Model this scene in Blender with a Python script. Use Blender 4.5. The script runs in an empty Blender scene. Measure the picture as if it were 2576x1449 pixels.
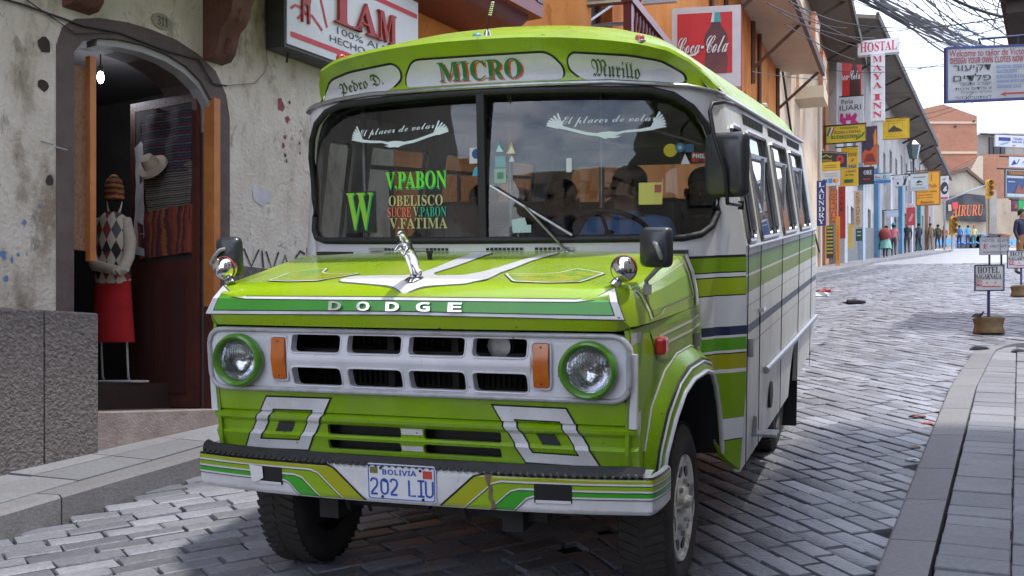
import bpy, bmesh, math, random
from mathutils import Vector, Matrix
from mathutils.geometry import tessellate_polygon
R_ = math.radians
random.seed(7)
S = bpy.context.scene
COL = S.collection

# ------------------------------------------------------------------ camera, sky, sun, exposure
cam = bpy.data.cameras.new('camera'); camo = bpy.data.objects.new('camera', cam); COL.objects.link(camo)
cam.sensor_width = 36; cam.lens = 40.476; cam.shift_y = 0.0928; cam.clip_start = .05; cam.clip_end = 2000
camo.location = (0, 0, 0); camo.rotation_euler = (R_(90), 0, 0)
S.camera = camo
SUN = Vector((.31, -.05, 1.0)).normalized()
w = bpy.data.worlds.new("World"); S.world = w; w.use_nodes = True
nt = w.node_tree; N = nt.nodes; N.clear()
def nd(tree, t, **k):
    n = tree.nodes.new(t)
    for a, v in k.items():
        if a in n.inputs: n.inputs[a].default_value = v
        else: setattr(n, a, v)
    return n
sky = nd(nt, 'ShaderNodeTexSky', sky_type='NISHITA', sun_disc=False, sun_elevation=math.asin(SUN.z),
         sun_rotation=math.atan2(SUN.x, SUN.y), altitude=3600, air_density=1.0, dust_density=1.5)
tc = nd(nt, 'ShaderNodeTexCoord'); mp = nd(nt, 'ShaderNodeMapping'); mp.inputs['Scale'].default_value = (1, 1, 3.0)
nz = nd(nt, 'ShaderNodeTexNoise', Scale=2.6, Detail=6.0, Roughness=.6)
rp = nd(nt, 'ShaderNodeValToRGB'); rp.color_ramp.elements[0].position = .34; rp.color_ramp.elements[1].position = .62
mx = nd(nt, 'ShaderNodeMixRGB'); mx.inputs[2].default_value = (7.6, 8.0, 9.2, 1)
bg = nd(nt, 'ShaderNodeBackground', Strength=.15); out = nd(nt, 'ShaderNodeOutputWorld')
L = nt.links.new
L(tc.outputs['Generated'], mp.inputs[0]); L(mp.outputs[0], nz.inputs['Vector']); L(nz.outputs[0], rp.inputs[0])
L(rp.outputs[0], mx.inputs[0]); L(sky.outputs[0], mx.inputs[1]); L(mx.outputs[0], bg.inputs[0]); L(bg.outputs[0], out.inputs[0])
sl = bpy.data.lights.new('sun', 'SUN'); sl.energy = 1.7; sl.angle = R_(2.5); sl.color = (1, .96, .88)
so = bpy.data.objects.new('sun', sl); COL.objects.link(so); so.rotation_euler = (-SUN).to_track_quat('-Z', 'Y').to_euler()
S.view_settings.view_transform = 'Standard'; S.view_settings.look = 'None'
S.view_settings.exposure = 1.24; S.view_settings.gamma = 1
S.render.engine = 'CYCLES'
S.cycles.max_bounces = 8; S.cycles.transparent_max_bounces = 16; S.cycles.use_denoising = True
S.cycles.sample_clamp_indirect = 6

# ------------------------------------------------------------------ helpers
def W(px, py, y):                       # a point of the place, given its bearing and its distance down the street
    return Vector(((px - 1287.5) / 2895 * y, y, (963.4 - py) / 2895 * y))
def gz(x, y):                           # height of the sloping street
    if y > 18: return .9326 + .0166 * x + .125 * (min(y, 100) - 18)
    return -1.762 + .0166 * x + .1497 * y
def lerp(x, pts):
    x = abs(x)
    for (a, b), (c, d) in zip(pts, pts[1:]):
        if x <= c: return b + (d - b) * (x - a) / (c - a) if c > a else b
    return pts[-1][1]

MATS = {}
def M(name, col, rough=.6, metal=0., var=.0, scale=6., bump=0., bscale=60., col2=None, coat=0., detail=5., lo=.35, hi=.7, emit=0., wear=0.):
    """painted / plain surface with an uneven second tone"""
    if name in MATS: return MATS[name]
    m = bpy.data.materials.new(name); m.use_nodes = True; t = m.node_tree; b = t.nodes['Principled BSDF']
    b.inputs['Roughness'].default_value = rough; b.inputs['Metallic'].default_value = metal
    b.inputs['Coat Weight'].default_value = coat; b.inputs['Coat Roughness'].default_value = .12
    c = (*col, 1)
    co = nd(t, 'ShaderNodeTexCoord')
    if var or col2:
        c2 = (*(col2 or [k * (1 - var) for k in col]), 1)
        n = nd(t, 'ShaderNodeTexNoise', Scale=scale, Detail=detail, Roughness=.65)
        r = nd(t, 'ShaderNodeValToRGB'); r.color_ramp.elements[0].position = lo; r.color_ramp.elements[1].position = hi
        r.color_ramp.elements[0].color = c; r.color_ramp.elements[1].color = c2
        t.links.new(co.outputs['Object'], n.inputs['Vector']); t.links.new(n.outputs[0], r.inputs[0]); t.links.new(r.outputs[0], b.inputs['Base Color'])
    else: b.inputs['Base Color'].default_value = c
    if wear:                           # road dust in soft patches and small chips in the paint
        src = b.inputs['Base Color'].links[0].from_socket if b.inputs['Base Color'].links else None
        d = nd(t, 'ShaderNodeTexNoise', Scale=2.3, Detail=9.0, Roughness=.7); dr_ = nd(t, 'ShaderNodeMapRange'); dr_.inputs[1].default_value = .45; dr_.inputs[2].default_value = .8; dr_.inputs[4].default_value = .36 * wear
        q = nd(t, 'ShaderNodeTexNoise', Scale=34.0, Detail=4.0, Roughness=.6); qr = nd(t, 'ShaderNodeValToRGB'); qr.color_ramp.elements[0].position = .715 - .02 * wear; qr.color_ramp.elements[1].position = .735 - .02 * wear
        m1 = nd(t, 'ShaderNodeMixRGB'); m1.inputs[1].default_value = c; m1.inputs[2].default_value = (.30, .27, .22, 1); m2 = nd(t, 'ShaderNodeMixRGB'); m2.inputs[2].default_value = (.10, .055, .035, 1)
        lk = t.links.new; lk(co.outputs['Object'], d.inputs['Vector']); lk(co.outputs['Object'], q.inputs['Vector']); lk(d.outputs[0], dr_.inputs[0]); lk(q.outputs[0], qr.inputs[0]); lk(dr_.outputs[0], m1.inputs[0])
        if src: lk(src, m1.inputs[1])
        lk(m1.outputs[0], m2.inputs[1]); lk(qr.outputs[0], m2.inputs[0]); lk(m2.outputs[0], b.inputs['Base Color'])
        ro = nd(t, 'ShaderNodeMapRange'); ro.inputs[1].default_value = .35; ro.inputs[2].default_value = .8; ro.inputs[3].default_value = rough * .8; ro.inputs[4].default_value = rough + .3; lk(d.outputs[0], ro.inputs[0]); lk(ro.outputs[0], b.inputs['Roughness'])
    if bump:
        n2 = nd(t, 'ShaderNodeTexNoise', Scale=bscale, Detail=4.0); bp = nd(t, 'ShaderNodeBump', Strength=bump, Distance=.02)
        t.links.new(co.outputs['Object'], n2.inputs['Vector']); t.links.new(n2.outputs[0], bp.inputs['Height']); t.links.new(bp.outputs[0], b.inputs['Normal'])
    if emit:
        b.inputs['Emission Color'].default_value = c; b.inputs['Emission Strength'].default_value = emit
    MATS[name] = m
    return m
def M_ramp(name, stops, axis=2, rough=.3, coat=.3, grime=.25, spec=.5):
    """paint that changes in bands along one axis of the thing"""
    m = bpy.data.materials.new(name); m.use_nodes = True; t = m.node_tree; b = t.nodes['Principled BSDF']
    b.inputs['Roughness'].default_value = rough; b.inputs['Coat Weight'].default_value = coat; b.inputs['Coat Roughness'].default_value = .15; b.inputs['Specular IOR Level'].default_value = spec
    co = nd(t, 'ShaderNodeTexCoord'); sp = nd(t, 'ShaderNodeSeparateXYZ'); mr = nd(t, 'ShaderNodeMapRange')
    lo, hi = stops[0][0], stops[-1][0] + .3
    mr.inputs['From Min'].default_value = lo; mr.inputs['From Max'].default_value = hi
    r = nd(t, 'ShaderNodeValToRGB'); cr = r.color_ramp; cr.interpolation = 'CONSTANT'
    for i, (z, c) in enumerate(stops):
        e = cr.elements[0] if i == 0 else cr.elements[1] if i == 1 else cr.elements.new((z - lo) / (hi - lo))
        e.position = (z - lo) / (hi - lo); e.color = (*c, 1)
    n = nd(t, 'ShaderNodeTexNoise', Scale=5.0, Detail=7.0, Roughness=.7)
    mp = nd(t, 'ShaderNodeMapping'); mp.inputs['Scale'].default_value = (1, 1, .35)
    r2 = nd(t, 'ShaderNodeValToRGB'); r2.color_ramp.elements[0].position = .45; r2.color_ramp.elements[1].position = .8
    mul = nd(t, 'ShaderNodeMath', operation='MULTIPLY'); mul.inputs[1].default_value = grime
    mix = nd(t, 'ShaderNodeMixRGB'); mix.inputs[2].default_value = (.12, .11, .09, 1)
    l = t.links.new
    l(co.outputs['Object'], sp.inputs[0]); l(sp.outputs[axis], mr.inputs[0]); l(mr.outputs[0], r.inputs[0])
    l(co.outputs['Object'], mp.inputs[0]); l(mp.outputs[0], n.inputs['Vector']); l(n.outputs[0], r2.inputs[0]); l(r2.outputs[0], mul.inputs[0])
    l(mul.outputs[0], mix.inputs[0]); l(r.outputs[0], mix.inputs[1]); l(mix.outputs[0], b.inputs['Base Color'])
    return m
def M_glass(name, tint=(.8, .85, .83), refl=1.0):
    m = bpy.data.materials.new(name); m.use_nodes = True; t = m.node_tree; t.nodes.clear()
    o = nd(t, 'ShaderNodeOutputMaterial'); mx = nd(t, 'ShaderNodeMixShader'); tr = nd(t, 'ShaderNodeBsdfTransparent', Color=(*tint, 1))
    g = nd(t, 'ShaderNodeBsdfGlossy', Roughness=.02); fr = nd(t, 'ShaderNodeFresnel', IOR=1.52)
    mu = nd(t, 'ShaderNodeMath', operation='MULTIPLY_ADD', use_clamp=True); mu.inputs[1].default_value = refl; mu.inputs[2].default_value = .03
    l = t.links.new
    l(fr.outputs[0], mu.inputs[0]); l(mu.outputs[0], mx.inputs[0]); l(tr.outputs[0], mx.inputs[1]); l(g.outputs[0], mx.inputs[2]); l(mx.outputs[0], o.inputs[0])
    return m

class MB:
    """collects faces, builds ONE mesh object"""
    def __init__(s): s.v = []; s.f = []; s.m = []
    def add(s, vs, fs, mi=0):
        k = len(s.v); s.v += [tuple(p) for p in vs]; s.f += [tuple(i + k for i in f) for f in fs]; s.m += [mi] * len(fs); return s
    def box(s, c, d, mi=0, R=None):
        c = Vector(c); h = [k / 2 for k in d]; vs = []
        for x in (-1, 1):
            for y in (-1, 1):
                for z in (-1, 1):
                    p = Vector((x * h[0], y * h[1], z * h[2]))
                    vs.append(c + (R @ p if R else p))
        return s.add(vs, [(0, 1, 3, 2), (4, 6, 7, 5), (0, 4, 5, 1), (2, 3, 7, 6), (0, 2, 6, 4), (1, 5, 7, 3)], mi)
    def tube(s, pts, r, n=8, mi=0, caps=True):
        pts = [Vector(p) for p in pts]; rr = r if isinstance(r, (list, tuple)) else [r] * len(pts); rings = []
        up = None
        for i, p in enumerate(pts):
            d = (pts[min(i + 1, len(pts) - 1)] - pts[max(i - 1, 0)])
            d = d.normalized() if d.length > 1e-9 else Vector((0, 0, 1))
            if up is None: up = d.orthogonal().normalized()
            up = (up - d * up.dot(d)); up = up.normalized() if up.length > 1e-6 else d.orthogonal().normalized()
            bi = d.cross(up)
            rings.append([p + (up * math.cos(a) + bi * math.sin(a)) * rr[i] for a in [2 * math.pi * k / n for k in range(n)]])
        vs = [q for g in rings for q in g]; fs = []
        for i in range(len(pts) - 1):
            for k in range(n): fs.append((i * n + k, i * n + (k + 1) % n, (i + 1) * n + (k + 1) % n, (i + 1) * n + k))
        if caps: fs.append(tuple(range(n - 1, -1, -1))); fs.append(tuple((len(pts) - 1) * n + k for k in range(n)))
        return s.add(vs, fs, mi)
    def ring(s, pts, r, n=6, mi=0):     # closed tube
        pts = [Vector(p) for p in pts]; k = len(pts); vs = []; fs = []
        for i, p in enumerate(pts):
            d = (pts[(i + 1) % k] - pts[i - 1]).normalized(); a = d.cross(Vector((.013, .02, 1)))
            if a.length < .2: a = d.cross(Vector((0, 1, .01)))
            a.normalize(); b = d.cross(a)
            vs += [p + (a * math.cos(t) + b * math.sin(t)) * r for t in [2 * math.pi * q / n for q in range(n)]]
        for i in range(k):
            j = (i + 1) % k
            for q in range(n): fs.append((i * n + q, i * n + (q + 1) % n, j * n + (q + 1) % n, j * n + q))
        return s.add(vs, fs, mi)
    def lathe(s, prof, T=None, n=24, mi=0, close=False):   # prof: (r, h) about local Z
        vs = []; fs = []
        for r, h in prof:
            for k in range(n):
                a = 2 * math.pi * k / n; p = Vector((r * math.cos(a), r * math.sin(a), h)); vs.append(T @ p if T else p)
        for i in range(len(prof) - 1):
            for k in range(n): fs.append((i * n + k, i * n + (k + 1) % n, (i + 1) * n + (k + 1) % n, (i + 1) * n + k))
        return s.add(vs, fs, mi)
    def ball(s, c, r, n=12, mi=0, R=None):
        c = Vector(c); r = r if isinstance(r, (tuple, list)) else (r, r, r); m = n // 2 + 1
        vs = []; fs = []
        for i in range(m + 1):
            t = math.pi * i / m
            for k in range(n):
                a = 2 * math.pi * k / n; p = Vector((r[0] * math.sin(t) * math.cos(a), r[1] * math.sin(t) * math.sin(a), r[2] * math.cos(t)))
                vs.append(c + (R @ p if R else p))
        for i in range(m):
            for k in range(n): fs.append((i * n + k, (i + 1) * n + k, (i + 1) * n + (k + 1) % n, i * n + (k + 1) % n))
        return s.add(vs, fs, mi)
    def grid(s, rows, mi=0, closed=False):
        n = len(rows[0]); fs = []
        for i in range(len(rows) - 1):
            for k in range(n if closed else n - 1): fs.append((i * n + k, i * n + (k + 1) % n, (i + 1) * n + (k + 1) % n, (i + 1) * n + k))
        return s.add([p for r in rows for p in r], fs, mi)
    def prism(s, poly, f, t0, t1, mi=0):     # poly 2-D, f(a, b, t) -> point
        n = len(poly); vs = [f(a, b, t0) for a, b in poly] + [f(a, b, t1) for a, b in poly]
        tri = tessellate_polygon([[Vector((a, b, 0)) for a, b in poly]])
        fs = [tuple(t) for t in tri] + [tuple(i + n for i in reversed(t)) for t in tri]
        fs += [(i, (i + 1) % n, (i + 1) % n + n, i + n) for i in range(n)]
        return s.add(vs, fs, mi)
    def build(s, name, mats, parent=None, smooth=None, fix=True):
        me = bpy.data.meshes.new(name); me.from_pydata(s.v, [], s.f)
        mats = mats if isinstance(mats, (list, tuple)) else [mats]
        for m in mats: me.materials.append(m)
        for p, mi in zip(me.polygons, s.m): p.material_index = mi
        me.validate()
        if fix:
            b = bmesh.new(); b.from_mesh(me); bmesh.ops.remove_doubles(b, verts=b.verts, dist=1e-5)
            bmesh.ops.recalc_face_normals(b, faces=b.faces); b.to_mesh(me); b.free()
        if smooth is not None:
            me.shade_smooth(); me.set_sharp_from_angle(angle=R_(smooth))
        o = bpy.data.objects.new(name, me); COL.objects.link(o)
        if parent: o.parent = parent
        return o
def empty(name, loc=(0, 0, 0), rz=0, mat=None):
    o = bpy.data.objects.new(name, None); COL.objects.link(o); o.empty_display_size = .2
    if mat is not None: o.matrix_world = mat
    else: o.location = loc; o.rotation_euler = (0, 0, rz)
    return o
def tag(o, label=None, cat=None, group=None, kind=None):
    if label: o['label'] = label
    if cat: o['category'] = cat
    if group: o['group'] = group
    if kind: o['kind'] = kind
    return o

def panel(name, polys, fn, mat, parent=None, cuts=((), ()), off=.0, thick=0., smooth=None, cut_edges=None):
    """flat shapes (outer line, then holes) laid on a surface fn(a, b, offset)"""
    b = bmesh.new()
    for lines in polys:
        pts = [[Vector((p[0], p[1], 0)) for p in ln] for ln in lines]; flat = [p for ln in pts for p in ln]
        vs = [b.verts.new(p) for p in flat]
        for t in tessellate_polygon(pts):
            if len(set(t)) == 3:
                try: b.faces.new([vs[i] for i in t])
                except ValueError: pass
    for ax, cs in enumerate(cuts):
        for c in cs:
            co = Vector((c, 0, 0)) if ax == 0 else Vector((0, c, 0)); no = Vector((1, 0, 0)) if ax == 0 else Vector((0, 1, 0))
            bmesh.ops.bisect_plane(b, geom=b.verts[:] + b.edges[:] + b.faces[:], plane_co=co, plane_no=no)
    b.verts.index_update(); P = [(v.co.x, v.co.y) for v in b.verts]; F = [[v.index for v in f.verts] for f in b.faces]
    E = [[v.index for v in e.verts] for e in b.edges if len(e.link_faces) == 1]; b.free()
    mb = MB(); k = len(P); vs = [fn(x, y, off) for x, y in P]
    if thick:
        vs += [fn(x, y, off - thick) for x, y in P]
        F = F + [[i + k for i in reversed(f)] for f in F] + [[a, c, c + k, a + k] for a, c in E]
    mb.add(vs, F)
    return mb.build(name, mat, parent, smooth, fix=bool(thick))
def rr(x0, z0, x1, z1, r=.01, n=4):
    if x1 < x0: x0, x1 = x1, x0
    if z1 < z0: z0, z1 = z1, z0
    return rpoly([(x0, z0), (x1, z0), (x1, z1), (x0, z1)], r, n)
def rpoly(P, r, n=4):
    o = []
    for i, p in enumerate(P):
        p = Vector(p); a = Vector(P[i - 1]) - p; b = Vector(P[(i + 1) % len(P)]) - p
        q = min(r, a.length * .48, b.length * .48)
        A, B = p + a.normalized() * q, p + b.normalized() * q
        for k in range(n + 1):
            t = k / n; o.append(tuple(A * (1 - t) ** 2 + p * 2 * t * (1 - t) + B * t * t))
    return o
def grow(P, d):                       # offset a closed outline outwards by d
    n = len(P); ar = sum(P[i - 1][0] * P[i][1] - P[i][0] * P[i - 1][1] for i in range(n)); s = 1 if ar > 0 else -1; o = []
    for i in range(n):
        a, p, c = Vector(P[i - 1]), Vector(P[i]), Vector(P[(i + 1) % n]); e = (p - a); f = (c - p)
        if e.length < 1e-9 or f.length < 1e-9: o.append(P[i]); continue
        e.normalize(); f.normalize()
        n1 = Vector((e.y, -e.x)) * s; n2 = Vector((f.y, -f.x)) * s; m = n1 + n2
        k = m.dot(n1)
        o.append(tuple(p + m * (d / max(k, .5))))
    return o
def ribbon(P, wd):                    # an open line given a width
    Lq, Rq = [], []
    for i, p in enumerate(P):
        a = Vector(P[max(i - 1, 0)]); c = Vector(P[min(i + 1, len(P) - 1)]); d = (c - a).normalized(); n = Vector((-d.y, d.x)) * wd / 2
        Lq.append(tuple(Vector(p) + n)); Rq.append(tuple(Vector(p) - n))
    return Lq + Rq[::-1]
def mir(P): return [(-a, b) for a, b in P][::-1]

STY = {'serif': (0x1D400, 0x1D41A), 'frak': (0x1D56C, 0x1D586), 'script': (0x1D4D0, 0x1D4EA), 'sans': (0x1D5D4, 0x1D5EE), 'ital': (0x1D468, 0x1D482)}
def styled(s, st):
    if st not in STY: return s
    u, l = STY[st]; dg = {'serif': 0x1D7CE, 'sans': 0x1D7EC}.get(st)
    return ''.join(chr(u + ord(c) - 65) if 'A' <= c <= 'Z' else chr(l + ord(c) - 97) if 'a' <= c <= 'z' else chr(dg + ord(c) - 48) if dg and c.isdigit() else c for c in s)
TC = {}
def glyphs(s, st):
    k = (s, st)
    if k not in TC:
        c = bpy.data.curves.new('t', 'FONT'); c.body = styled(s, st); c.resolution_u = 3
        o = bpy.data.objects.new('t', c); me = o.to_mesh()
        P = [(v.co.x, v.co.y) for v in me.vertices]; F = [tuple(p.vertices) for p in me.polygons]
        o.to_mesh_clear(); bpy.data.objects.remove(o); bpy.data.curves.remove(c)
        x0 = min(p[0] for p in P); x1 = max(p[0] for p in P); y0 = min(p[1] for p in P); y1 = max(p[1] for p in P)
        TC[k] = ([((a - x0) / (x1 - x0), (b - y0) / (y1 - y0)) for a, b in P], F)
    return TC[k]
def text(s, quad, fn, mat, parent, st='sans', off=.004, cuts=((), ()), thick=0, name='lettering'):
    """s laid into quad ((x0,z0) bottom left, bottom right, top right, top left) or box (x0,z0,x1,z1)"""
    P, F = glyphs(s, st)
    if len(quad) == 4 and not isinstance(quad[0], (tuple, list)):
        x0, z0, x1, z1 = quad; quad = [(x0, z0), (x1, z0), (x1, z1), (x0, z1)]
    q = [Vector(p) for p in quad]
    def bi(a, b): return (q[0] * (1 - a) + q[1] * a) * (1 - b) + (q[3] * (1 - a) + q[2] * a) * b
    b = bmesh.new(); vs = [b.verts.new((*bi(x, y), 0)) for x, y in P]
    for f in F:
        try: b.faces.new([vs[i] for i in f])
        except ValueError: pass
    bmesh.ops.remove_doubles(b, verts=b.verts, dist=1e-6)
    for ax, cs in enumerate(cuts):
        for c in cs:
            bmesh.ops.bisect_plane(b, geom=b.verts[:] + b.edges[:] + b.faces[:], plane_co=(c, 0, 0) if ax == 0 else (0, c, 0), plane_no=(1, 0, 0) if ax == 0 else (0, 1, 0))
    b.verts.index_update(); P2 = [tuple(v.co[:2]) for v in b.verts]; F2 = [[v.index for v in f.verts] for f in b.faces]
    E = [[v.index for v in e.verts] for e in b.edges if len(e.link_faces) == 1]; b.free()
    vs = [fn(x, y, off) for x, y in P2]; k = len(vs)
    if thick:
        vs += [fn(x, y, off - thick) for x, y in P2]; F2 = F2 + [[i + k for i in reversed(f)] for f in F2] + [[a, c, c + k, a + k] for a, c in E]
    return MB().add(vs, F2).build(name, mat, parent, fix=bool(thick))

def figure(name, J, B, mats, parent=None, levels=1):
    """one continuous skinned body. J: name -> (point, radius); B: (joint, joint, material index)"""
    me = bpy.data.meshes.new(name); ks = list(J); idx = {k: i for i, k in enumerate(ks)}
    me.from_pydata([J[k][0] for k in ks], [(idx[a], idx[b]) for a, b, _ in B], [])
    o = bpy.data.objects.new(name, me); COL.objects.link(o)
    mod = o.modifiers.new('s', 'SKIN'); mod.use_smooth_shade = True
    for i, k in enumerate(ks):
        r = J[k][1]; sv = me.skin_vertices[0].data[i]; sv.radius = (r, r) if not isinstance(r, tuple) else r; sv.use_root = (i == 0)
    sub = o.modifiers.new('u', 'SUBSURF'); sub.levels = levels; sub.render_levels = levels
    bpy.context.view_layer.update()
    nm = bpy.data.meshes.new_from_object(o.evaluated_get(bpy.context.evaluated_depsgraph_get()))
    o.modifiers.clear(); o.data = nm; bpy.data.meshes.remove(me); nm.name = name; nm.materials.clear()
    for m in mats: nm.materials.append(m)
    seg = [(Vector(J[a][0]), Vector(J[b][0]), mi) for a, b, mi in B]
    for p in nm.polygons:
        c = p.center; best = None
        for a, b, mi in seg:
            d = b - a; t = max(0, min(1, (c - a).dot(d) / max(d.length_squared, 1e-9))); q = (c - a - d * t).length
            if best is None or q < best[0]: best = (q, mi)
        p.material_index = best[1]
    nm.shade_smooth()
    if parent: o.parent = parent
    return o

# ------------------------------------------------------------------ shared materials
LIME = (.25, .45, .003); LIME_D = (.20, .36, .004); GRN = (.035, .34, .02); OLV = (.38, .37, .008); WHT = (.74, .74, .76); BLK = (.012, .012, .014); NVY = (.015, .03, .09)
m_lime = M('lime_paint', LIME, .28, var=.22, scale=3.5, coat=.25, col2=(.19, .34, .008), detail=8, wear=1.)
m_hood = M('hood_paint', (.28, .47, .003), .25, scale=2.4, coat=.5, col2=(.34, .45, .004), detail=8, wear=.6)
m_green = M('green_paint', GRN, .3, scale=3, coat=.4, col2=(.075, .40, .03))
m_olive = M('yellow_green_paint', OLV, .3, scale=4, coat=.4, col2=(.33, .42, .015))
m_limeb = M('bright_lime_paint', (.28, .46, .012), .3, var=.15, scale=4, coat=.4)
m_white = M('white_paint', WHT, .35, var=.22, scale=5, coat=.2, wear=.6)
m_black = M('black_paint', BLK, .4)
m_rubber = M('black_rubber', (.022, .022, .024), .6, var=.4, scale=12, bump=.15, bscale=40)
m_tyre = M('tyre_rubber', (.03, .029, .029), .8, scale=10, col2=(.05, .045, .04), bump=.2, bscale=30)
m_chrome = M('chrome', (.75, .75, .77), .06, 1.)
m_steel = M('dull_steel', (.45, .45, .46), .35, .9, var=.3, scale=20)
m_dark = M('dark_metal', (.02, .019, .018), .7, var=.4, scale=8)
m_amber = M('amber_lens', (.62, .15, .012), .2, coat=.6, var=.3, scale=14)
m_red = M('red_lens', (.5, .02, .015), .2, coat=.6)
m_gl = M_glass('clear_glass', (.74, .79, .78), 1.15); m_gl2 = M_glass('window_glass', (.72, .76, .76), 1.3); m_gl3 = M_glass('darkened_glass', (.34, .35, .34), 1.0)  # third tint is darkened to cut the orange light through far and rear panes
# ================================================================== THE MINIBUS (local axes: x to its left side, y to its tail, z up)
BUSM = Matrix.Translation((-.45228, 4.72383, -1.0017)) @ (Matrix.Rotation(R_(-19.047), 4, 'Z') @ Matrix.Rotation(R_(8.358), 4, 'X') @ Matrix.Rotation(R_(1.879), 4, 'Y'))
bus = empty('minibus', mat=BUSM)
tag(bus, 'old lime green and white minibus with painted stripes driving down the cobbled street', 'minibus')
FC = [(0, 1.06), (.2, 1.067), (.4, 1.09), (.6, 1.125), (.8, 1.175), (.94, 1.225), (1.0, 1.27), (1.045, 1.33), (1.07, 1.40), (1.08, 1.48)]
SX = [(0, 1.15), (.37, 1.165), (.8, 1.19), (1.1, 1.19), (1.5, 1.18), (2.1, 1.08), (2.2, 1.06), (2.3, 1.04)]
sx = lambda z: lerp(z, SX)
FXC = sorted([a for a, _ in FC[1:-1]] + [-a for a, _ in FC[1:-1]] + [0])
def f_front(x, z, o=0):               # front wall of the cab
    e = .004; g = (lerp(x + e, FC) - lerp(x - e, FC)) / (2 * e) if abs(x) > .004 else 0
    n = Vector((g, -1.0, 0)).normalized(); ax = abs(x)
    if ax > 1.063: ax = 1.063 + (ax - 1.063) / .017 * (sx(z) - 1.063)
    return Vector((math.copysign(ax, x), lerp(x, FC), z)) + n * o
def f_ws(x, z, o=0):                  # the windscreen leans back and curves towards its top
    return f_front(x, z, o) + Vector((0, .055 * max(0, (z - 1.55) / .65) ** 2, 0))
def f_side(sgn): return lambda y, z, o=0: Vector((sgn * (sx(z) + o), y, z))

paint_front = M_ramp('striped_front_paint', [(.2, LIME_D), (.557, BLK), (.563, WHT), (.664, LIME_D), (.887, BLK), (.892, WHT), (.906, OLV), (.984, BLK), (.989, WHT), (1.0, (.10, .36, .01)), (1.058, BLK), (1.063, WHT), (1.073, NVY), (1.112, BLK), (1.115, WHT), (1.124, BLK), (1.128, WHT), (1.258, BLK), (1.265, (.36, .48, .01)), (1.345, BLK), (1.352, WHT), (1.368, BLK), (1.376, LIME_D), (1.446, BLK), (1.456, WHT)], grime=.12)
SW = (.64, .64, .62)
paint_side = M_ramp('striped_side_paint', [(.2, SW), (.80, (.2, .21, .2)), (.804, SW), (.92, (.25, .26, .25)), (.924, SW), (1.0, (.25, .26, .25)), (1.004, SW), (1.07, (.06, .08, .13)), (1.11, SW), (1.2, (.3, .32, .28)), (1.204, SW), (1.265, (.20, .27, .015)), (1.345, (.6, .6, .56)), (1.355, (.13, .25, .008)), (1.438, (.06, .08, .03)), (1.447, SW)], rough=.38, coat=0, grime=.5, spec=.22)

# -- cab front with windscreen opening
WSO = [(0, 1.545), (.93, 1.545), (1.0, 1.56), (1.04, 1.595), (1.06, 1.66), (1.063, 1.75), (1.058, 1.88), (1.045, 1.97), (1.015, 2.06), (.96, 2.135), (.88, 2.19), (.78, 2.215), (.5, 2.226), (.2, 2.232), (0, 2.233)]
WSH = WSO + mir(WSO)[1:-1]
outer = [(-1.08, .40), (-1.058, .56), (-1.052, .75), (-1.046, .92), (-1.0, 1.02), (-.90, 1.15), (-.88, 1.36), (.88, 1.36), (.90, 1.15), (1.0, 1.02), (1.046, .92), (1.052, .75), (1.058, .56), (1.08, .40), (1.08, 2.21), (.9, 2.24), (.6, 2.262), (-.6, 2.262), (-.9, 2.24), (-1.08, 2.21)]
panel('cab_front', [[outer, WSH]], f_front, paint_front, bus, (FXC, (.8, 1.1, 1.5)), 0, .03, 40)
panel('cowl_panel', [[[(-.88, 1.36), (.88, 1.36), (.88, 1.0), (-.88, 1.0)]]], f_front, m_dark, bus, (FXC, ()), -.005, .01)
# louvres on the cowl
for g0 in (-.62, -.36, .02, .26):
    lv = MB(); lv.box(f_front(g0 + .084, 1.503, .001), (.19, .003, .016), 1)
    for k in range(9):
        x = g0 + k * .021; lv.box(f_front(x, 1.503, .003), (.014, .006, .012))
    lv.build('cowl_vent', [m_black, m_steel], bus)
gk = MB(); ring = [f_front(x, z, .004) for x, z in WSH]
dense = []
for i in range(len(WSH)):
    a, c = Vector(WSH[i - 1]), Vector(WSH[i]); q = max(1, int((c - a).length / .06))
    dense += [f_front(*(a + (c - a) * (k / q)), .003) for k in range(q)]
gk.ring(dense, .017, 8); gk.build('windscreen_gasket', m_rubber, bus, 60)
panel('windscreen_pillar', [[[(-.018, 1.55), (.018, 1.55), (.018, 2.23), (-.018, 2.23)]]], f_front, m_rubber, bus, ((), ()), .016, .04)
half = [(.012, 1.545)] + WSO[1:-1] + [(.012, 2.233)]
WZ = (1.65, 1.75, 1.85, 1.95, 2.05, 2.12, 2.18)
ws_r = panel('windscreen', [[half]], f_ws, m_gl, bus, (FXC, WZ), -.006, 0, 60)
ws_l = panel('windscreen', [[mir(half)]], f_ws, m_gl, bus, (FXC, WZ), -.006, 0, 60)

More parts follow.
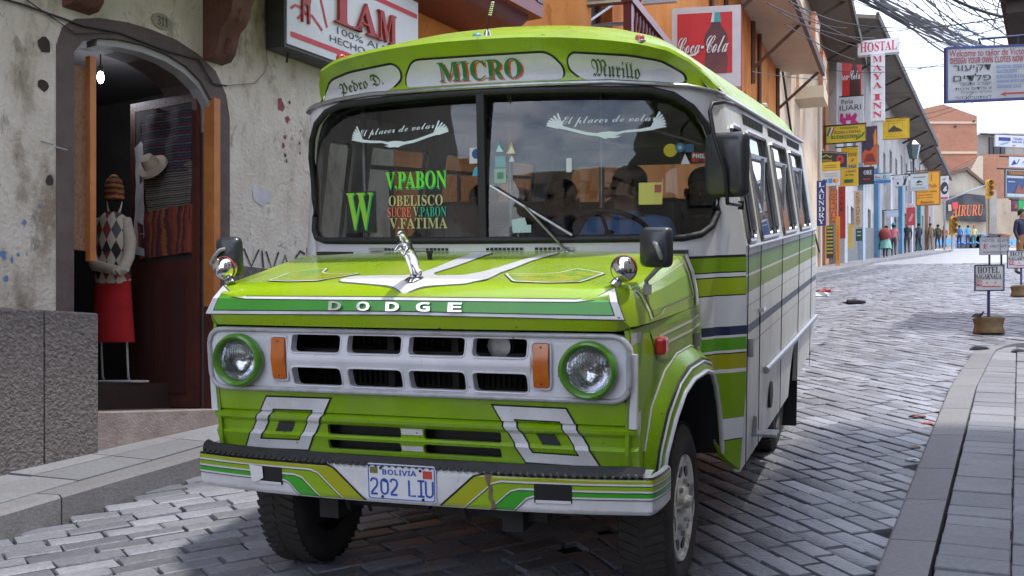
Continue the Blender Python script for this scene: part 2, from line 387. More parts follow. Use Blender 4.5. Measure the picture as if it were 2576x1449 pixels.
# -- side walls, real window openings
WIN = [(1.56, 1.87), (2.09, 2.945), (3.24, 4.10), (4.41, 5.30)]
def win_out(y0, y1): return rpoly([(y0, 1.515), (y1, 1.515), (y1, 2.075), (y0, 2.075)], .05, 3)
arch = [(3.90, .385), (3.905, .55), (3.96, .67), (4.06, .745), (4.28, .745), (4.40, .66), (4.47, .54), (4.49, .41)]
for sg in (1, -1):
    fs = f_side(sg)
    outl = [(1.48, .39)] + arch + [(5.86, .50), (5.90, .8), (5.84, 1.4), (5.70, 2.2), (1.48, 2.215)]
    panel('side_panel', [[outl] + [win_out(a, b) for a, b in WIN]], fs, paint_side, bus, ((), (.8, 1.1, 1.5)), 0, .03, 40)
    for a, b in WIN:
        fr = MB(); fr.ring([fs(y, z, .004) for y, z in win_out(a, b)], .013, 6)
        if b - a > .5:
            zb = 1.955 - .004
            fr.box(fs((a + b) / 2, zb, -.004), (.022, b - a, .026)); fr.box(fs((a + b) / 2 - .02, 1.735, -.006), (.02, .03, .42))
        o = fr.build('window_frame', m_steel if sg > 0 else m_dark, bus, 50)
        panel('pane', [[win_out(a, b)]], fs, m_gl2 if sg > 0 else m_gl3, o, ((), ()), -.012)
    mo = MB(); mo.tube([fs(2.2, .80, .012), fs(3.84, .78, .014), fs(5.8, .765, .012)], .021, 8); mo.build('side_moulding', m_steel, bus, 60)
    for y in (1.50, 2.0, 3.1, 4.25, 5.36): MB().box(fs(y, .95, .002), (.004, .007, 1.1)).build('panel_seam', m_dark, bus)
    rib = MB(); rib.tube([fs(1.5, 1.49, .008), fs(5.78, 1.49, .008)], .010, 6); rib.build('waist_rail', m_steel, bus, 60)
# vent pattern above the side windows
for y0, y1 in WIN[1:]:
    k = y0; vp = MB(); vp.box(f_side(1)((y0 + y1) / 2, 2.135, .0015), (.004, y1 - y0, .062), 1)
    while k < y1: vp.box(f_side(1)(k + .02, 2.135, .004), (.006, .035, .05)); k += .062
    vp.build('vent_row', [m_dark, m_steel], bus)
fs = f_side(1)
c = MB(); T = Matrix.Translation(fs(2.62, .60, .0)) @ Matrix.Rotation(R_(90), 4, 'Y'); c.lathe([(.0, .014), (.075, .014), (.08, .006), (.08, 0)], T, 20); c.build('fuel_cap', m_rubber, bus, 40)
c = MB(); c.box(fs(1.95, .50, .06), (.13, .15, .014)); c.box(fs(1.9, .55, .012), (.022, .04, .10)); c.build('footstep', m_steel, bus)
c = MB(); c.box(fs(1.56, 1.0, .012), (.03, .06, .09)); c.build('door_hinge', m_steel, bus)
c = MB(); c.box(fs(2.0, 1.15, .015), (.025, .10, .022)); c.build('door_handle', m_chrome, bus)
panel('rear_wall', [[[(-1.05, .45), (1.05, .45), (1.05, 2.2), (-1.05, 2.2)], rr(-.85, 1.5, .85, 2.05, .08)]], lambda x, z, o=0: Vector((x * sx(z) / 1.05, 5.76 + o, z)), m_lime, bus, ((), (1.5,)), 0, .02)
panel('rear_window', [[rr(-.85, 1.5, .85, 2.05, .08)]], lambda x, z, o=0: Vector((x * sx(z) / 1.05, 5.75, z)), m_gl3, bus)

# -- roof with its front brow
BT = [(0, .965, 2.458), (.2, .968, 2.457), (.43, .985, 2.445), (.6, 1.01, 2.428), (.75, 1.05, 2.407), (.87, 1.13, 2.378), (.945, 1.25, 2.338), (1.0, 1.36, 2.29), (1.045, 1.48, 2.235)]
RB = [(0, 2.262), (.6, 2.262), (.9, 2.24), (1.08, 2.205)]
RS = [(0, 2.597), (.3, 2.586), (.55, 2.556), (.75, 2.498), (.87, 2.42), (.96, 2.34), (1.02, 2.265), (1.06, 2.205)]
def brow(i):
    a = BT[min(abs(i), 8)]; s = -1 if i < 0 else 1; return Vector((s * a[0], a[1], a[2]))
def bottom(i):
    a = BT[min(abs(i), 8)]; s = -1 if i < 0 else 1; x = a[0] * 1.08 / 1.045
    return Vector((s * x * sx(2.24) / 1.08, lerp(x, FC) - .004, lerp(x, RB)))
def rsec(i, y, dz=0):
    t = [0, .2, .43, .6, .75, .87, .95, 1.01, 1.06][min(abs(i), 8)]; s = -1 if i < 0 else 1; return Vector((s * t, y, lerp(t, RS) + dz))
AXS = [0, .08, .16, .24, .32, .4, .48, .56, .64, .72, .78, .83, .87, .91, .945, .98, 1.01, 1.045]; NA = len(AXS) - 1
def ax_(i): return math.copysign(AXS[abs(i)], i)
def brow(i): a = AXS[abs(i)]; return Vector((ax_(i), lerp(a, [(q[0], q[1]) for q in BT]), lerp(a, [(q[0], q[2]) for q in BT])))
def bottom(i): a = AXS[abs(i)]; return Vector((ax_(i) * sx(2.24) / 1.08, lerp(a, FC) - .004, lerp(a, RB)))
def rsec(i, y, dz=0): t = AXS[abs(i)] * 1.06 / 1.045; return Vector((math.copysign(t, i), y, lerp(t, RS) + dz))
I9 = range(-NA, NA + 1); rows = []
for v in (0, .2, .4, .6, .8, .92, 1): rows.append([bottom(i).lerp(brow(i), v) + Vector((0, .050 * math.sin(math.pi * v ** .8) if v < 1 else 0, 0)) for i in I9])
rows.append([brow(i) + Vector((0, .012, .016)) for i in I9]); rows.append([brow(i) + Vector((0, .05, .012)) for i in I9])
rows.append([brow(i).lerp(rsec(i, 1.5), .35) + Vector((0, 0, .010)) for i in I9]); rows.append([brow(i).lerp(rsec(i, 1.55), .75) + Vector((0, 0, .012)) for i in I9])
for y in (1.6, 2.6, 3.6, 4.6, 5.3): rows.append([rsec(i, y) for i in I9])
rows.append([rsec(i, 5.62, -.03) for i in I9]); rows.append([rsec(i, 5.76, -.12) if abs(i) < NA else rsec(i, 5.76) for i in I9]); rows.append([Vector((rsec(i, 0).x, 5.77, 2.2)) for i in I9])
m_roof = M('roof_paint_glare', (.34, .53, .01), .3, scale=4, coat=.3, col2=(.24, .36, .02), detail=8, lo=.5, hi=.75, wear=1.)  # paler than the body lime: whitish glare put into the roof colour
rf = MB(); rf.grid(rows); roof = rf.build('roof', m_roof, bus, 40)
rl = MB(); rl.tube([f_front(x, lerp(x, RB) - .004, .012) for x in [k * .06 for k in range(-17, 18)] + [1.07]] if 0 else [f_front(s, lerp(s, RB) - .006, .012) for s in [-1.08, -1.07, -1.045, -1.0, -.94, -.8, -.6, -.4, -.2, 0, .2, .4, .6, .8, .94, 1.0, 1.045, 1.07, 1.08]], .011, 6)
for sg in (1, -1): rl.tube([f_side(sg)(1.47, 2.203, .012), f_side(sg)(5.7, 2.197, .012)], .011, 6)
rl.build('drip_rail', m_steel, bus, 60)
# rust patches on the brow
m_rust = M('rust', (.16, .06, .02), .8, var=.5, scale=30)
def f_brow(x, z, o=0):                # painted header between rail and brow
    s = -1 if x < 0 else 1; ax = abs(x)
    zb = lerp(ax, RB); tb = lerp(ax, [(a[0], a[2]) for a in BT]); v = max(0, min(1, (z - zb) / (tb - zb)))
    yb = lerp(ax, FC) - .004; yt = lerp(ax, [(a[0], a[1]) for a in BT])
    xx = ax * (1 - v) * sx(2.24) / 1.08 + ax * v
    return Vector((s * xx, yb * (1 - v) + yt * v + .050 * math.sin(math.pi * v ** .8) - o, z))
BC = (sorted([k * .08 for k in range(-13, 14)]), (2.26, 2.3, 2.34, 2.38))
def board(P, nm):
    panel('sign_outline', [[grow(P, .009)]], f_brow, m_black, bus, BC, .004)
    return panel(nm, [[P]], f_brow, M('sign_white', (.72, .73, .75), .4, var=.12, scale=7), bus, BC, .007)
mb_ = rpoly([(-.40, 2.274), (.40, 2.274), (.40, 2.325), (.34, 2.390), (-.34, 2.390), (-.40, 2.325)], .04)
murb = rpoly([(.50, 2.268), (.90, 2.236), (.945, 2.25), (.93, 2.285), (.84, 2.335), (.70, 2.36), (.45, 2.382), (.425, 2.36), (.43, 2.32)], .03)
b1 = board(mb_, 'destination_board'); b2 = board(murb, 'destination_board'); b3 = board(mir(murb), 'destination_board')
text('MICRO', (-.207, 2.283, .213, 2.369), f_brow, M('orange_letter', (.65, .10, .02), .4), b1, 'serif', .009, BC, name='letter_shadow')
text('MICRO', (-.216, 2.290, .204, 2.376), f_brow, M('green_letter', (.015, .20, .045), .4), b1, 'serif', .0115, BC)
m_fr = M('olive_letter', (.07, .13, .01), .4)
text('Murillo', [(.535, 2.284), (.755, 2.262), (.745, 2.334), (.53, 2.360)], f_brow, m_fr, b2, 'frak', .010, BC)
text('Pedro D.', [(-.81, 2.252), (-.53, 2.286), (-.535, 2.354), (-.805, 2.320)], f_brow, m_fr, b3, 'frak', .010, BC)
ru = MB()
for i in range(26):
    x = random.uniform(-.5, .9); z = lerp(x, [(a[0], a[2]) for a in BT]); y = lerp(x, [(a[0], a[1]) for a in BT]); r = random.uniform(.004, .013)
    p = Vector((x, y, z)) + Vector((0, .052 + random.uniform(0, .12), 0)); p.z += .016 + (p.y - y - .05) * .12
    ru.add([p + Vector((math.cos(a) * r * random.uniform(.6, 1.8), math.sin(a) * r, .0035 + math.sin(a) * r * .12)) for a in [k * 1.05 for k in range(6)]], [(0, 1, 2, 3, 4, 5)])
ru.build('rust_spot', m_rust, bus, fix=False)
def marker(x, y, z, mat):
    c = MB(); T = Matrix.Translation((x, y, z)) @ Matrix.Scale(.74, 4); c.lathe([(.036, 0), (.036, .012), (.030, .016)], T, 14, 0); c.lathe([(.030, .014), (.030, .034), (.022, .046), (.0, .05)], T, 14, 1)
    return c.build('marker_light', [m_steel, mat], bus, 50)
marker(-.735, 1.09, 2.415, m_red); marker(.752, 1.09, 2.415, M('pink_lens', (.6, .12, .07), .2, coat=.5)); marker(.0, 1.03, 2.46, M('blue_lens', (.1, .35, .5), .2, coat=.5)); marker(.88, 4.7, 2.40, M('pale_lens', (.6, .5, .4), .3))
c = MB(); c.lathe([(.016, 0), (.016, .03), (.009, .045)], Matrix.Translation((.045, 1.04, 2.462)), 10, 0)
an = [(.045, 1.04, 2.50), (.055, 1.04, 2.56), (.075, 1.04, 2.64), (.13, 1.04, 2.85), (.2, 1.05, 3.1)]
c.tube(an, .003, 6, 1)
for k in range(7): c.ring([(.0605 + k * .0024 + .007 * math.cos(t), 1.04 + .007 * math.sin(t), 2.575 + k * .009) for t in [q * .785 for q in range(8)]], .0022, 5, 0)
c.build('antenna', [m_chrome, m_dark], bus, 50)

# -- bonnet
PR = [(.116, 1.222), (.100, 1.272), (.112, 1.335), (.132, 1.360), (.16, 1.375), (.20, 1.385), (.33, 1.395), (.57, 1.418), (.85, 1.452), (1.06, 1.475)]
HW = [(.1, .872), (.16, .875), (.33, .905), (.57, .93), (.85, .95), (1.06, .965)]
HT = [(.112, 1.335)] + PR[3:]
def hz(x, y): return lerp(y, HT) + .022 * max(0, 1 - (x / .9) ** 2) * min(1, max(0, (y - .11) / .12))
rows = []
def hrow(y, z, w_, kind):
    r = []
    for s in (-1, 1):
        dp = max(.02, z - (1.232 + .012 * y)); side = [(w_ + .012, -.09 * dp), (w_ + .032, -.35 * dp), (w_ + .05, -.73 * dp), (w_ + .055, -dp)] if kind == 'top' else [(w_ + .012, .0), (w_ + .026, 0), (w_ + .036, 0), (w_ + .04, 0)]
        sp = []
        for i, (x, dz) in enumerate(side):
            zz = z + dz if kind == 'top' else z - (z - 1.222) * (.08, .3, .65, 1)[i]
            yy = y if kind == 'top' else y + (.012, .03, .05, .065)[i]
            sp.append(Vector((s * x, yy, max(zz, 1.222 + .02 * min(1, max(0, y - .1))))))
        if s < 0: L_ = sp[::-1]
        else: R__ = sp
    mid = []
    for k in range(-10, 11):
        x = k / 10 * w_
        if kind == 'top': mid.append(Vector((x, y, hz(x, y))))
        else:
            up = .022 * max(0, (abs(x) / w_ - .75) / .25) ** 2 if z > 1.3 else -.012 * (x / w_) ** 2 + .012 if 1.25 < z < 1.3 else 0
            mid.append(Vector((x, y - .02 * (1 - (x / w_) ** 2), z + up)))
    return L_ + mid + R__
hb = MB(); rows = []
rows.append([v + Vector((0, .10, .004)) for v in hrow(.116, 1.222, .86, 'f')])
rows.append(hrow(.116, 1.222, .868, 'f')); rows.append(hrow(.098, 1.272, .885, 'f')); rows.append(hrow(.112, 1.335, .845, 'f'))
for y in (.138, .165, .2, .26, .33, .45, .57, .72, .85, 1.0, 1.10): rows.append(hrow(y, lerp(y, HT), lerp(y, HW) - (.03 if y < .15 else .015 if y < .17 else 0), 'top'))
hb.grid(rows); bonnet = hb.build('bonnet', m_hood, bus, 50)
def f_hood(x, y, o=0): return Vector((x, y, hz(x, y) + o))
def f_band(x, z, o=0):
    w_ = .88; v = (z - 1.272) / (1.335 - 1.272)
    y = (.098 + (.112 - .098) * v) if v <= 1 else .112 + (z - 1.335) * 1.0
    if z < 1.272: y = .098 + (1.272 - z) * .36
    return Vector((x, y - .02 * (1 - min(1, abs(x) / w_) ** 2) - o, z))
HC = ([k * .1 for k in range(-9, 10)], (.14, .165, .2, .26, .33, .45, .57, .72, .85)); BN = ([k * .1 for k in range(-9, 10)], (1.272, 1.335))
# green front band with white and black lining
bandO = [(-.915, 1.268), (-.5, 1.274), (0, 1.279), (.5, 1.274), (.915, 1.268), (.862, 1.385), (.80, 1.352), (.72, 1.343), (.4, 1.345), (0, 1.346), (-.4, 1.345), (-.72, 1.343), (-.80, 1.352), (-.862, 1.385)]
bandG = [(-.873, 1.287), (-.5, 1.290), (0, 1.294), (.5, 1.290), (.873, 1.287), (.846, 1.352), (.79, 1.338), (.72, 1.331), (.4, 1.331), (0, 1.332), (-.4, 1.331), (-.72, 1.331), (-.79, 1.338), (-.846, 1.352)]
panel('band_outline', [[grow(bandO, .003)]], f_band, m_black, bonnet, BN, .003); panel('band_lining', [[bandO]], f_band, m_white, bonnet, BN, .0045)
panel('band_outline', [[grow(bandG, .004)]], f_band, m_black, bonnet, BN, .006); panel('green_band', [[bandG]], f_band, m_green, bonnet, BN, .0075)
for ch, x in zip('DODGE', (-.285, -.158, -.028, .105, .240)):
    text(ch, (x - .029, 1.294, x + .029, 1.329), f_band, m_chrome, bonnet, 'sans', .021, thick=.014, name='badge_letter')
# white wing marking on the bonnet top
wing = rpoly([(-.335, .20), (-.10, .165), (-.055, .155), (0, .118), (.055, .155), (.10, .165), (.25, .185), (.312, .235), (.305, .43), (.338, .74), (.40, .98), (.365, .98), (.288, .76), (.215, .435), (.17, .345), (.05, .33), (.015, .40), (.055, .72), (.08, .98), (-.02, .98), (-.035, .72), (-.045, .40), (-.085, .33), (-.20, .335), (-.335, .32)], .025, 3)
panel('wing_outline', [[grow(wing, .005)]], f_hood, M('grey_line', (.16, .17, .16), .4), bonnet, HC, .0025); panel('wing_marking', [[wing]], f_hood, M('bonnet_white', (.80, .81, .84), .25, var=.08, scale=9, coat=.4), bonnet, HC, .004)
for s in (1, -1):
    fl = [(.33, .41), (.43, .215), (.58, .212), (.70, .25), (.74, .50), (.59, .60), (.545, .47), (.49, .42)]
    fl = rpoly(fl if s > 0 else mir(fl), .02, 3)
    panel('flash_outline', [[grow(fl, .004)]], f_hood, m_black, bonnet, HC, .0025); panel('flash_lining', [[fl]], f_hood, m_white, bonnet, HC, .0035); panel('flash_marking', [[grow(fl, -.011)]], f_hood, M('flash_paint', (.42, .46, .01), .25, scale=5, col2=(.16, .42, .02), coat=.4, lo=.45, hi=.55), bonnet, HC, .0045)
def f_hside(y, t, o=0):               # side of the bonnet, t = 0 top edge .. 1 seam
    wv = lerp(y, HW); dp = lerp(y, HT) - (1.232 + .012 * y); q = [(0, 0), (.032, -.35 * dp), (.05, -.73 * dp), (.055, -dp)]; k = min(2, int(t * 3)); u = t * 3 - k
    return Vector((wv + q[k][0] * (1 - u) + q[k + 1][0] * u + o, y, lerp(y, HT) + q[k][1] * (1 - u) + q[k + 1][1] * u + o * .5))
HS = ((.3, .45, .6, .75, .9), (.333, .667))
P = [(.30, .18), (.98, .12), (1.0, .75), (.52, .74), (.48, .88), (.36, .90)]
panel('side_lining', [[grow(P, .014), P[::-1]]], f_hside, m_white, bonnet, HS, .004); panel('side_flash', [[grow(P, -.03)]], f_hside, M('side_flash_paint', (.3, .43, .015), .3, scale=4, col2=(.16, .38, .03), coat=.4), bonnet, HS, .003)
panel('rear_lining', [[[(1.03, .0), (1.09, .0), (1.09, 1.0), (1.03, 1.0)]]], f_hside, m_white, bonnet, ((), (.333, .667)), .005)

# -- bonnet mascot: a chrome rearing animal
c = MB(); c.lathe([(.0, .02), (.035, .018), (.05, .008), (.055, 0)], Matrix.Translation((0, .24, 1.402)) @ Matrix.Diagonal((.8, 1.1, 1, 1)), 20)
mbase = c.build('mascot_base', m_chrome, bus, 50)
figure('mascot', {'hip': ((0, .225, 1.455), 0.0261), 'bel': ((0, .205, 1.50), 0.0247), 'che': ((0, .165, 1.545), 0.0275), 'nk': ((0, .135, 1.58), 0.0174), 'hd': ((0, .115, 1.603), 0.0159), 'sn': ((0, .085, 1.598), 0.0087),
    'l1': ((.012, .255, 1.43), 0.0145), 'l2': ((.014, .235, 1.412), 0.0116), 'r1': ((-.012, .255, 1.43), 0.0145), 'r2': ((-.014, .235, 1.412), 0.0116), 'a1': ((.014, .125, 1.535), 0.0101), 'a2': ((.014, .10, 1.51), 0.0072), 'b1': ((-.016, .12, 1.55), 0.0101), 'b2': ((-.02, .09, 1.53), 0.0072), 't1': ((0, .27, 1.462), 0.0087), 't2': ((0, .30, 1.44), 0.0058)},
    [('hip', 'bel', 0), ('bel', 'che', 0), ('che', 'nk', 0), ('nk', 'hd', 0), ('hd', 'sn', 0), ('hip', 'l1', 0), ('l1', 'l2', 0), ('hip', 'r1', 0), ('r1', 'r2', 0), ('che', 'a1', 0), ('a1', 'a2', 0), ('che', 'b1', 0), ('b1', 'b2', 0), ('hip', 't1', 0), ('t1', 't2', 0)], [m_chrome], bus, 1)
c = MB(); c.tube([(-.17, .80, 1.45), (-.17, .80, 1.495)], .012, 8); c.box((-.165, .79, 1.50), (.03, .012, .012)); c.build('washer_jet', m_dark, bus)

# -- grille surround
def f_gr(x, z, o=0):
    return Vector((x, .128 - .03 * max(0, 1 - abs(z - 1.081) / .10) * (1 if abs(x) < .535 else max(0, 1 - (abs(x) - .535) / .02)) + .02 * max(0, abs(x) - .6) ** 2 - o, z))
gout = rr(-.93, .945, .93, 1.207, .075, 6); holes = []
for s in (1, -1):
    for xa, xb in ((.014, .262), (.29, .523)):
        for za, zb in ((1.109, 1.188), (.968, 1.052)): holes.append(rr(s * xa, za, s * xb, zb, .022, 3))
    holes.append([(s * .772 + .098 * math.cos(t), 1.072 + .098 * math.sin(t)) for t in [k * math.pi / 12 for k in range(24)]])
m_grille = M('grille_paint', (.76, .76, .81), .34, var=.15, scale=6, coat=.2, wear=.5)
gr = panel('grille', [[gout] + holes], f_gr, m_grille, bus, ((-.555, -.535, .535, .555), (.98, 1.081, 1.18)), 0, .05, 35)
c = MB(); c.ring([f_gr(x, z, .004) for x, z in rr(-.925, .95, .925, 1.202, .075, 8)], .011, 8); c.build('grille_rim', M('rim_grey', (.5, .5, .54), .3, var=.3, scale=14, coat=.3), gr, 60)
c = MB()
for h in holes:
    if len(h) < 24: c.ring([f_gr(x, z, .001) for x, z in h], .004, 5)
c.build('opening_bead', m_grille, gr, 60)
c = MB(); c.box((0, .46, 1.08), (1.3, .02, .36), 0)
for k in range(46): c.box((-.56 + k * .025, .44, 1.08), (.006, .02, .28), 1)
c.box((-.13, .27, 1.08), (.03, .02, .27), 1); c.box((.16, .27, 1.08), (.03, .02, .27), 1); c.lathe([(.0, 0), (.05, 0), (.055, -.03), (.02, -.05)], Matrix.Translation((.36, .24, 1.14)) @ Matrix.Rotation(R_(90), 4, 'X'), 14, 2)
c.build('radiator', [m_dark, M('radiator_fin', (.016, .011, .009), .7), m_steel], bus)
m_lens = M('headlamp_glass', (.62, .64, .68), .05, .85, scale=60, col2=(.16, .17, .19), detail=3, bump=.22, bscale=85)
m_hlg = M_glass('lamp_glass', (.88, .9, .92), 1.6)
_t = m_hlg.node_tree; _w = nd(_t, 'ShaderNodeTexWave', Scale=26.0, Distortion=3.0); _w.bands_direction = 'X'; _c = nd(_t, 'ShaderNodeTexCoord'); _b = nd(_t, 'ShaderNodeBump', Strength=.35, Distance=.01); _t.links.new(_c.outputs['Object'], _w.inputs[0]); _t.links.new(_w.outputs[1], _b.inputs['Height'])
for _n in _t.nodes:
    if _n.type == 'BSDF_GLOSSY': _t.links.new(_b.outputs[0], _n.inputs['Normal'])
for s in (1, -1):
    T = Matrix.Translation((s * .772, .10, 1.072)) @ Matrix.Rotation(R_(90), 4, 'X')
    c = MB()
    def rim(r, hx): return [Vector((r * (1 + (.05 * max(0, math.cos(t * 1) * -s) ** 6 if hx else 0)) * math.cos(t), r * math.sin(t), 0)) for t in [k * math.pi / 20 for k in range(40)]]
    prof = [(.112, -.02, 1), (.115, .006, 1), (.110, .024, 1), (.102, .030, 0), (.091, .022, 0), (.087, -.01, 0)]
    c.grid([[T @ (p + Vector((0, 0, h))) for p in rim(r, hx)] for r, h, hx in prof], closed=True)
    hl = c.build('headlight', M('bezel_green', (.09, .27, .02), .3, var=.25, scale=12, coat=.5), bus, 60)
    c = MB(); c.lathe([(.088, -.010), (.080, -.028), (.062, -.050), (.040, -.066), (.02, -.074), (.0, -.076)], T, 32); c.build('reflector', M('reflector_silver', (.80, .80, .82), .10, 1., bump=.10, bscale=70), hl, 60)
    c = MB(); c.ball(T @ Vector((0, 0, -.045)), .014, 10); c.lathe([(.008, -.075), (.008, -.05)], T, 8); c.build('filament_bulb', m_steel, hl, 60)
    c = MB(); c.lathe([(.0, .018), (.03, .0165), (.06, .010), (.08, -.001), (.088, -.009)], T, 32); c.build('lens', m_hlg, hl, 60)
    c = MB(); c.lathe([(.086, -.008), (.089, -.002), (.092, -.008)], T, 32); c.build('lens_ring', m_chrome, hl, 60)
    am = rr(s * .548, .997, s * .61, 1.170, .008, 2)
    def f_am(x, z, o=0): return Vector((x, .122 - .018 * max(0, 1 - abs(z - 1.083) / .095) - o, z))
    a = panel('indicator', [[am]], f_am, m_amber, bus, ((), (1.083,)), .012, .02, 40)
    c = MB(); c.ring([f_am(x, z, .004) for x, z in grow(am, .006)], .005, 5); c.build('indicator_rim', m_grille, a, 60)
    c = MB()
    for z in (1.012, 1.156): c.lathe([(.004, 0), (.004, .003), (0, .003)], Matrix.Translation((s * .579, .108, z)) @ Matrix.Rotation(R_(90), 4, 'X'), 8)
    c.build('screw', m_dark, a)

# -- valance under the grille
VP = [(.66, .178), (.70, .168), (.735, .156), (.748, .150), (.762, .165), (.80, .160), (.818, .140), (.832, .137), (.842, .156), (.846, .164), (.852, .152), (.93, .145), (.95, .148)]
def f_val(x, z, o=0):
    y = [b for b in [lerp(z, VP)]][0]
    return Vector((x, y + .03 * max(0, (abs(x) - .86) / .09) ** 2 - o, z))
VC = (sorted([k * .1 for k in range(-9, 10)] + [-.93, .93]), [a for a, _ in VP[1:-1]])
vh = [rr(s * .052, za, s * .39, zb, .010, 3) for s in (1, -1) for za, zb in ((.757, .801), (.694, .736))]
val = panel('valance', [[[(-.948, .66), (.948, .66), (.948, .843), (.905, .85), (.905, .945), (-.905, .945), (-.905, .85), (-.948, .843)]] + vh], f_val, m_lime, bus, VC, 0, .02, 30)
for z0, z1 in ((.772, .798), (.703, .726)): panel('white_patch', [[[(-.048, z0), (.048, z0), (.048, z1), (-.048, z1)]]], f_val, m_white, val, VC, .003)
panel('slot_backing', [[rr(-.45, .68, .45, .82, .01)]], lambda x, z, o=0: Vector((x, .24, z)), m_black, val)
for s in (1, -1):
    q = [(.366, .912), (.667, .910), (.796, .680), (.492, .684)]
    def pt(u, v): return tuple((Vector(q[0]) * (1 - u) + Vector(q[1]) * u) * (1 - v) + (Vector(q[3]) * (1 - u) + Vector(q[2]) * u) * v)
    fm = lambda P: P if s > 0 else mir(P)
    o_ = fm([pt(0, 0), pt(1, 0), pt(1, 1), pt(0, 1)]); i_ = fm([pt(.18, .22), pt(.82, .22), pt(.82, .82), pt(.18, .82)])
    panel('frame_outline', [[grow(o_, .007), grow(i_, -.006)]], f_val, m_black, val, VC, .003); panel('frame_marking', [[o_, i_]], f_val, m_white, val, VC, .0045)
    panel('square_marking', [[fm([pt(.38, .46), pt(.64, .46), pt(.64, .66), pt(.38, .66)])]], f_val, M('dark_square', (.03, .035, .04), .5), val, VC, .0035)
    c = MB(); c.box((s * .928, .165, .985), (.040, .03, .29), 0); c.build('corner_strip', m_white, bus)

# -- bumper
def by(x): return .048 + .09 * min(1.2, abs(x) / 1.02) ** 3
def f_bump(x, z, o=0):
    ax = abs(x); s = 1 if x >= 0 else -1
    if ax <= .98: p = Vector((x, by(x), z)); n = Vector((s * .26 * (ax / 1.02) ** 2, -1, 0)).normalized()
    else:
        t = min(1, (ax - .98) / .24); a = t * math.pi / 2; p = Vector((s * (.98 + .06 * math.sin(a)), by(.98) + .06 * (1 - math.cos(a)) + max(0, ax - 1.08) * .9, z)); n = Vector((s * math.sin(a), -math.cos(a) - .02, 0)).normalized()
    zz = (z - .583) / .078; return p + n * (o - .012 * max(0, abs(zz) - .8) / .2)
BX = (sorted([k * .1 for k in range(-9, 10)] + [s * k for s in (1, -1) for k in (.98, 1.01, 1.04, 1.07, 1.1, 1.14, 1.18)]), (.515, .53, .64, .65))
bh = [rr(.559, .548, .709, .625, .006, 2), rr(-.709, .548, -.559, .625, .006, 2)]
bmp = panel('bumper', [[rr(-1.28, .505, 1.28, .661, .012, 2)] + bh], f_bump, m_white, bus, BX, 0, .012, 40)
panel('bumper_backing', [[rr(-.75, .53, .75, .64, .01)]], lambda x, z, o=0: Vector((x, by(x) + .10, z)), m_black, bmp)
panel('bumper_top', [[[(-1.0, .0), (1.0, 0), (1.0, .10), (-1.0, .10)]]], lambda x, t, o=0: Vector((x, by(x) + t + .004, .657 + .1 * t)), m_white, bmp, (BX[0], ()), 0, .006)
for s in (1, -1):
    def line(pts): return [(s * a, b) for a, b in pts]
    Y = [(1.26, .652), (.345, .652), (.31, .642), (.165, .511)]; O1 = [(1.26, .627), (.425, .627), (.39, .617), (.270, .511)]
    G1 = [(1.26, .600), (.50, .600), (.465, .590), (.378, .511)]; W1 = [(1.26, .572), (.555, .572), (.53, .563), (.478, .511)]
    for P, Q, mt, nm in ((Y, O1, m_olive, 'yellow_stripe'), (O1, G1, m_limeb, 'lime_stripe'), (G1, W1, m_green, 'green_stripe')):
        poly = line(P + Q[::-1]); hx = [bh[0] if s > 0 else bh[1]]
        # cut round the tow opening: keep parts left and right of it
        panel(nm, [[poly]], f_bump, mt, bmp, BX, .0022)
    for P in (Y, O1, G1, W1):
        panel('stripe_line', [[ribbon(line(P), .008)]], f_bump, m_white if P is not Y else m_black, bmp, BX, .0034)
        panel('stripe_line', [[ribbon(line([(a - .002, b - .005) for a, b in P] if P is not Y else [(a, b) for a, b in P]), .003)]], f_bump, m_black, bmp, BX, .0042)
    panel('tow_opening', [[rr(s * .559, .548, s * .709, .625, .006, 2)]], f_bump, m_black, bmp, BX, .0052)
    panel('opening_lip', [[rr(s * .565, .548, s * .705, .560, .003, 2)]], f_bump, m_white, bmp, BX, .0062)
panel('torn_flap', [[[(-.722, .626), (-.655, .624), (-.652, .575), (-.672, .563), (-.70, .552), (-.712, .56), (-.716, .59)]]], f_bump, M('paper_white', (.75, .75, .76), .6, var=.1), bmp, BX, .012, .002)
panel('rust_scar', [[[(.355, .655), (.388, .654), (.378, .62), (.392, .59), (.386, .56), (.405, .53), (.402, .508), (.38, .506), (.385, .53), (.372, .56), (.374, .60), (.362, .63)]]], f_bump, M('scar', (.22, .15, .10), .8, var=.5, scale=25), bmp, BX, .0056)
tz = []; n = 66
for k in range(n):
    a = -.99 + 1.98 * k / n; b = -.99 + 1.98 * (k + .55) / n; tz += [(a, .664), ((a + b) / 2, .658), (b, .664), (b + .004, .674)]
tread = tz + [(.99, .672), (.99, .690), (.93, .694), (-.95, .696), (-1.0, .704), (-1.02, .69)]
panel('tread_strip', [[tread]], lambda x, z, o=0: f_bump(x, .6, .012 + o) + Vector((0, (z - .664) * 1.1 if z > .664 else 0, z - .6)), m_rubber, bmp, ([k * .1 for k in range(-10, 11)], (.675, .69)), 0, .014, 40)
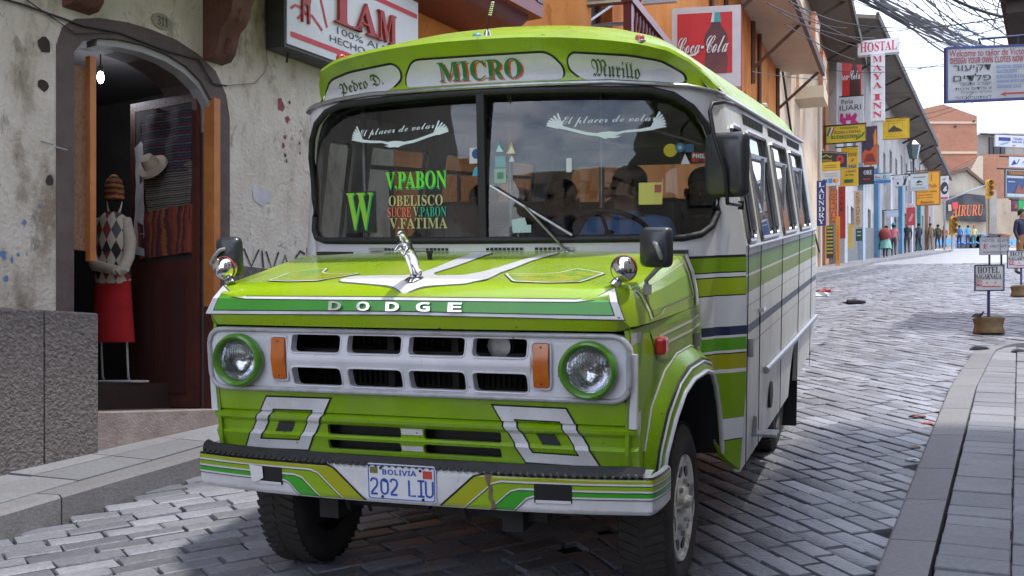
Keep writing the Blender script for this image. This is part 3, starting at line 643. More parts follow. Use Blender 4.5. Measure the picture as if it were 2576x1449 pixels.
# number plate
f_pl = lambda x, z, o=0: Vector((x, .040 - o, z))
pl = panel('number_plate', [[rr(-.152, .521, .152, .672, .012, 3)]], f_pl, M('plate_white', (.72, .74, .78), .35), bus, off=0, thick=.006)
m_blue = M('plate_blue', (.03, .09, .42), .4)
panel('plate_border', [[rr(-.148, .525, .148, .668, .012, 3), rr(-.144, .529, .144, .664, .010, 3)[::-1]]], f_pl, m_blue, pl, off=.0015)
text('BOLIVIA', (-.083, .628, .068, .650), f_pl, m_blue, pl, 'sans', .002)
def stroke(ch, x0, x1, z0, z1):
    w_, h_ = x1 - x0, z1 - z0
    G = {'2': [(0, .8), (.15, .97), (.5, 1), (.85, .95), (1, .75), (.85, .5), (.1, .1), (0, 0), (1, 0)], '0': [(.5, 1), (.9, .9), (1, .7), (1, .3), (.9, .1), (.5, 0), (.1, .1), (0, .3), (0, .7), (.1, .9), (.5, 1)],
         'L': [(0, 1), (0, 0), (1, 0)], 'U': [(0, 1), (0, .2), (.2, .02), (.5, 0), (.8, .02), (1, .2), (1, 1)]}
    if ch == 'I': return [[(x0 + .5 * w_, z1), (x0 + .5 * w_, z0)], [(x0, z1), (x1, z1)], [(x0, z0), (x1, z0)]]
    return [[(x0 + a * w_, z0 + b * h_) for a, b in G[ch]]]
for ch, xa in (('2', -.136), ('0', -.090), ('2', -.048), ('L', .034), ('I', .072), ('U', .108)):
    panel('plate_character', [[ribbon(P, .0085)] for P in stroke(ch, xa, xa + .030, .546, .610)], f_pl, m_blue, pl, off=.002)
panel('flag_patch', [[rr(-.138, .632, -.104, .658, .002)]], f_pl, M('flag_patch', (.25, .18, .04), .5, scale=60, col2=(.03, .15, .04)), pl, off=.002)
panel('tax_patch', [[rr(.096, .620, .136, .652, .002)]], f_pl, M('tax_patch', (.55, .06, .05), .5), pl, off=.002)
c = MB()
for x, z in ((-.09, .655), (.085, .652), (-.085, .536), (.095, .533)): c.lathe([(.006, 0), (.006, .004), (0, .005)], Matrix.Translation((x, .040, z)) @ Matrix.Rotation(R_(90), 4, 'X'), 8)
c.build('plate_bolt', m_dark, pl)

# -- front wings with wheel arches
ARC = [(.40, .56), (.41, .70), (.46, .83), (.56, .925), (.68, .965), (.86, .975), (1.02, .945), (1.16, .87), (1.28, .74), (1.36, .60), (1.40, .50)]
for sg in (1, -1):
    def f_w(y, z, o=0): return Vector((sg * (.915 + .10 * min(1, max(0, (y - .15) / .75)) ** .8 + o + .012 * math.sin(math.pi * min(1, max(0, (z - .85) / .38)))), y, z))
    po = [(.15, 1.222), (.15, .70), (.24, .62), (.40, .56)] + ARC[1:8] + [(1.16, 1.245), (.6, 1.235)]
    wing_ = panel('front_wing', [[po]], f_w, m_lime, bus, ([.2, .3, .4, .5, .6, .7, .8, .9], (.9, 1.0, 1.1, 1.15)), 0, .015, 50)
    fl = MB()
    def ofs(P, d):
        o = []
        for i, p in enumerate(P):
            t = (Vector(P[min(i + 1, len(P) - 1)]) - Vector(P[max(i - 1, 0)])).normalized(); o.append(Vector(p) + Vector((-t.y, t.x)) * d)
        return o
    A0 = [Vector(p) for p in ARC]; rws = []
    for d, off in ((.11, .002), (.085, .028), (.055, .055), (.02, .072), (0, .074), (-.006, .066)): rws.append([f_w(min(p[0], 1.3), p[1], off * min(1, .5 + i / 4)) + Vector((0, max(0, p[0] - 1.3), 0)) for i, p in enumerate(ofs(ARC, d))])
    rws.append([f_w(min(p[0], 1.3), p[1], -.45) + Vector((0, max(0, p[0] - 1.3), 0)) for p in A0])
    fl.grid(rws[:-1]); fo = fl.build('arch_flare', m_lime, wing_, 60)
    c = MB(); c.grid(rws[-2:]); c.build('arch_liner', m_dark, wing_, 60)
    c = MB(); c.tube([p + Vector((sg * .003, 0, 0)) for p in rws[4]], .011, 6, 0); c.tube([p + Vector((sg * .002, 0, .002)) for p in rws[2]], .005, 6, 1); c.tube([p + Vector((sg * .003, 0, .002)) for p in [a.lerp(b, .35) for a, b in zip(rws[2], rws[3])]], .006, 6, 0)
    c.tube([p + Vector((sg * .002, 0, .0)) for p in rws[0][1:8]], .005, 6, 2)
    c.build('flare_lining', [m_white, m_black, M('cream_line', (.5, .5, .45), .5)], fo, 60)
    P = [(.36, 1.20), (1.1, 1.215), (1.1, 1.02), (.9, 1.075), (.6, 1.06), (.42, 1.08)]
    panel('wing_flash', [[P]], f_w, M('wing_flash', (.25, .36, .05), .35, var=.3, scale=8, coat=.3), wing_, ([.5, .6, .7, .8, .9], ()), .004)
    for zz in (1.165, 1.125): panel('wing_line', [[[(.45, zz), (1.1, zz + .03), (1.1, zz + .042), (.45, zz + .012)]]], f_w, M('pale_line', (.55, .58, .45), .4), wing_, ([.5, .6, .7, .8, .9], ()), .006)
    panel('wing_stripe', [[[(.16, 1.21), (.26, 1.21), (.26, .82), (.21, .70), (.18, .70)]]], f_w, M('wing_white', (.62, .6, .62), .35, var=.3, scale=6), wing_, ([.2], ()), .004)
    c = MB(); c.box(f_w(.43, 1.135, .02), (.045, .075, .07), 0); o = c.build('side_marker', m_red, wing_); bv = o.modifiers.new('b', 'BEVEL'); bv.width = .012; bv.segments = 2
    c = MB(); c.box(f_w(.98, 1.10, .012), (.012, .09, .06)); c.build('wing_badge', M('badge_grey', (.14, .15, .13), .5), wing_)

# -- wheels
def wheel(x, y, sg, dual=False):
    T = Matrix.Translation((x, y, .33)) @ Matrix.Rotation(R_(90 * sg), 4, 'Y')
    wroot = empty('wheel', (0, 0, 0)); wroot.parent = bus; wroot.location = (x, y, .33)
    T0 = Matrix.Rotation(R_(90 * sg), 4, 'Y'); c = MB(); wd = .115
    pr = [(.235, -wd * .8), (.27, -wd), (.33, -wd * 1.05), (.372, -wd * .9), (.39, -wd * .7), (.392, 0), (.39, wd * .7), (.372, wd * .9), (.33, wd * 1.05), (.27, wd), (.235, wd * .8)]
    c.lathe(pr, T0, 48, 0)
    for k in range(56):
        a = 2 * math.pi * k / 56
        for s in (1, -1):
            ctr = T0 @ Vector((.392 * math.cos(a), .392 * math.sin(a), s * .055)); R = (T0.to_3x3() @ Matrix.Rotation(a, 3, 'Z') @ Matrix.Rotation(s * .35, 3, 'X')); c.box(ctr, (.007, .030, .090), 0, R)
    ty = c.build('tyre', m_tyre, wroot, 40)
    m_rim = M('rim_paint', (.78, .77, .72), .5, scale=11, col2=(.16, .14, .12), bump=.1, detail=8, lo=.50, hi=.66)  # dual wheels get a darker rim tone than this one
    c = MB(); c.lathe([(.245, .105), (.24, .115), (.225, .112), (.215, .10), (.18, .096), (.14, .102), (.10, .106), (.095, .12), (.06, .12), (.055, .15), (.0, .155)], T0, 40, 0)
    c.lathe([(.240, -.09), (.2, -.05), (0, -.05)], T0, 24, 1); rim = c.build('rim', [M('rim_dark', (.10, .09, .085), .7, var=.5, scale=9) if dual else m_rim, m_black], wroot, 40)  # back disc black: the shade inside the wheel is put into its colour
    c = MB(); hubs = []
    for k in range(8):
        a = 2 * math.pi * k / 8 + .2; p = Vector((.178 * math.cos(a), .178 * math.sin(a), .100)); c = MB(); c.lathe([(.0, .004), (.029, .004), (.031, -.02)], T0 @ Matrix.Translation(p) @ Matrix.Rotation(a, 4, 'Z') @ Matrix.Diagonal((.8, 1.3, 1, 1)), 14); c.build('rim_hole', m_black, wroot)
        p = Vector((.118 * math.cos(a + .4), .118 * math.sin(a + .4), .103)); d = MB(); d.lathe([(.013, 0), (.013, .018), (0, .02)], T0 @ Matrix.Translation(p), 6); d.build('wheel_nut', m_steel, wroot)
    return wroot
wheel(.875, .955, 1); wheel(-.90, .955, -1); wheel(.95, 4.25, 1, True); wheel(-.95, 4.25, -1, True)
for s in (1, -1):
    MB().box((s * 1.04, 4.66, .26), (.24, .014, .44)).build('mud_flap', m_rubber, bus)
    c = MB(); c.box((s * .66, 4.2, .62), (.02, 1.0, .42)); c.box((s * .9, 4.2, .80), (.48, .9, .02)); c.box((s * .9, 3.74, .60), (.48, .02, .42)); c.box((s * .9, 4.70, .62), (.48, .02, .38)); c.build('wheel_housing', m_black, bus)

# -- chassis, floor, seats
c = MB(); c.box((0, 3.62, .60), (2.2, 4.1, .05)); c.box((0, 1.60, .85), (2.0, .03, .75)); c.box((0, .9, 1.10), (1.86, 1.3, .02)); c.box((.42, 2.9, .45), (.09, 5.4, .14)); c.box((-.42, 2.9, .45), (.09, 5.4, .14)); c.tube([(-.85, .95, .33), (.85, .95, .33)], .05, 10); c.tube([(-.9, 4.28, .33), (.9, 4.28, .33)], .07, 10); c.ball((0, 4.28, .33), .17)
c.box((0, 1.15, .62), (.5, .9, .5)); c.box((.3, .30, .45), (.5, .08, .07)); c.box((-.2, .34, .44), (.4, .06, .05)); c.tube([(.2, .2, .48), (.22, .22, .40)], .012, 6); c.tube([(-.34, .2, .5), (-.33, .22, .42)], .008, 6); c.tube([(-.24, .2, .5), (-.23, .22, .42)], .008, 6)
c.box((0, 1.32, 1.0), (1.7, .03, .75)); c.box((0, .75, .75), (1.3, .9, .02))
for s in (1, -1): c.box((s * .62, .7, .9), (.03, 1.0, .62))
c.build('chassis', m_dark, bus)
c = MB(); c.box((0, 1.33, 1.44), (1.9, .34, .10), 0); c.box((.5, 1.30, 1.52), (.5, .20, .08), 0); c.box((-.02, 1.62, 1.0), (.7, .9, .74), 0); c.build('dashboard', M('dash', (.03, .03, .032), .6, var=.3), bus)
c = MB(); T = Matrix.Translation((.50, 1.52, 1.57)) @ Matrix.Rotation(R_(-32), 4, 'X'); c.ring([T @ Vector((.20 * math.cos(a), .20 * math.sin(a), 0)) for a in [k * math.pi / 16 for k in range(32)]], .013, 8); c.tube([T @ Vector((0, 0, -.3)), T @ Vector((0, 0, 0))], .025, 8)
for a in (.5, 2.64, 4.7): c.tube([T @ Vector((0, 0, -.02)), T @ Vector((.2 * math.cos(a), .2 * math.sin(a), 0))], .01, 6)
c.build('steering_wheel', m_rubber, bus, 60)
m_seat = M('seat_vinyl', (.055, .035, .03), .55, var=.4, scale=5)
def seat(x, y, w_=.42):
    c = MB(); c.box((x, y, 1.03), (w_, .42, .12)); c.box((x, y + .23, 1.38), (w_, .10, .72), 0, Matrix.Rotation(R_(-8), 3, 'X')); c.box((x, y, .82), (w_ * .8, .3, .38))
    o = c.build('seat', m_seat, bus, 40); b = o.modifiers.new('b', 'BEVEL'); b.width = .03; b.segments = 3
seat(.52, 1.95); seat(-.62, 2.0, .5)
for y in (2.8, 3.6, 4.4, 5.2):
    for x in (.66, -.66): seat(x, y, .72)
c = MB(); 
for x, y in ((-.9, 1.65), (.25, 2.35), (-.3, 2.35)): c.tube([(x, y, .62), (x, y, 2.45)], .016, 8)
c.tube([(.3, 1.8, 2.2), (.3, 5.4, 2.2)], .014, 8); c.tube([(-.3, 1.8, 2.2), (-.3, 5.4, 2.2)], .014, 8); c.build('grab_rail', m_steel, bus, 60)
c = MB(); c.grid([[rsec(i, y) * 1 + Vector((0, 0, -.04)) for i in I9] for y in (1.35, 5.7)]); c.build('headlining', M('headlining', (.22, .21, .19), .8), bus, 40)

# -- horns, mirrors, wiper
for s in (1, -1):
    c = MB(); ctr = Vector((s * .885, .215, 1.455)); c.ball(ctr, (.050, .056, .050), 24); hn = c.build('horn', m_chrome, bus, 180)
    c = MB(); c.lathe([(.051, -.006), (.0535, 0), (.051, .006)], Matrix.Translation(ctr + Vector((0, -.004, 0))) @ Matrix.Rotation(R_(90), 4, 'X'), 28); c.build('horn_ring', M('red_ring', (.4, .05, .04), .3, coat=.4), hn, 60)
    c = MB(); c.tube([ctr + Vector((-s * .02, .0, -.04)), (s * .848, .20, 1.388)], [.018, .024], 8); c.build('horn_stalk', m_chrome, hn, 60)
def mirror(ctr, wd, hg, th, yaw, arm, nm='wing_mirror', rk=.03):
    R = Matrix.Rotation(yaw, 3, 'Z'); P = rr(-wd / 2, -hg / 2, wd / 2, hg / 2, rk, 4); c = MB(); ctr = Vector(ctr)
    rws = []
    for d, k in ((.0, .80), (.012, .96), (.028, 1.0), (th, 1.0)): rws.append([ctr + R @ Vector((x * k, d, z * k)) for x, z in P])
    c.grid(rws, closed=True); n = len(P); c.add(rws[0], [tuple(range(n))]); o = c.build(nm, M('mirror_shell', (.030, .034, .040), .38, var=.3, scale=10, coat=.3), bus, 50)
    c = MB(); c.add([p + Vector((0, .001, 0)) for p in rws[-1]], [tuple(range(n))]); c.build('mirror_glass', m_chrome, o)
    c = MB(); c.tube(arm, .0095, 8); c.box(arm[-1], (.028, .03, .04)); c.build('mirror_arm', M('arm_grey', (.34, .34, .35), .4, .3, var=.3, scale=18) if nm == 'wing_mirror' else m_black, o, 60)
mirror((.980, .30, 1.532), .132, .158, .04, R_(-14), [(.985, .30, 1.55), (.995, .285, 1.545), (1.012, .29, 1.50), (1.02, .31, 1.475), (.965, .35, 1.425), (.94, .36, 1.40), (.945, .36, 1.365)])
mirror((-.945, .33, 1.50), .115, .175, .04, R_(10), [(-.955, .33, 1.535), (-.97, .31, 1.53), (-1.0, .31, 1.50), (-1.02, .31, 1.475), (-.97, .33, 1.425), (-.955, .35, 1.40)])
mirror((1.128, 1.09, 1.868), .205, .285, .05, R_(-20), [(1.12, 1.40, 2.155), (1.115, 1.18, 2.148), (1.075, 1.10, 2.135), (1.068, 1.08, 2.10), (1.09, 1.06, 2.0), (1.14, 1.065, 1.85), (1.15, 1.08, 1.70), (1.165, 1.42, 1.69)], 'door_mirror', .035)
c = MB(); c.tube([f_front(.40, 1.475, .03), f_front(.40, 1.50, .035), f_front(.215, 1.70, .035)], .007, 6); c.tube([f_front(.045, 1.80, .024), f_front(.218, 1.695, .026), f_front(.43, 1.565, .024)], .0065, 6); c.tube([f_front(.40, 1.46, .0), f_front(.40, 1.485, .04)], .014, 8); c.build('wiper', m_steel, bus, 60)
c = MB(); c.tube([f_front(.060, 1.795, .012), f_front(.445, 1.555, .012)], .007, 6); c.build('wiper_rubber', m_black, bus, 60)
c = MB(); c.box(f_front(.10, 2.10, -.12), (.20, .012, .05)); c.tube([f_front(.10, 2.12, -.12), f_front(.14, 2.22, -.03)], .006, 6); c.build('inside_mirror', m_dark, bus)

# -- writing and stickers on the windscreen
FX = ([k * .1 for k in range(-9, 10)], ())
g1 = M('vinyl_green', (.16, .75, .03), .5); g2 = M('vinyl_mint', (.02, .42, .15), .5); kh = M('vinyl_khaki', (.50, .50, .22), .5); rdv = M('vinyl_red', (.75, .17, .12), .5); wv = M('vinyl_white', (.72, .82, .82), .5); teal = M('vinyl_teal', (.03, .40, .25), .5)
text('V.PABON', (-.530, 1.79, -.187, 1.872), f_ws, g2, ws_l, 'serif', -.002, FX, name='letter_shadow'); text('V.PABON', (-.534, 1.798, -.191, 1.880), f_ws, g1, ws_l, 'serif', -.001, FX)
text('OBELISCO', (-.515, 1.713, -.21, 1.765), f_ws, kh, ws_l, 'serif', -.001, FX); text('SUCRE', (-.523, 1.660, -.386, 1.708), f_ws, rdv, ws_l, 'serif', -.001, FX); text('V.', (-.374, 1.660, -.338, 1.708), f_ws, kh, ws_l, 'serif', -.001, FX); text('PABON', (-.335, 1.660, -.192, 1.708), f_ws, teal, ws_l, 'serif', -.001, FX); text('V.FATIMA', (-.512, 1.603, -.187, 1.656), f_ws, kh, ws_l, 'serif', -.001, FX)
panel('route_card', [[rr(-.785, 1.585, -.598, 1.79, .004)]], f_ws, M('card_black', (.012, .02, .014), .5), bus, FX, -.012, .003)
text('W', (-.772, 1.592, -.605, 1.778), f_ws, g2, ws_l, 'serif', -.004, FX, name='letter_shadow'); text('W', (-.778, 1.598, -.612, 1.783), f_ws, M('vinyl_lime', (.28, .60, .04), .5), ws_l, 'serif', -.002, FX)
def condor(x0, x1, z0, z1, flip, par):
    def q(a, b): return (x0 + (1 - a if flip else a) * (x1 - x0), z0 + b * (z1 - z0))
    body = [(0.10, .32), (.22, .26), (.34, .24), (.44, .10), (.50, .02), (.54, .10), (.58, .14), (.66, .18), (.75, .30), (.85, .42), (.92, .48), (.86, .55), (.76, .42), (.66, .30), (.57, .24), (.52, .28), (.46, .30), (.40, .27), (.32, .33), (.22, .36), (.14, .42), (.09, .48)]
    F = [[[q(a, b) for a, b in body]]]
    for k in range(6):
        t = k / 5
        F.append([[q(.10 + .02 * t, .33 + .05 * t), q(.0 + .05 * t * t, .42 + .52 * t), q(.015 + .05 * t * t, .47 + .52 * t), q(.13, .42)]])
        F.append([[q(.90 - .03 * t, .44 + .06 * t), q(1.0 - .09 * t * t, .56 + .44 * t), q(.985 - .09 * t * t, .62 + .40 * t), q(.86 - .01 * t, .52)]])
    F.append([[q(.36, .12), (q(.42, .04)), q(.50, .06), q(.44, .14)]])
    panel('condor_sticker', F, f_ws, wv, par, FX, -.002)
condor(-.748, -.181, 1.994, 2.115, False, ws_l); condor(.300, .848, 2.000, 2.125, True, ws_r)
text('El placer de volar', [(-.70, 2.045), (-.262, 2.068), (-.258, 2.112), (-.70, 2.092)], f_ws, wv, ws_l, 'script', -.002, FX); text('El placer de volar', [(.375, 2.060), (.80, 2.066), (.80, 2.112), (.375, 2.110)], f_ws, wv, ws_r, 'script', -.002, FX)
def sticker(P, col, par, nm='sticker', off=-.002): return panel(nm, [[P]], f_ws, M('st_%d_%d_%d' % tuple(int(k * 99) for k in col), col, .5), par, FX, off)
sticker(rr(-.072, 1.907, .0, 1.981, .002), (.6, .62, .6), ws_l); sticker([(-.036 + .024 * math.cos(t), 1.952 + .024 * math.sin(t)) for t in [k * .4 for k in range(16)]], (.02, .07, .25), ws_l, off=-.001)
sticker([(-.058, 1.848), (.0, 1.848), (-.012, 1.885), (-.029, 1.896), (-.046, 1.885)], (.05, .35, .5), ws_l)
sticker(rr(.054, 1.811, .114, 1.880, .002), (.30, .46, .38), ws_r); sticker(rr(.069, 1.832, .10, 1.862, .002), (.1, .22, .14), ws_r, off=-.001); sticker(rr(.058, 1.884, .110, 1.936, .002), (.22, .42, .45), ws_r)
sticker([(.051, 1.955), (.103, 1.955), (.077, 2.007)], (.08, .35, .35), ws_r); sticker([(.062, 1.957), (.098, 1.957), (.075, 1.99)], (.62, .68, .66), ws_r, off=-.001); sticker([(.110, 1.944), (.159, 1.946), (.138, 2.005)], (.55, .38, .08), ws_r); sticker([(.118, 1.948), (.155, 1.95), (.138, 1.985)], (.66, .68, .62), ws_r, off=-.001); sticker([(.125, 1.91), (.155, 1.91), (.14, 1.94)], (.65, .65, .65), ws_r)
for cx, cz, r, cl in ((.866, 1.945, .030, (.42, .36, .01)), (.907, 1.957, .022, (.03, .14, .2)), (.907, 1.957, .009, (.3, .4, .45))): sticker([(cx + r * math.cos(t), cz + r * math.sin(t)) for t in [k * .35 for k in range(18)]], cl, ws_r, off=-.002 if r > .01 else -.001)
sticker(rr(.931, 1.935, .966, 1.972, .002), (.05, .12, .2), ws_r); sticker([(.913, 1.882), (.953, 1.882), (.930, 1.929)], (.6, .62, .62), ws_r)
ph = sticker(rr(.958, 1.89, 1.02, 1.935, .002), (.42, .05, .04), ws_r); text('PHIL', (.962, 1.908, 1.012, 1.928), f_ws, wv, ph, 'sans', -.001, FX)
sticker(rr(.40, 1.855, .425, 1.92, .006), (.62, .64, .64), ws_r); sticker([(.140, 1.64), (.205, 1.65), (.215, 1.615), (.235, 1.615), (.235, 1.58), (.145, 1.578)], (.45, .6, .6), ws_r, 'paper_note')
yc_ = sticker(rr(.73, 1.70, .835, 1.80, .002), (.55, .52, .12), ws_r); sticker(rr(.80, 1.755, .83, 1.79, .002), (.35, .08, .08), ws_r, off=-.001)
# ================================================================== STREET
def mk_kerb(P):                        # polyline helper: point and tangent at distance
    Q = [Vector((a, b)) for a, b in P]; Ls = [0]
    for a, b in zip(Q, Q[1:]): Ls.append(Ls[-1] + (b - a).length)
    def at(s):
        for i in range(len(Q) - 1):
            if s <= Ls[i + 1] or i == len(Q) - 2:
                d = (Q[i + 1] - Q[i]).normalized(); return Q[i] + d * (s - Ls[i]), d
    return at, Ls[-1]
KL = [(-8.0, -3.0), (-4.6, 2.6), (-2.81, 6.32), (-2.5, 6.98), (-2.1, 7.78), (-1.2, 9.75), (.55, 13.3), (3.6, 20.6), (9.4, 35.3), (13.0, 43.0), (16.0, 50.6), (20.3, 58.7), (26, 70), (36, 90)]
KR = [(-3.4, -7.0), (-.68, 0), (1.73, 5.46), (2.6, 7.43), (4.05, 10.69), (5.10, 12.85), (5.40, 13.45), (5.72, 13.85), (6.2, 14.05), (8.0, 13.6), (12, 12.4)]
def inside(x, y):                      # between the kerbs
    def xa(P):
        for (a, b), (c, d) in zip(P, P[1:]):
            if b <= y <= d: return a + (c - a) * (y - b) / (d - b)
    l = xa(KL)
    if l is None or x < l - .04: return False
    if y < 14.0:
        r = xa(KR[:9])
        if r is not None and x > r + .05: return False
        if r is None: return False
    return True
bed = MB(); xs = [-90, -40, -20, -10, -5, 0, 5, 10, 20, 40, 90]; ys = [-60, -30, -10, 0, 6, 12, 18, 24, 40, 60, 80, 100, 140, 300]
bed.grid([[(x, y, gz(x, y) - .028) for x in xs] for y in ys])
m_bed = M('joint_dirt', (.018, .016, .017), .9, scale=6, col2=(.13, .11, .09), lo=.55, hi=.72, bump=.4, bscale=50)
tag(bed.build('ground', m_bed, smooth=60), kind='structure')
def m_stone(name, c1, c2, rough, bump=.25, bs=55., stain=(.10, .095, .095), isl=True):
    m = bpy.data.materials.new(name); m.use_nodes = True; t = m.node_tree; b = t.nodes['Principled BSDF']; l = t.links.new
    g = nd(t, 'ShaderNodeNewGeometry'); co = nd(t, 'ShaderNodeTexCoord'); r = nd(t, 'ShaderNodeValToRGB')
    r.color_ramp.elements[0].color = (*c1, 1); r.color_ramp.elements[1].color = (*c2, 1)
    n = nd(t, 'ShaderNodeTexNoise', Scale=1.1, Detail=6.0, Roughness=.7); n3 = nd(t, 'ShaderNodeTexNoise', Scale=34.0, Detail=5.0, Roughness=.75); n2 = nd(t, 'ShaderNodeTexNoise', Scale=bs, Detail=5.0)
    s = nd(t, 'ShaderNodeValToRGB'); s.color_ramp.elements[0].position = .42; s.color_ramp.elements[1].position = .72; s.color_ramp.elements[1].color = (.55, .55, .55, 1)
    mx = nd(t, 'ShaderNodeMixRGB'); mx.inputs[2].default_value = (*stain, 1); m2 = nd(t, 'ShaderNodeMixRGB', blend_type='OVERLAY'); m2.inputs[0].default_value = .5
    bp = nd(t, 'ShaderNodeBump', Strength=bump, Distance=.015); rr_ = nd(t, 'ShaderNodeMapRange'); rr_.inputs[3].default_value = rough - .12; rr_.inputs[4].default_value = rough + .15
    l(g.outputs['Random Per Island'] if isl else n.outputs[0], r.inputs[0]); l(co.outputs['Object'], n.inputs['Vector']); l(co.outputs['Object'], n2.inputs['Vector']); l(co.outputs['Object'], n3.inputs['Vector'])
    l(n.outputs[0], s.inputs[0]); l(s.outputs[0], mx.inputs[0]); l(r.outputs[0], mx.inputs[1]); l(mx.outputs[0], m2.inputs[1]); l(n3.outputs[0], m2.inputs[2]); l(m2.outputs[0], b.inputs['Base Color'])
    l(n2.outputs[0], bp.inputs['Height']); l(bp.outputs[0], b.inputs['Normal']); l(n3.outputs[0], rr_.inputs[0]); l(rr_.outputs[0], b.inputs['Roughness'])
    return m
m_sett = m_stone('sett_stone', (.12, .125, .145), (.29, .298, .34), .48, .6, 42.)
m_slab = m_stone('slab_concrete', (.165, .168, .188), (.235, .238, .26), .7, .2, 70., (.13, .125, .12))
m_kerb = m_stone('kerb_concrete', (.155, .153, .162), (.215, .212, .22), .75, .25, 60., (.15, .14, .135))
gn = Vector((-.0166, -.1497, 1)).normalized()
def sett(mb, cx, cy, ax, ln, wd, hz_=.0, bev=.012, tilt=.02, jit=.008, base=None):
    c, s = math.cos(ax), math.sin(ax); z = (base or gz)
    ta, tb = random.gauss(0, tilt), random.gauss(0, tilt); dz = hz_ + random.gauss(0, .0025); vs = []
    for ins, dep in ((0, -.05), (0, -bev * .9), (bev, 0)):
        for u, v in ((-1, -1), (1, -1), (1, 1), (-1, 1)):
            a = u * (ln / 2 - ins) + (random.uniform(-jit, jit) if dep < 0 else 0); b = v * (wd / 2 - ins) + (random.uniform(-jit, jit) if dep < 0 else 0)
            if dep == 0: k = len(vs) - 4; 
            x, y = cx + a * c - b * s, cy + a * s + b * c
            vs.append((x, y, z(x, y) + dz + dep + a * ta + b * tb))
    F = [(8, 9, 10, 11)]
    for k in range(4):
        j = (k + 1) % 4; F += [(k, j, 4 + j, 4 + k), (4 + k, 4 + j, 8 + j, 8 + k)]
    mb.add(vs, F)
st = MB(); AX = R_(90 - 22.5); O = Vector((.3, 6.0)); ad = Vector((math.cos(AX), math.sin(AX))); an_ = Vector((ad.y, -ad.x))
for sd in (1, -1):
    la = AX + sd * R_(42) if sd > 0 else AX - R_(36)
    ld = Vector((math.cos(la), math.sin(la))); lw = Vector((-ld.y, ld.x)); pl_, pw = .31, .142
    for i in range(-330, 330):
        sh = random.uniform(0, pl_); k0 = -150
        u = -45 + sh
        while u < 62:
            ln = random.uniform(.25, .34); p = O + ld * (u + ln / 2) + lw * (i * pw); u += ln + .015
            x, y = p
            if y < 3.6 or y > 48: continue
            if abs(x) > .475 * y + .6: continue
            if y > 12 and x < .12 * y - .5: continue
            t = (p - O).dot(an_)
            if (t > 0) != (sd > 0): continue
            if not inside(x, y): continue
            sett(st, x, y, la, ln, pw - .016, random.gauss(0, .002), .007, .010, .006)
tag(st.build('cobbled_road', m_sett, fix=False, smooth=35), kind='structure')
far = MB(); far.grid([[(x, y, gz(x, y) - .012) for x in (8, 15, 22, 30, 45, 62)] for y in (47.8, 55, 65, 80, 100, 120)])
tag(far.build('upper_road', M('far_setts', (.26, .26, .28), .5, scale=3, col2=(.38, .38, .41), bump=.8, bscale=9, detail=9)), kind='structure')
# kerbs and pavements
def kerb_line(name, P, s0, s1, wd, hh, side, step=1.05, lab=None):
    at, Ltot = mk_kerb(P); mb = MB(); s = s0
    while s < s1:
        e = min(s + random.uniform(.8, 1.25) * step, s1); n = max(2, int((e - s) / .3)); rows = []
        for k in range(n + 1):
            p, d = at(s + (e - s - .012) * k / n); q = Vector((d.y, -d.x)) * side; z = gz(*p)
            A = [(0, -.1), (0, hh - .02), (.018, hh), (wd, hh), (wd, -.1)]
            rows.append([Vector((p.x + q.x * a, p.y + q.y * a, z + b)) for a, b in A])
        k0 = len(mb.v); mb.grid(rows); m_ = 5; mb.f.append(tuple(k0 + i for i in range(m_))); mb.m.append(0); mb.f.append(tuple(k0 + n * m_ + i for i in reversed(range(m_)))); mb.m.append(0)
        s = e
    o = mb.build(name, m_kerb, fix=False, smooth=40); tag(o, kind='structure'); return o
kerb_line('kerb', KL, 6.0, 88, .20, .15, -1, 1.6)
kerb_line('kerb', KR, 6.2, 28.6, .235, .05, 1)
WALL = []
P0 = Vector((-2.95, 7.99)); WD = Vector((.5225, .8526)); WN = Vector((.8526, -.5225))
P1 = P0 + WD * 3.49
P2 = P1 + WD * 3.75; BD = Vector((.350, .937)); BNn = Vector((.937, -.350))
P3 = P2 + BD * 29.8; CD = Vector((.4226, .906)); CN = Vector((.906, -.4226))
def Wp(u, z, off=0): p = P0 + WD * u + WN * off; return Vector((p.x, p.y, z))
def Wb(u, z, off=0): p = P2 + BD * u + BNn * off; return Vector((p.x, p.y, z))
def Wc(u, z, off=0): p = P3 + CD * u + CN * off; return Vector((p.x, p.y, z))
def Wu(px, py, off=0):                 # where a bearing meets the near wall
    d = Vector(((px - 1287.5) / 2895, 1)); s = (WN.dot(P0) + off) / WN.dot(d); q = d * s; return (q - P0).dot(WD), (963.4 - py) / 2895 * q.y
lp = MB(); at, _ = mk_kerb(KL)
walls = lambda s: None
def wall_x(y):
    if y < P2.y: return P0.x + (y - P0.y) * WD.x / WD.y
    if y < P3.y: return P2.x + (y - P2.y) * BD.x / BD.y
    return P3.x + (y - P3.y) * CD.x / CD.y
s = 4.0
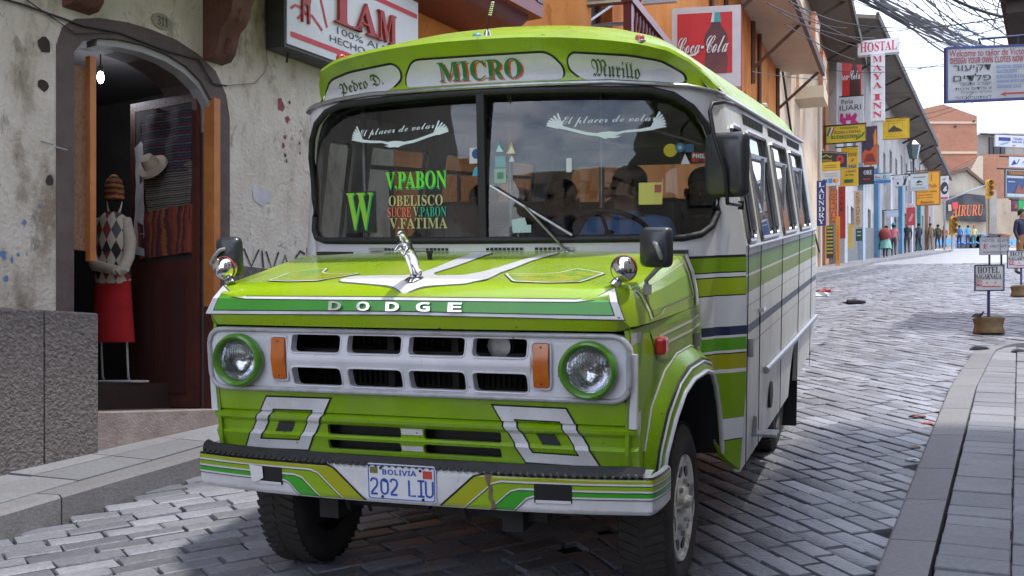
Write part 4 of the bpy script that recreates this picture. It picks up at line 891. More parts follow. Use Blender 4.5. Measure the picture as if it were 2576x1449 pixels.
while s < 84:
    e = s + (.62 if s < 25 else 2.0); (p, d), (q, d2) = at(s), at(e); nrm = Vector((-d.y, d.x))
    a, b = p + nrm * .205, q + Vector((-d2.y, d2.x)) * .205 - (q - p).normalized() * .008
    wa, wb = Vector((wall_x(a.y + .3) - .05, a.y + .3)), Vector((wall_x(b.y + .3) - .05, b.y + .3)); wb -= (wb - wa).normalized() * .008
    nn = 2 if s < 25 else 1
    for k in range(nn):
        t0, t1 = k / nn, (k + 1) / nn - (.010 if k < nn - 1 else 0); R4 = [a.lerp(wa, t0), b.lerp(wb, t0), b.lerp(wb, t1), a.lerp(wa, t1)]; dz = random.gauss(0, .003)
        lp.add([(v.x, v.y, gz(*v) + .145 + dz) for v in R4] + [(v.x, v.y, gz(*v) + .05) for v in R4], [(0, 1, 2, 3), (0, 4, 5, 1), (1, 5, 6, 2), (2, 6, 7, 3), (3, 7, 4, 0)])
    s = e
tag(lp.build('pavement', m_slab, fix=False), kind='structure')
rp_ = MB(); kd = Vector((.404, .915)); kn = Vector((.915, -.404)); ko = Vector((1.73, 5.46))
zb = lambda x, y: gz(x, y) + .045
i = 0
for ci in range(0, 8):
    off = .25 + ci * .335; s = -3.2
    while s < 10.5:
        ln = random.choice((.2, .205, .21, .34)); p = ko + kd * (s + ln / 2) + kn * (off + .165)
        ok = abs(p.x) < .5 * p.y + .6 and p.y > 3.2
        if p.x > 4.6 and p.y > 13.95 - (p.x - 6.2) * .28 - .25: ok = False
        if p.y > 13.4 and p.x < 6.0: ok = ok and (p.x - 5.45) > (p.y - 13.35)
        if ok: sett(rp_, p.x, p.y, math.atan2(kn.y, kn.x), .326, ln - .008, random.gauss(0, .0015), .006, .006, .003, zb)
        s += ln
tag(rp_.build('pavement', m_slab, fix=False), kind='structure')
ub = MB(); ub.add([(*(ko + kd * a + kn * b), gz(*(ko + kd * a + kn * b)) + .022) for a, b in ((-14, .26), (8.2, .26), (8.2, 3.2), (-14, 3.2))], [(0, 1, 2, 3)])
tag(ub.build('pavement_bed', m_bed), kind='structure')

# ================================================================== THE OLD BUILDING WITH THE SHOP DOORWAY (left)
def m_stucco(name, base, dark, light, scale=1.3, bump=.5):
    m = bpy.data.materials.new(name); m.use_nodes = True; t = m.node_tree; b = t.nodes['Principled BSDF']; l = t.links.new; b.inputs['Roughness'].default_value = .9
    co = nd(t, 'ShaderNodeTexCoord'); n1 = nd(t, 'ShaderNodeTexNoise', Scale=scale, Detail=9.0, Roughness=.68); n2 = nd(t, 'ShaderNodeTexNoise', Scale=scale * 4.2, Detail=8.0, Roughness=.75, Distortion=.4); n3 = nd(t, 'ShaderNodeTexNoise', Scale=34.0, Detail=6.0)
    mp = nd(t, 'ShaderNodeMapping'); mp.inputs['Scale'].default_value = (1, 1, .55)
    r = nd(t, 'ShaderNodeValToRGB'); e = r.color_ramp.elements; e[0].position = .38; e[0].color = (*light, 1); e[1].position = .52; e[1].color = (*base, 1); k = r.color_ramp.elements.new(.63); k.color = (*dark, 1)
    r2 = nd(t, 'ShaderNodeValToRGB'); r2.color_ramp.elements[0].position = .575; r2.color_ramp.elements[1].position = .64; r2.color_ramp.elements[1].color = (.6, .6, .6, 1); mx = nd(t, 'ShaderNodeMixRGB'); mx.inputs[2].default_value = (*[q * .62 for q in dark], 1)
    ad_ = nd(t, 'ShaderNodeMath', operation='ADD'); bp = nd(t, 'ShaderNodeBump', Strength=bump, Distance=.03)
    l(co.outputs['Object'], mp.inputs[0]); l(mp.outputs[0], n1.inputs['Vector']); l(mp.outputs[0], n2.inputs['Vector']); l(co.outputs['Object'], n3.inputs['Vector']); l(n1.outputs[0], r.inputs[0]); l(n2.outputs[0], r2.inputs[0]); l(r2.outputs[0], mx.inputs[0]); l(r.outputs[0], mx.inputs[1]); l(mx.outputs[0], b.inputs['Base Color'])
    l(n2.outputs[0], ad_.inputs[0]); l(n3.outputs[0], ad_.inputs[1]); l(ad_.outputs[0], bp.inputs['Height']); l(bp.outputs[0], b.inputs['Normal'])
    return m
m_cream = m_stucco('stained_plaster', (.60, .535, .45), (.29, .23, .17), (.70, .65, .575), 1.7)
oldb = empty('old_building', Wp(0, -.5)); ob = oldb
tag(oldb, 'stained cream plaster building with an arched shop doorway and dark stone plinth', 'building')
def ch(o, root):                       # keep world placement under a thing's Empty
    o.parent = root; o.matrix_parent_inverse = root.matrix_world.inverted() if root.matrix_world != Matrix.Identity(4) else Matrix.Translation(-root.location); return o
bpy.context.view_layer.update()
ARCHI = [(-.11, -.6), (-.11, 2.27), (-.04, 2.36), (.10, 2.42), (.28, 2.455), (.50, 2.47), (.72, 2.455), (.90, 2.41), (1.05, 2.33), (1.16, 2.20), (1.17, 2.02), (1.17, -.6)]
ARCHO = [(-.25, -.6), (-.25, 2.28), (-.20, 2.42), (-.10, 2.50), (.10, 2.56), (.35, 2.595), (.55, 2.60), (.80, 2.585), (1.02, 2.53), (1.20, 2.44), (1.31, 2.28), (1.35, 2.1), (1.35, -.6)]
outw = [(-16, -5), (3.49, -1.2), (3.49, 9), (-16, 9)]
wallp = [(-16, -5), (-.25, -1.5), ] + ARCHO[1:-1] + [(1.35, -1.2), (3.49, -1.2), (3.49, 6.4), (-16, 6.4)]
ch(panel('plaster_wall', [[wallp]], lambda u, z, o=0: Wp(u, z, o), m_cream, None, ((), ()), 0, .45), ob)
m_brown = M('brown_band', (.095, .066, .062), .75, scale=6, col2=(.13, .098, .09), bump=.2)
band = ARCHO + ARCHI[::-1]
ch(panel('doorway_band', [[band]], lambda u, z, o=0: Wp(u, z, o), m_brown, None, ((), ()), .006, .46), ob)
c = MB(); c.grid([[Wp(u, z, -.10) for u, z in ARCHI[2:10]], [Wp(u, z, -.36) for u, z in ARCHI[2:10]]]); 
ch(panel('arch_soffit', [[[(a, b - .004) for a, b in ARCHI[3:11]] + [(a, b - .05) for a, b in ARCHI[3:11]][::-1]]], lambda u, z, o=0: Wp(u, z, o - .02), M('soffit_plaster', (.40, .39, .39), .8, var=.2), None, ((), ()), 0, .11), ob)
m_gran = M('dark_granite', (.095, .082, .08), .75, scale=30, col2=(.20, .175, .17), bump=.9, bscale=45, detail=8)
def stone(name, u0, u1, z0, z1, th, g=ob):
    out_ = MB(); out_.prism([(u0, z0), (u1, z0), (u1, z1), (u0, z1)], Wp, -.05, th); o = out_.build(name, m_gran); b = o.modifiers.new('b', 'BEVEL'); b.width = .012; b.segments = 2; return ch(o, g)
for a, b in ((-1.30, -.80), (-.79, -.44), (-.43, -.01), (-2.6, -1.31), (-4.2, -2.61)): stone('plinth_stone', a, b, -1.9, .48, .13)
c = MB(); c.prism([(1.36, -1), (3.49, -1), (3.49, .94), (1.36, .94)], Wp, -.02, .02); ch(c.build('dado', m_gran), ob)
m_step = M('step_concrete', (.30, .25, .235), .8, scale=7, col2=(.20, .15, .14), bump=.3)
c = MB(); c.prism([(0.0, -.9), (1.34, -.9), (1.34, -.20), (0.0, -.20)], Wp, -.5, .09); o = c.build('doorstep', m_step); b = o.modifiers.new('b', 'BEVEL'); b.width = .015; b.segments = 2; ch(o, ob)
# room behind the doorway
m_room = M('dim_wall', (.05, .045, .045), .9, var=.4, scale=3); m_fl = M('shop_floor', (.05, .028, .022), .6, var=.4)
def prm(name, u0, u1, z0, z1, o0, o1, mat, root=ob):
    c = MB(); c.prism([(u0, z0), (u1, z0), (u1, z1), (u0, z1)], Wp, o0, o1); o = c.build(name, mat); return ch(o, root) if root else o
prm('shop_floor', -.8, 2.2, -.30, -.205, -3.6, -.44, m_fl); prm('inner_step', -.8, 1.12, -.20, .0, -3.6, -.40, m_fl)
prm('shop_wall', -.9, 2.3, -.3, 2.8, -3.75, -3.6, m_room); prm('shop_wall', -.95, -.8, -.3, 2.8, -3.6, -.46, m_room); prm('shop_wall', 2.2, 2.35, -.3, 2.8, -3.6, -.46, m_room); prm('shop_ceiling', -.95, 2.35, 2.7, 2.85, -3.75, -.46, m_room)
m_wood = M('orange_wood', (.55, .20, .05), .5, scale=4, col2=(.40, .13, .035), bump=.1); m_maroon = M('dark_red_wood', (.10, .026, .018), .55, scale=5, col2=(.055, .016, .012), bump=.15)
# left shutter leaf and right leaf
dr = prm('door_leaf', .075, .125, .86, 2.30, -.11, -.06, m_wood)
f_leaf = None
ch(panel('reed_panel', [[[(-.10, .93), (.078, .93), (.078, 2.22), (-.10, 2.22)]]], lambda u, z, o=0: Wp(u, z, -.10 + o), M('reed', (.36, .20, .12), .7, scale=30, col2=(.22, .11, .06), bump=.5), None, ((), ()), 0, .02), ob)
prm('door_post', 1.155, 1.22, .60, 2.22, -.08, .035, m_wood); prm('door_post', 1.155, 1.22, -.2, .599, -.08, .03, m_maroon)
# open right leaf, standing square to the wall
LF = lambda a, z, o=0: Wp(1.14 + o, z, -.10 - a)
leaf = ch(panel('glazed_leaf', [[[(0, -.19), (.76, -.19), (.76, 2.27), (0, 2.27)], [(.05, .97), (.70, .97), (.70, 2.2), (.05, 2.2)]]], LF, m_maroon, None, ((), ()), 0, .04), ob)
ch(panel('leaf_backing', [[[(.05, .97), (.70, .97), (.70, 2.2), (.05, 2.2)]]], LF, M('leaf_back', (.03, .02, .02), .8), None, ((), ()), -.03, .008), leaf)
ch(panel('leaf_panel', [[[(.12, -.08), (.36, -.08), (.36, .82), (.12, .82)]], [[(.44, -.08), (.66, -.08), (.66, .82), (.44, .82)]]], LF, M('leaf_low', (.055, .016, .014), .6), None, ((), ()), -.045, .012), leaf)
# carved corbels of the balcony above
m_corb = M('carved_wood', (.15, .055, .035), .6, scale=9, col2=(.08, .03, .02), bump=.3)
def corbel(u0, u1, zb_):
    pr = [(0, zb_), (.10, zb_ + .01), (.15, zb_ + .06), (.17, zb_ + .13), (.20, zb_ + .22), (.26, zb_ + .26), (.30, zb_ + .32), (.32, zb_ + .40), (.36, zb_ + .47), (.42, zb_ + .49), (.46, zb_ + .56), (.48, zb_ + .66), (.60, zb_ + .68), (.60, zb_ + .85), (0, zb_ + .85)]
    rows = [[Wp(u, z, o) for o, z in pr] for u in (u0, u1)]; c = MB(); c.grid(rows, closed=True); n = len(pr)
    for uu in (u0, u1):
        tri = tessellate_polygon([[Vector((a, b, 0)) for a, b in pr]]); c.add([Wp(uu, z, o) for o, z in pr], tri)
    for k in range(3):
        zz = zb_ + .08 + k * .21; o0 = .06 + k * .12
        c.tube([Wp(u1 + .004, zz, o0), Wp(u1 + .012, zz + .07, o0 + .03), Wp(u1 + .004, zz + .16, o0 + .05)], [.012, .022, .010], 6)
        c.tube([Wp((u0 + u1) / 2, zz - .02, o0 + .09), Wp((u0 + u1) / 2, zz + .08, o0 + .135)], .02, 6)
    return ch(c.build('corbel', m_corb, smooth=40), ob)
corbel(1.07, 1.27, 2.50); corbel(-.20, .02, 2.555)
prm('balcony_floor', -1.2, 1.9, 3.36, 3.5, -.1, 1.0, m_corb)
prm('eaves', -16, 3.8, 6.4, 6.6, -.6, 1.9, M('eave_boards', (.30, .22, .15), .8, var=.3))
# worn holes, scraps of paint, house number, notice, graffiti
for u, z, r in ((-.34, 2.26, .055), (-.35, 1.99, .045), (-.30, 1.36, .035)):
    c = MB(); c.add([Wp(u + r * math.cos(t) * random.uniform(.7, 1.1), z + r * 1.1 * math.sin(t) * random.uniform(.7, 1.1), .004) for t in [k * .7 for k in range(9)]], [tuple(range(9))])
    ch(c.build('wall_hole', M('hole_dark', (.05, .035, .03), 1.), fix=False), ob)
def scrap(name, cx, cz, r, mat, n=9):
    ch(panel(name, [[[(cx + r * math.cos(t) * random.uniform(.4, 1.1), cz + r * 1.3 * math.sin(t) * random.uniform(.4, 1.1)) for t in [k * 2 * math.pi / n for k in range(n)]]]], Wp, mat, None, ((), ()), .004), ob)
m_scr = M('red_scrap', (.30, .06, .09), .8, var=.4, scale=20); m_scd = M('dark_scrap', (.09, .08, .10), .9)
for px, py, r, mt in ((705, 268, .06, m_scr), (722, 300, .03, m_scr), (716, 345, .02, m_scr), (712, 365, .025, m_scr), (752, 360, .015, m_scr), (716, 390, .02, m_scd), (720, 405, .015, m_scd), (728, 258, .015, m_scd), (756, 330, .01, m_scr), (735, 348, .008, m_scd), (753, 385, .012, m_scr)):
    u, z = Wu(px, py); scrap('paint_scrap', u, z, r, mt)
m_blu = M('blue_fleck', (.12, .22, .42), .9)
for px, py, r in ((8, 640, .03), (30, 655, .02), (60, 560, .02), (45, 640, .012), (100, 520, .012), (15, 700, .02)):
    u, z = Wu(px, py); scrap('paint_scrap', u, z, r, m_blu)
u0, z1 = Wu(634, 470); u1, z0 = Wu(680, 520)
ch(panel('torn_notice', [[[(u0, z1), (u1, z1 - .01), (u1 - .005, z0 + .02), (u1 - .05, z0 + .03), (u1 - .09, z0 - .01), (u0 + .06, z0 + .01), (u0 + .02, z0 + .03), (u0, z0 + .05)]]], Wp, M('old_paper', (.42, .41, .44), .8, scale=6, col2=(.60, .60, .63)), None, ((), ()), .006, .002), ob)
m_graf = M('graffiti', (.075, .07, .085), .9, var=.5, scale=30)
for sname, px0, py0, px1, py1 in (('V', 612, 625, 650, 668), ('I', 655, 630, 664, 672), ('V', 668, 632, 700, 678), ('A', 704, 640, 730, 684), ('E', 742, 630, 766, 688), ('L', 776, 650, 788, 690)):
    (u0, z1), (u1, _), (_, z0) = Wu(px0, py0), Wu(px1, py0), Wu(px0, py1)
    GL = {'V': [[(0, 1), (.5, 0), (1, 1.05)]], 'I': [[(.3, 1), (.7, 0)]], 'A': [[(0, 0), (.45, 1), (1, -.05)], [(.15, .4), (.85, .38)]], 'E': [[(1, .9), (.5, 1), (.05, .7), (.0, .35), (.4, .0), (.9, .12)], [(.1, .52), (.8, .55)]], 'L': [[(.4, 1), (.3, 0)]]}[sname]
    ch(panel('graffiti', [[ribbon([(u0 + a * (u1 - u0), z0 + b * (z1 - z0)) for a, b in g], .020)] for g in GL], Wp, m_graf, None, ((), ()), .023 if z0 < .9 else .005), ob)
u, z = Wu(405, 55); el = lambda r1, r2, cu=u, cz=z: [(cu + r1 * math.cos(t), cz + r2 * math.sin(t)) for t in [k * .35 for k in range(18)]]
hn = ch(panel('house_number', [[el(.095, .06)]], Wp, M('number_plate_stone', (.36, .32, .24), .7, var=.3, scale=20), None, ((), ()), .012, .012), ob)
o = text('311', (u - .045, z - .032, u + .055, z + .035), Wp, M('num_black', (.03, .025, .02), .6), None, 'serif', .014); ch(o, hn)
# cables stapled to the wall
def cable(name, pts, r, mat, root=None, lab=None, cat='cable', grp=None, n=5):
    c = MB(); c.tube(pts, r, n); o = c.build(name, mat, smooth=60)
    if root: ch(o, root)
    else: tag(o, lab, cat, grp)
    return o
m_cab = M('cable_black', (.018, .018, .022), .6)
def wp(px, py, off=.02): u, z = Wu(px, py, off); return Wp(u, z, off)
cable('wall_cable', [wp(-20, -10), wp(60, 12), wp(150, 44), wp(210, 65), wp(300, 82), wp(420, 128), wp(500, 150), wp(535, 210), wp(570, 216)], .008, m_cab, ob); cable('wall_cable', [wp(60, -5), wp(140, 50), wp(190, 85), wp(280, 82)], .004, m_cab, ob)
cable('wall_cable', [wp(670, 120), wp(672, 160), wp(664, 185), wp(640, 210), wp(560, 216)], .004, M('cable_grey', (.2, .19, .18), .7), ob)
for px, py in ((104, 355), (140, 370)): cable('wall_hook', [wp(px, py, .0), wp(px + 30, py + 8, .06)], .006, m_steel, ob)

# ---- things in the doorway
m_bulb = M('lit_bulb', (.75, .8, 1.0), .3, emit=14)
c = MB(); pb = Wp(1.0, 2.50, -1.1); c.ball(pb, (.028, .028, .05), 12); o = c.build('bulb', m_bulb, smooth=180); r_ = empty('hanging_lamp', pb); bpy.context.view_layer.update(); ch(o, r_); tag(r_, 'small lit bulb hanging inside the dark shop doorway', 'lamp')
c = MB(); c.tube([pb + Vector((0, 0, .05)), Wp(1.0, 2.69, -1.1)], .006, 6); c.lathe([(.02, .05), (.022, .09)], Matrix.Translation(pb), 10); ch(c.build('flex', m_dark), r_)
bl = bpy.data.lights.new('bulb_light', 'POINT'); bl.energy = 6; bl.color = (.85, .9, 1); bl.shadow_soft_size = .06; bo = bpy.data.objects.new('bulb_light', bl); COL.objects.link(bo); bo.location = pb + Vector((0, 0, -.09)); ch(bo, r_)
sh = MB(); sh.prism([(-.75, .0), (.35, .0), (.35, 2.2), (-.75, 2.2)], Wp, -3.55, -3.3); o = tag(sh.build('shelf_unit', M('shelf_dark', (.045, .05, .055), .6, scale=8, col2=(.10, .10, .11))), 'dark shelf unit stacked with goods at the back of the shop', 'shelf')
mats_ = [M('cloth%d' % i, cc, .9, var=.4, scale=20) for i, cc in enumerate([(.05, .12, .14), (.2, .2, .22), (.06, .05, .10), (.22, .05, .04), (.12, .12, .10)])]
for k in range(6):
    c = MB()
    a = -.66 + (k % 3) * .33; z = .62 + (k // 3) * .72; c.prism(rr(a, z, a + .27, z + .46, .06), Wp, -3.3, -3.12); o = c.build('folded_textile', mats_[k % 5]); b = o.modifiers.new('b', 'BEVEL'); b.width = .03; b.segments = 3
    tag(o, 'bundle of folded textiles on the dark shelf at the back of the shop', 'textiles', 'textile bundles on the shop shelf')
# sweaters hung on the open glazed leaf
def m_knit(name, cols, sc=26, ax=2):
    m = bpy.data.materials.new(name); m.use_nodes = True; t = m.node_tree; b = t.nodes['Principled BSDF']; b.inputs['Roughness'].default_value = .95; l = t.links.new
    co = nd(t, 'ShaderNodeTexCoord'); sp = nd(t, 'ShaderNodeSeparateXYZ'); mu = nd(t, 'ShaderNodeMath', operation='MULTIPLY'); mu.inputs[1].default_value = sc / len(cols); fr = nd(t, 'ShaderNodeMath', operation='FRACT')
    n = nd(t, 'ShaderNodeTexVoronoi', Scale=38.0); ad_ = nd(t, 'ShaderNodeMath', operation='MULTIPLY_ADD'); ad_.inputs[1].default_value = .55 / len(cols) * 1.2; r = nd(t, 'ShaderNodeValToRGB'); r.color_ramp.interpolation = 'CONSTANT'
    for i, cc in enumerate(cols):
        e = r.color_ramp.elements[0] if i == 0 else r.color_ramp.elements[1] if i == 1 else r.color_ramp.elements.new(i / len(cols)); e.position = i / len(cols); e.color = (*cc, 1)
    l(co.outputs['Object'], sp.inputs[0]); l(co.outputs['Object'], n.inputs['Vector']); l(sp.outputs[ax], mu.inputs[0]); l(n.outputs['Distance'], ad_.inputs[0]); l(mu.outputs[0], ad_.inputs[2]); l(ad_.outputs[0], fr.inputs[0]); l(fr.outputs[0], r.inputs[0]); l(r.outputs[0], b.inputs['Base Color'])
    return m
def garment(name, P, mat, label, cat, dep=.03):
    def fn(a, z, o=0): return LF(a, z, -.05 - o - .012 * math.sin(a * 22 + z * 5) - .006 * math.sin(z * 31))
    ob_ = panel(name, [[P]], fn, mat, None, ([k * .07 for k in range(14)], [k * .1 for k in range(2, 22)]), .01, dep, 60); tag(ob_, label, cat); return ob_
garment('dark_sweater', [(.05, 2.14), (.25, 2.19), (.33, 2.16), (.41, 2.19), (.62, 2.13), (.64, 1.95), (.58, 1.92), (.56, 1.66), (.08, 1.66), (.05, 1.9)], m_knit('knit_dark', [(.02, .022, .035), (.09, .09, .10), (.02, .02, .03), (.14, .025, .03), (.02, .02, .035), (.05, .05, .075)], 90), 'dark navy patterned knit sweater hanging highest on the open door leaf', 'sweater')
garment('grey_sweater', [(.05, 1.74), (.24, 1.80), (.33, 1.77), (.42, 1.80), (.66, 1.74), (.67, 1.60), (.55, 1.56), (.54, 1.36), (.07, 1.37), (.05, 1.6)], m_knit('knit_grey', [(.16, .14, .11), (.05, .045, .04), (.20, .18, .14), (.09, .08, .07), (.15, .13, .11), (.035, .03, .035)], 110), 'grey brown knit sweater with bands below the dark sweater on the door leaf', 'sweater')
garment('striped_cloth', [(.04, 1.40), (.64, 1.38), (.63, 1.0), (.05, 1.02)], m_knit('weave_red', [(.18, .035, .02), (.07, .02, .02), (.24, .08, .02), (.13, .02, .02), (.05, .02, .03), (.22, .05, .025)], 60, 1), 'red and brown striped woven cloth hanging lowest on the door leaf', 'cloth')
c = MB(); hp = LF(.40, 1.72, -.13); RT = Matrix.Translation(hp); c.lathe([(.13, -.02), (.125, .0), (.07, .01), (.065, .05), (.05, .085), (.0, .09)], RT @ Matrix.Rotation(R_(50), 4, 'X') @ Matrix.Rotation(R_(-20), 4, 'Y'), 20); tag(c.build('felt_hat', M('felt', (.42, .34, .26), .9, var=.2), smooth=50), 'pale felt hat hung over the grey sweater on the door leaf', 'hat')
garment('white_cloth', [(.60, 1.98), (.69, 1.90), (.68, 1.30), (.70, 1.05), (.58, 1.02), (.57, 1.6)], M('white_cotton', (.55, .54, .55), .9, var=.2), 'plain white cloth hanging along the free edge of the open door leaf', 'cloth', .008)
# mannequin stand in the doorway
mq = empty('mannequin', Wp(.73, .0, -.62)); bpy.context.view_layer.update(); tag(mq, 'white stand dressed in argyle sweater, red skirt and striped knit hat in the shop doorway', 'mannequin')
MO = Wp(.73, 0, -.62); ex = Vector((.99, -.12, 0)); ey = Vector((.12, .99, 0))
def mp3(a, b, z): return MO + ex * a + ey * b + Vector((0, 0, z))
m_wire = M('white_wire', (.62, .62, .60), .4)
c = MB(); 
for a in (-.10, .11): c.tube([mp3(a, .058, .014), mp3(a, .03, .05), mp3(a, 0, .42), mp3(a, 0, .6), mp3(0, 0, .9), mp3(0, 0, 1.3)], .009, 8)
c.ring([mp3(-.17, -.12, .014), mp3(.22, -.12, .014), mp3(.26, .06, .014), mp3(-.13, .06, .014)], .010, 6); c.tube([mp3(-.03, 0, 1.30), mp3(-.045, 0, 1.37), mp3(-.05, 0, 1.42)], [.012, .008, .003], 6); c.tube([mp3(.04, 0, 1.30), mp3(.065, 0, 1.36), mp3(.075, 0, 1.41)], [.012, .008, .003], 6)
ch(c.build('stand', m_wire, smooth=60), mq)
def tubez(secs, n=20): return [[mp3(cx + rx * math.cos(t), ry * math.sin(t), z) for t in [2 * math.pi * k / n for k in range(n)]] for z, rx, ry, cx in secs]
m_argyle = bpy.data.materials.new('argyle_knit'); m_argyle.use_nodes = True; t = m_argyle.node_tree; b_ = t.nodes['Principled BSDF']; b_.inputs['Roughness'].default_value = .95
co = nd(t, 'ShaderNodeTexCoord'); mpp = nd(t, 'ShaderNodeMapping'); mpp.inputs['Rotation'].default_value = (0, R_(45), 0); mpp.inputs['Scale'].default_value = (20, 0, 12.5); ck = nd(t, 'ShaderNodeTexChecker', Scale=1.0)
mpp2 = nd(t, 'ShaderNodeMapping'); mpp2.vector_type = 'POINT'; mpp2.inputs['Scale'].default_value = (1, 1, .72)
ck.inputs[1].default_value = (.56, .50, .42, 1); sp = nd(t, 'ShaderNodeTexNoise', Scale=4.0); r = nd(t, 'ShaderNodeValToRGB'); r.color_ramp.interpolation = 'CONSTANT'; r.color_ramp.elements[0].color = (.03, .03, .04, 1); r.color_ramp.elements[1].position = .5; r.color_ramp.elements[1].color = (.26, .05, .05, 1); e = r.color_ramp.elements.new(.58); e.color = (.10, .10, .13, 1)
sx_ = nd(t, 'ShaderNodeSeparateXYZ'); cmp_ = nd(t, 'ShaderNodeMath', operation='GREATER_THAN'); cmp_.inputs[1].default_value = -.2; mixc = nd(t, 'ShaderNodeMixRGB'); mixc.inputs[1].default_value = (.56, .50, .42, 1)
l = t.links.new; l(co.outputs['Object'], mpp2.inputs[0]); l(mpp2.outputs[0], mpp.inputs[0]); l(mpp.outputs[0], ck.inputs[0]); l(co.outputs['Object'], sp.inputs['Vector']); l(sp.outputs[0], r.inputs[0]); l(r.outputs[0], ck.inputs[2]); l(ck.outputs[0], b_.inputs['Base Color'])
c = MB(); c.grid(tubez([(.98, .118, .10, .0), (1.04, .135, .11, .0), (1.12, .128, .105, .0), (1.22, .125, .10, 0), (1.28, .115, .09, 0), (1.315, .07, .06, 0), (1.325, .045, .045, 0)]), closed=True)
rws = tubez([(.765, .132, .11, .0), (.80, .14, .112, 0), (.88, .14, .112, 0), (.99, .118, .10, .0)]); c.grid(rws, closed=True)
swt = ch(c.build('sweater_body', m_argyle, smooth=60), mq)
m_cr = M('cream_knit', (.52, .46, .38), .95, var=.15, scale=30)
for s_, P in ((-1, [(-.10, .0, 1.27), (-.150, -.02, 1.12), (-.145, -.06, .98), (-.08, -.13, .90), (.10, -.15, .86)]), (1, [(.10, .0, 1.27), (.150, -.02, 1.10), (.150, -.05, .97), (.14, -.11, .88), (.10, -.14, .84)])):
    c = MB(); c.tube([mp3(*p) for p in P], [.046, .050, .047, .045, .04], 10); ch(c.build('sleeve', m_cr, smooth=60), mq)
c = MB(); c.tube([mp3(.10, -.15, .86), mp3(.2, -.16, .86)], .014, 8); ch(c.build('cuff_peg', m_wire), mq)
c = MB(); c.grid(tubez([(.315, .165, .10, .01), (.5, .16, .10, .0), (.80, .138, .105, 0)]), closed=True); ch(c.build('skirt', M('red_cloth', (.45, .012, .015), .9, var=.3, scale=8), smooth=60), mq)
c = MB(); c.grid(tubez([(1.42, .078, .078, .01), (1.50, .078, .078, .01), (1.57, .06, .06, .01), (1.615, .02, .02, .01), (1.62, .001, .001, .01)]), closed=True); ch(c.build('knit_hat', m_knit('knit_hat_bands', [(.35, .12, .04), (.05, .04, .03), (.42, .16, .05), (.12, .03, .03)], 46), smooth=60), mq)
# ================================================================== BUILDINGS UP THE STREET
def box_at(name, f, u0, u1, z0, z1, o0, o1, mat, root):
    c = MB(); c.prism([(u0, z0), (u1, z0), (u1, z1), (u0, z1)], f, o0, o1); o = c.build(name, mat); return ch(o, root) if root else o
def building(name, org, label, cat='building'):
    r = empty(name, org); bpy.context.view_layer.update(); tag(r, label, cat); return r
def openings(f, root, wall_mat, u0, u1, z0, z1, wins, thick=.35, name='plaster_wall', frame=None, pane=None, deep=.16):
    """a wall with real openings; wins: (ua, ub, za, zb, kind)"""
    hs = [[(a, c_), (b, c_), (b, d), (a, d)] for a, b, c_, d, k in wins]
    ch(panel(name, [[[(u0, z0), (u1, z0), (u1, z1), (u0, z1)]] + hs], f, wall_mat, None, ((), ()), 0, thick), root)
    for a, b, c_, d, k in wins:
        fm = MB(); w_ = .06
        for q in ((a, c_, b, c_ + w_), (a, d - w_, b, d), (a, c_ + w_, a + w_, d - w_), (b - w_, c_ + w_, b, d - w_), ((a + b) / 2 - .025, c_ + w_, (a + b) / 2 + .025, d - w_)):
            fm.prism([(q[0], q[1]), (q[2], q[1]), (q[2], q[3]), (q[0], q[3])], f, -deep - .05, -deep)
        if k == 'w': fm.prism([(a + w_, (c_ * .35 + d * .65)), (b - w_, (c_ * .35 + d * .65)), (b - w_, (c_ * .35 + d * .65) + .04), (a + w_, (c_ * .35 + d * .65) + .04)], f, -deep - .05, -deep)
        o = ch(fm.build('window' if k == 'w' else 'door', frame or m_maroon), root)
        p = panel('pane' if k == 'w' else 'door_panel', [[[(a, c_), (b, c_), (b, d), (a, d)]]], f, pane or (M('dark_pane', (.03, .035, .04), .08) if k == 'w' else M('door_dark', (.06, .04, .035), .6)), None, ((), ()), -deep - .06)
        p.parent = o; p.matrix_parent_inverse = o.matrix_world.inverted()
def baluster_row(f, root, u0, u1, z0, z1, o, mat, n, ends=True, name='baluster', r=.035):
    for k in range(n):
        u = u0 + (u1 - u0) * (k + .5) / n; b = f(u, z0, o); h = z1 - z0; c = MB()
        c.lathe([(r * .9, 0), (r, h * .06), (r * .45, h * .12), (r * .7, h * .28), (r, h * .42), (r * .55, h * .58), (r * .4, h * .75), (r * .8, h * .9), (r * .8, h)], Matrix.Translation(b), 10); ch(c.build(name, mat, smooth=50), root)
m_orange = m_stucco('orange_plaster', (.60, .20, .035), (.45, .13, .025), (.66, .26, .06), .8, .2)
m_mar = M('maroon_paint', (.17, .018, .018), .4, scale=6, col2=(.09, .016, .015), coat=.2)
ob1 = building('orange_building', Wp(3.5, -.3), 'orange plastered building with a maroon balcony rising behind the minibus roof'); fA = lambda u, z, o=0: Wp(3.50 + u, z, o)
openings(fA, ob1, m_orange, 0, 3.75, -1, 7.2, [(.2, 1.2, 3.95, 6.2, 'd'), (2.2, 3.1, .2, 2.2, 'w')])
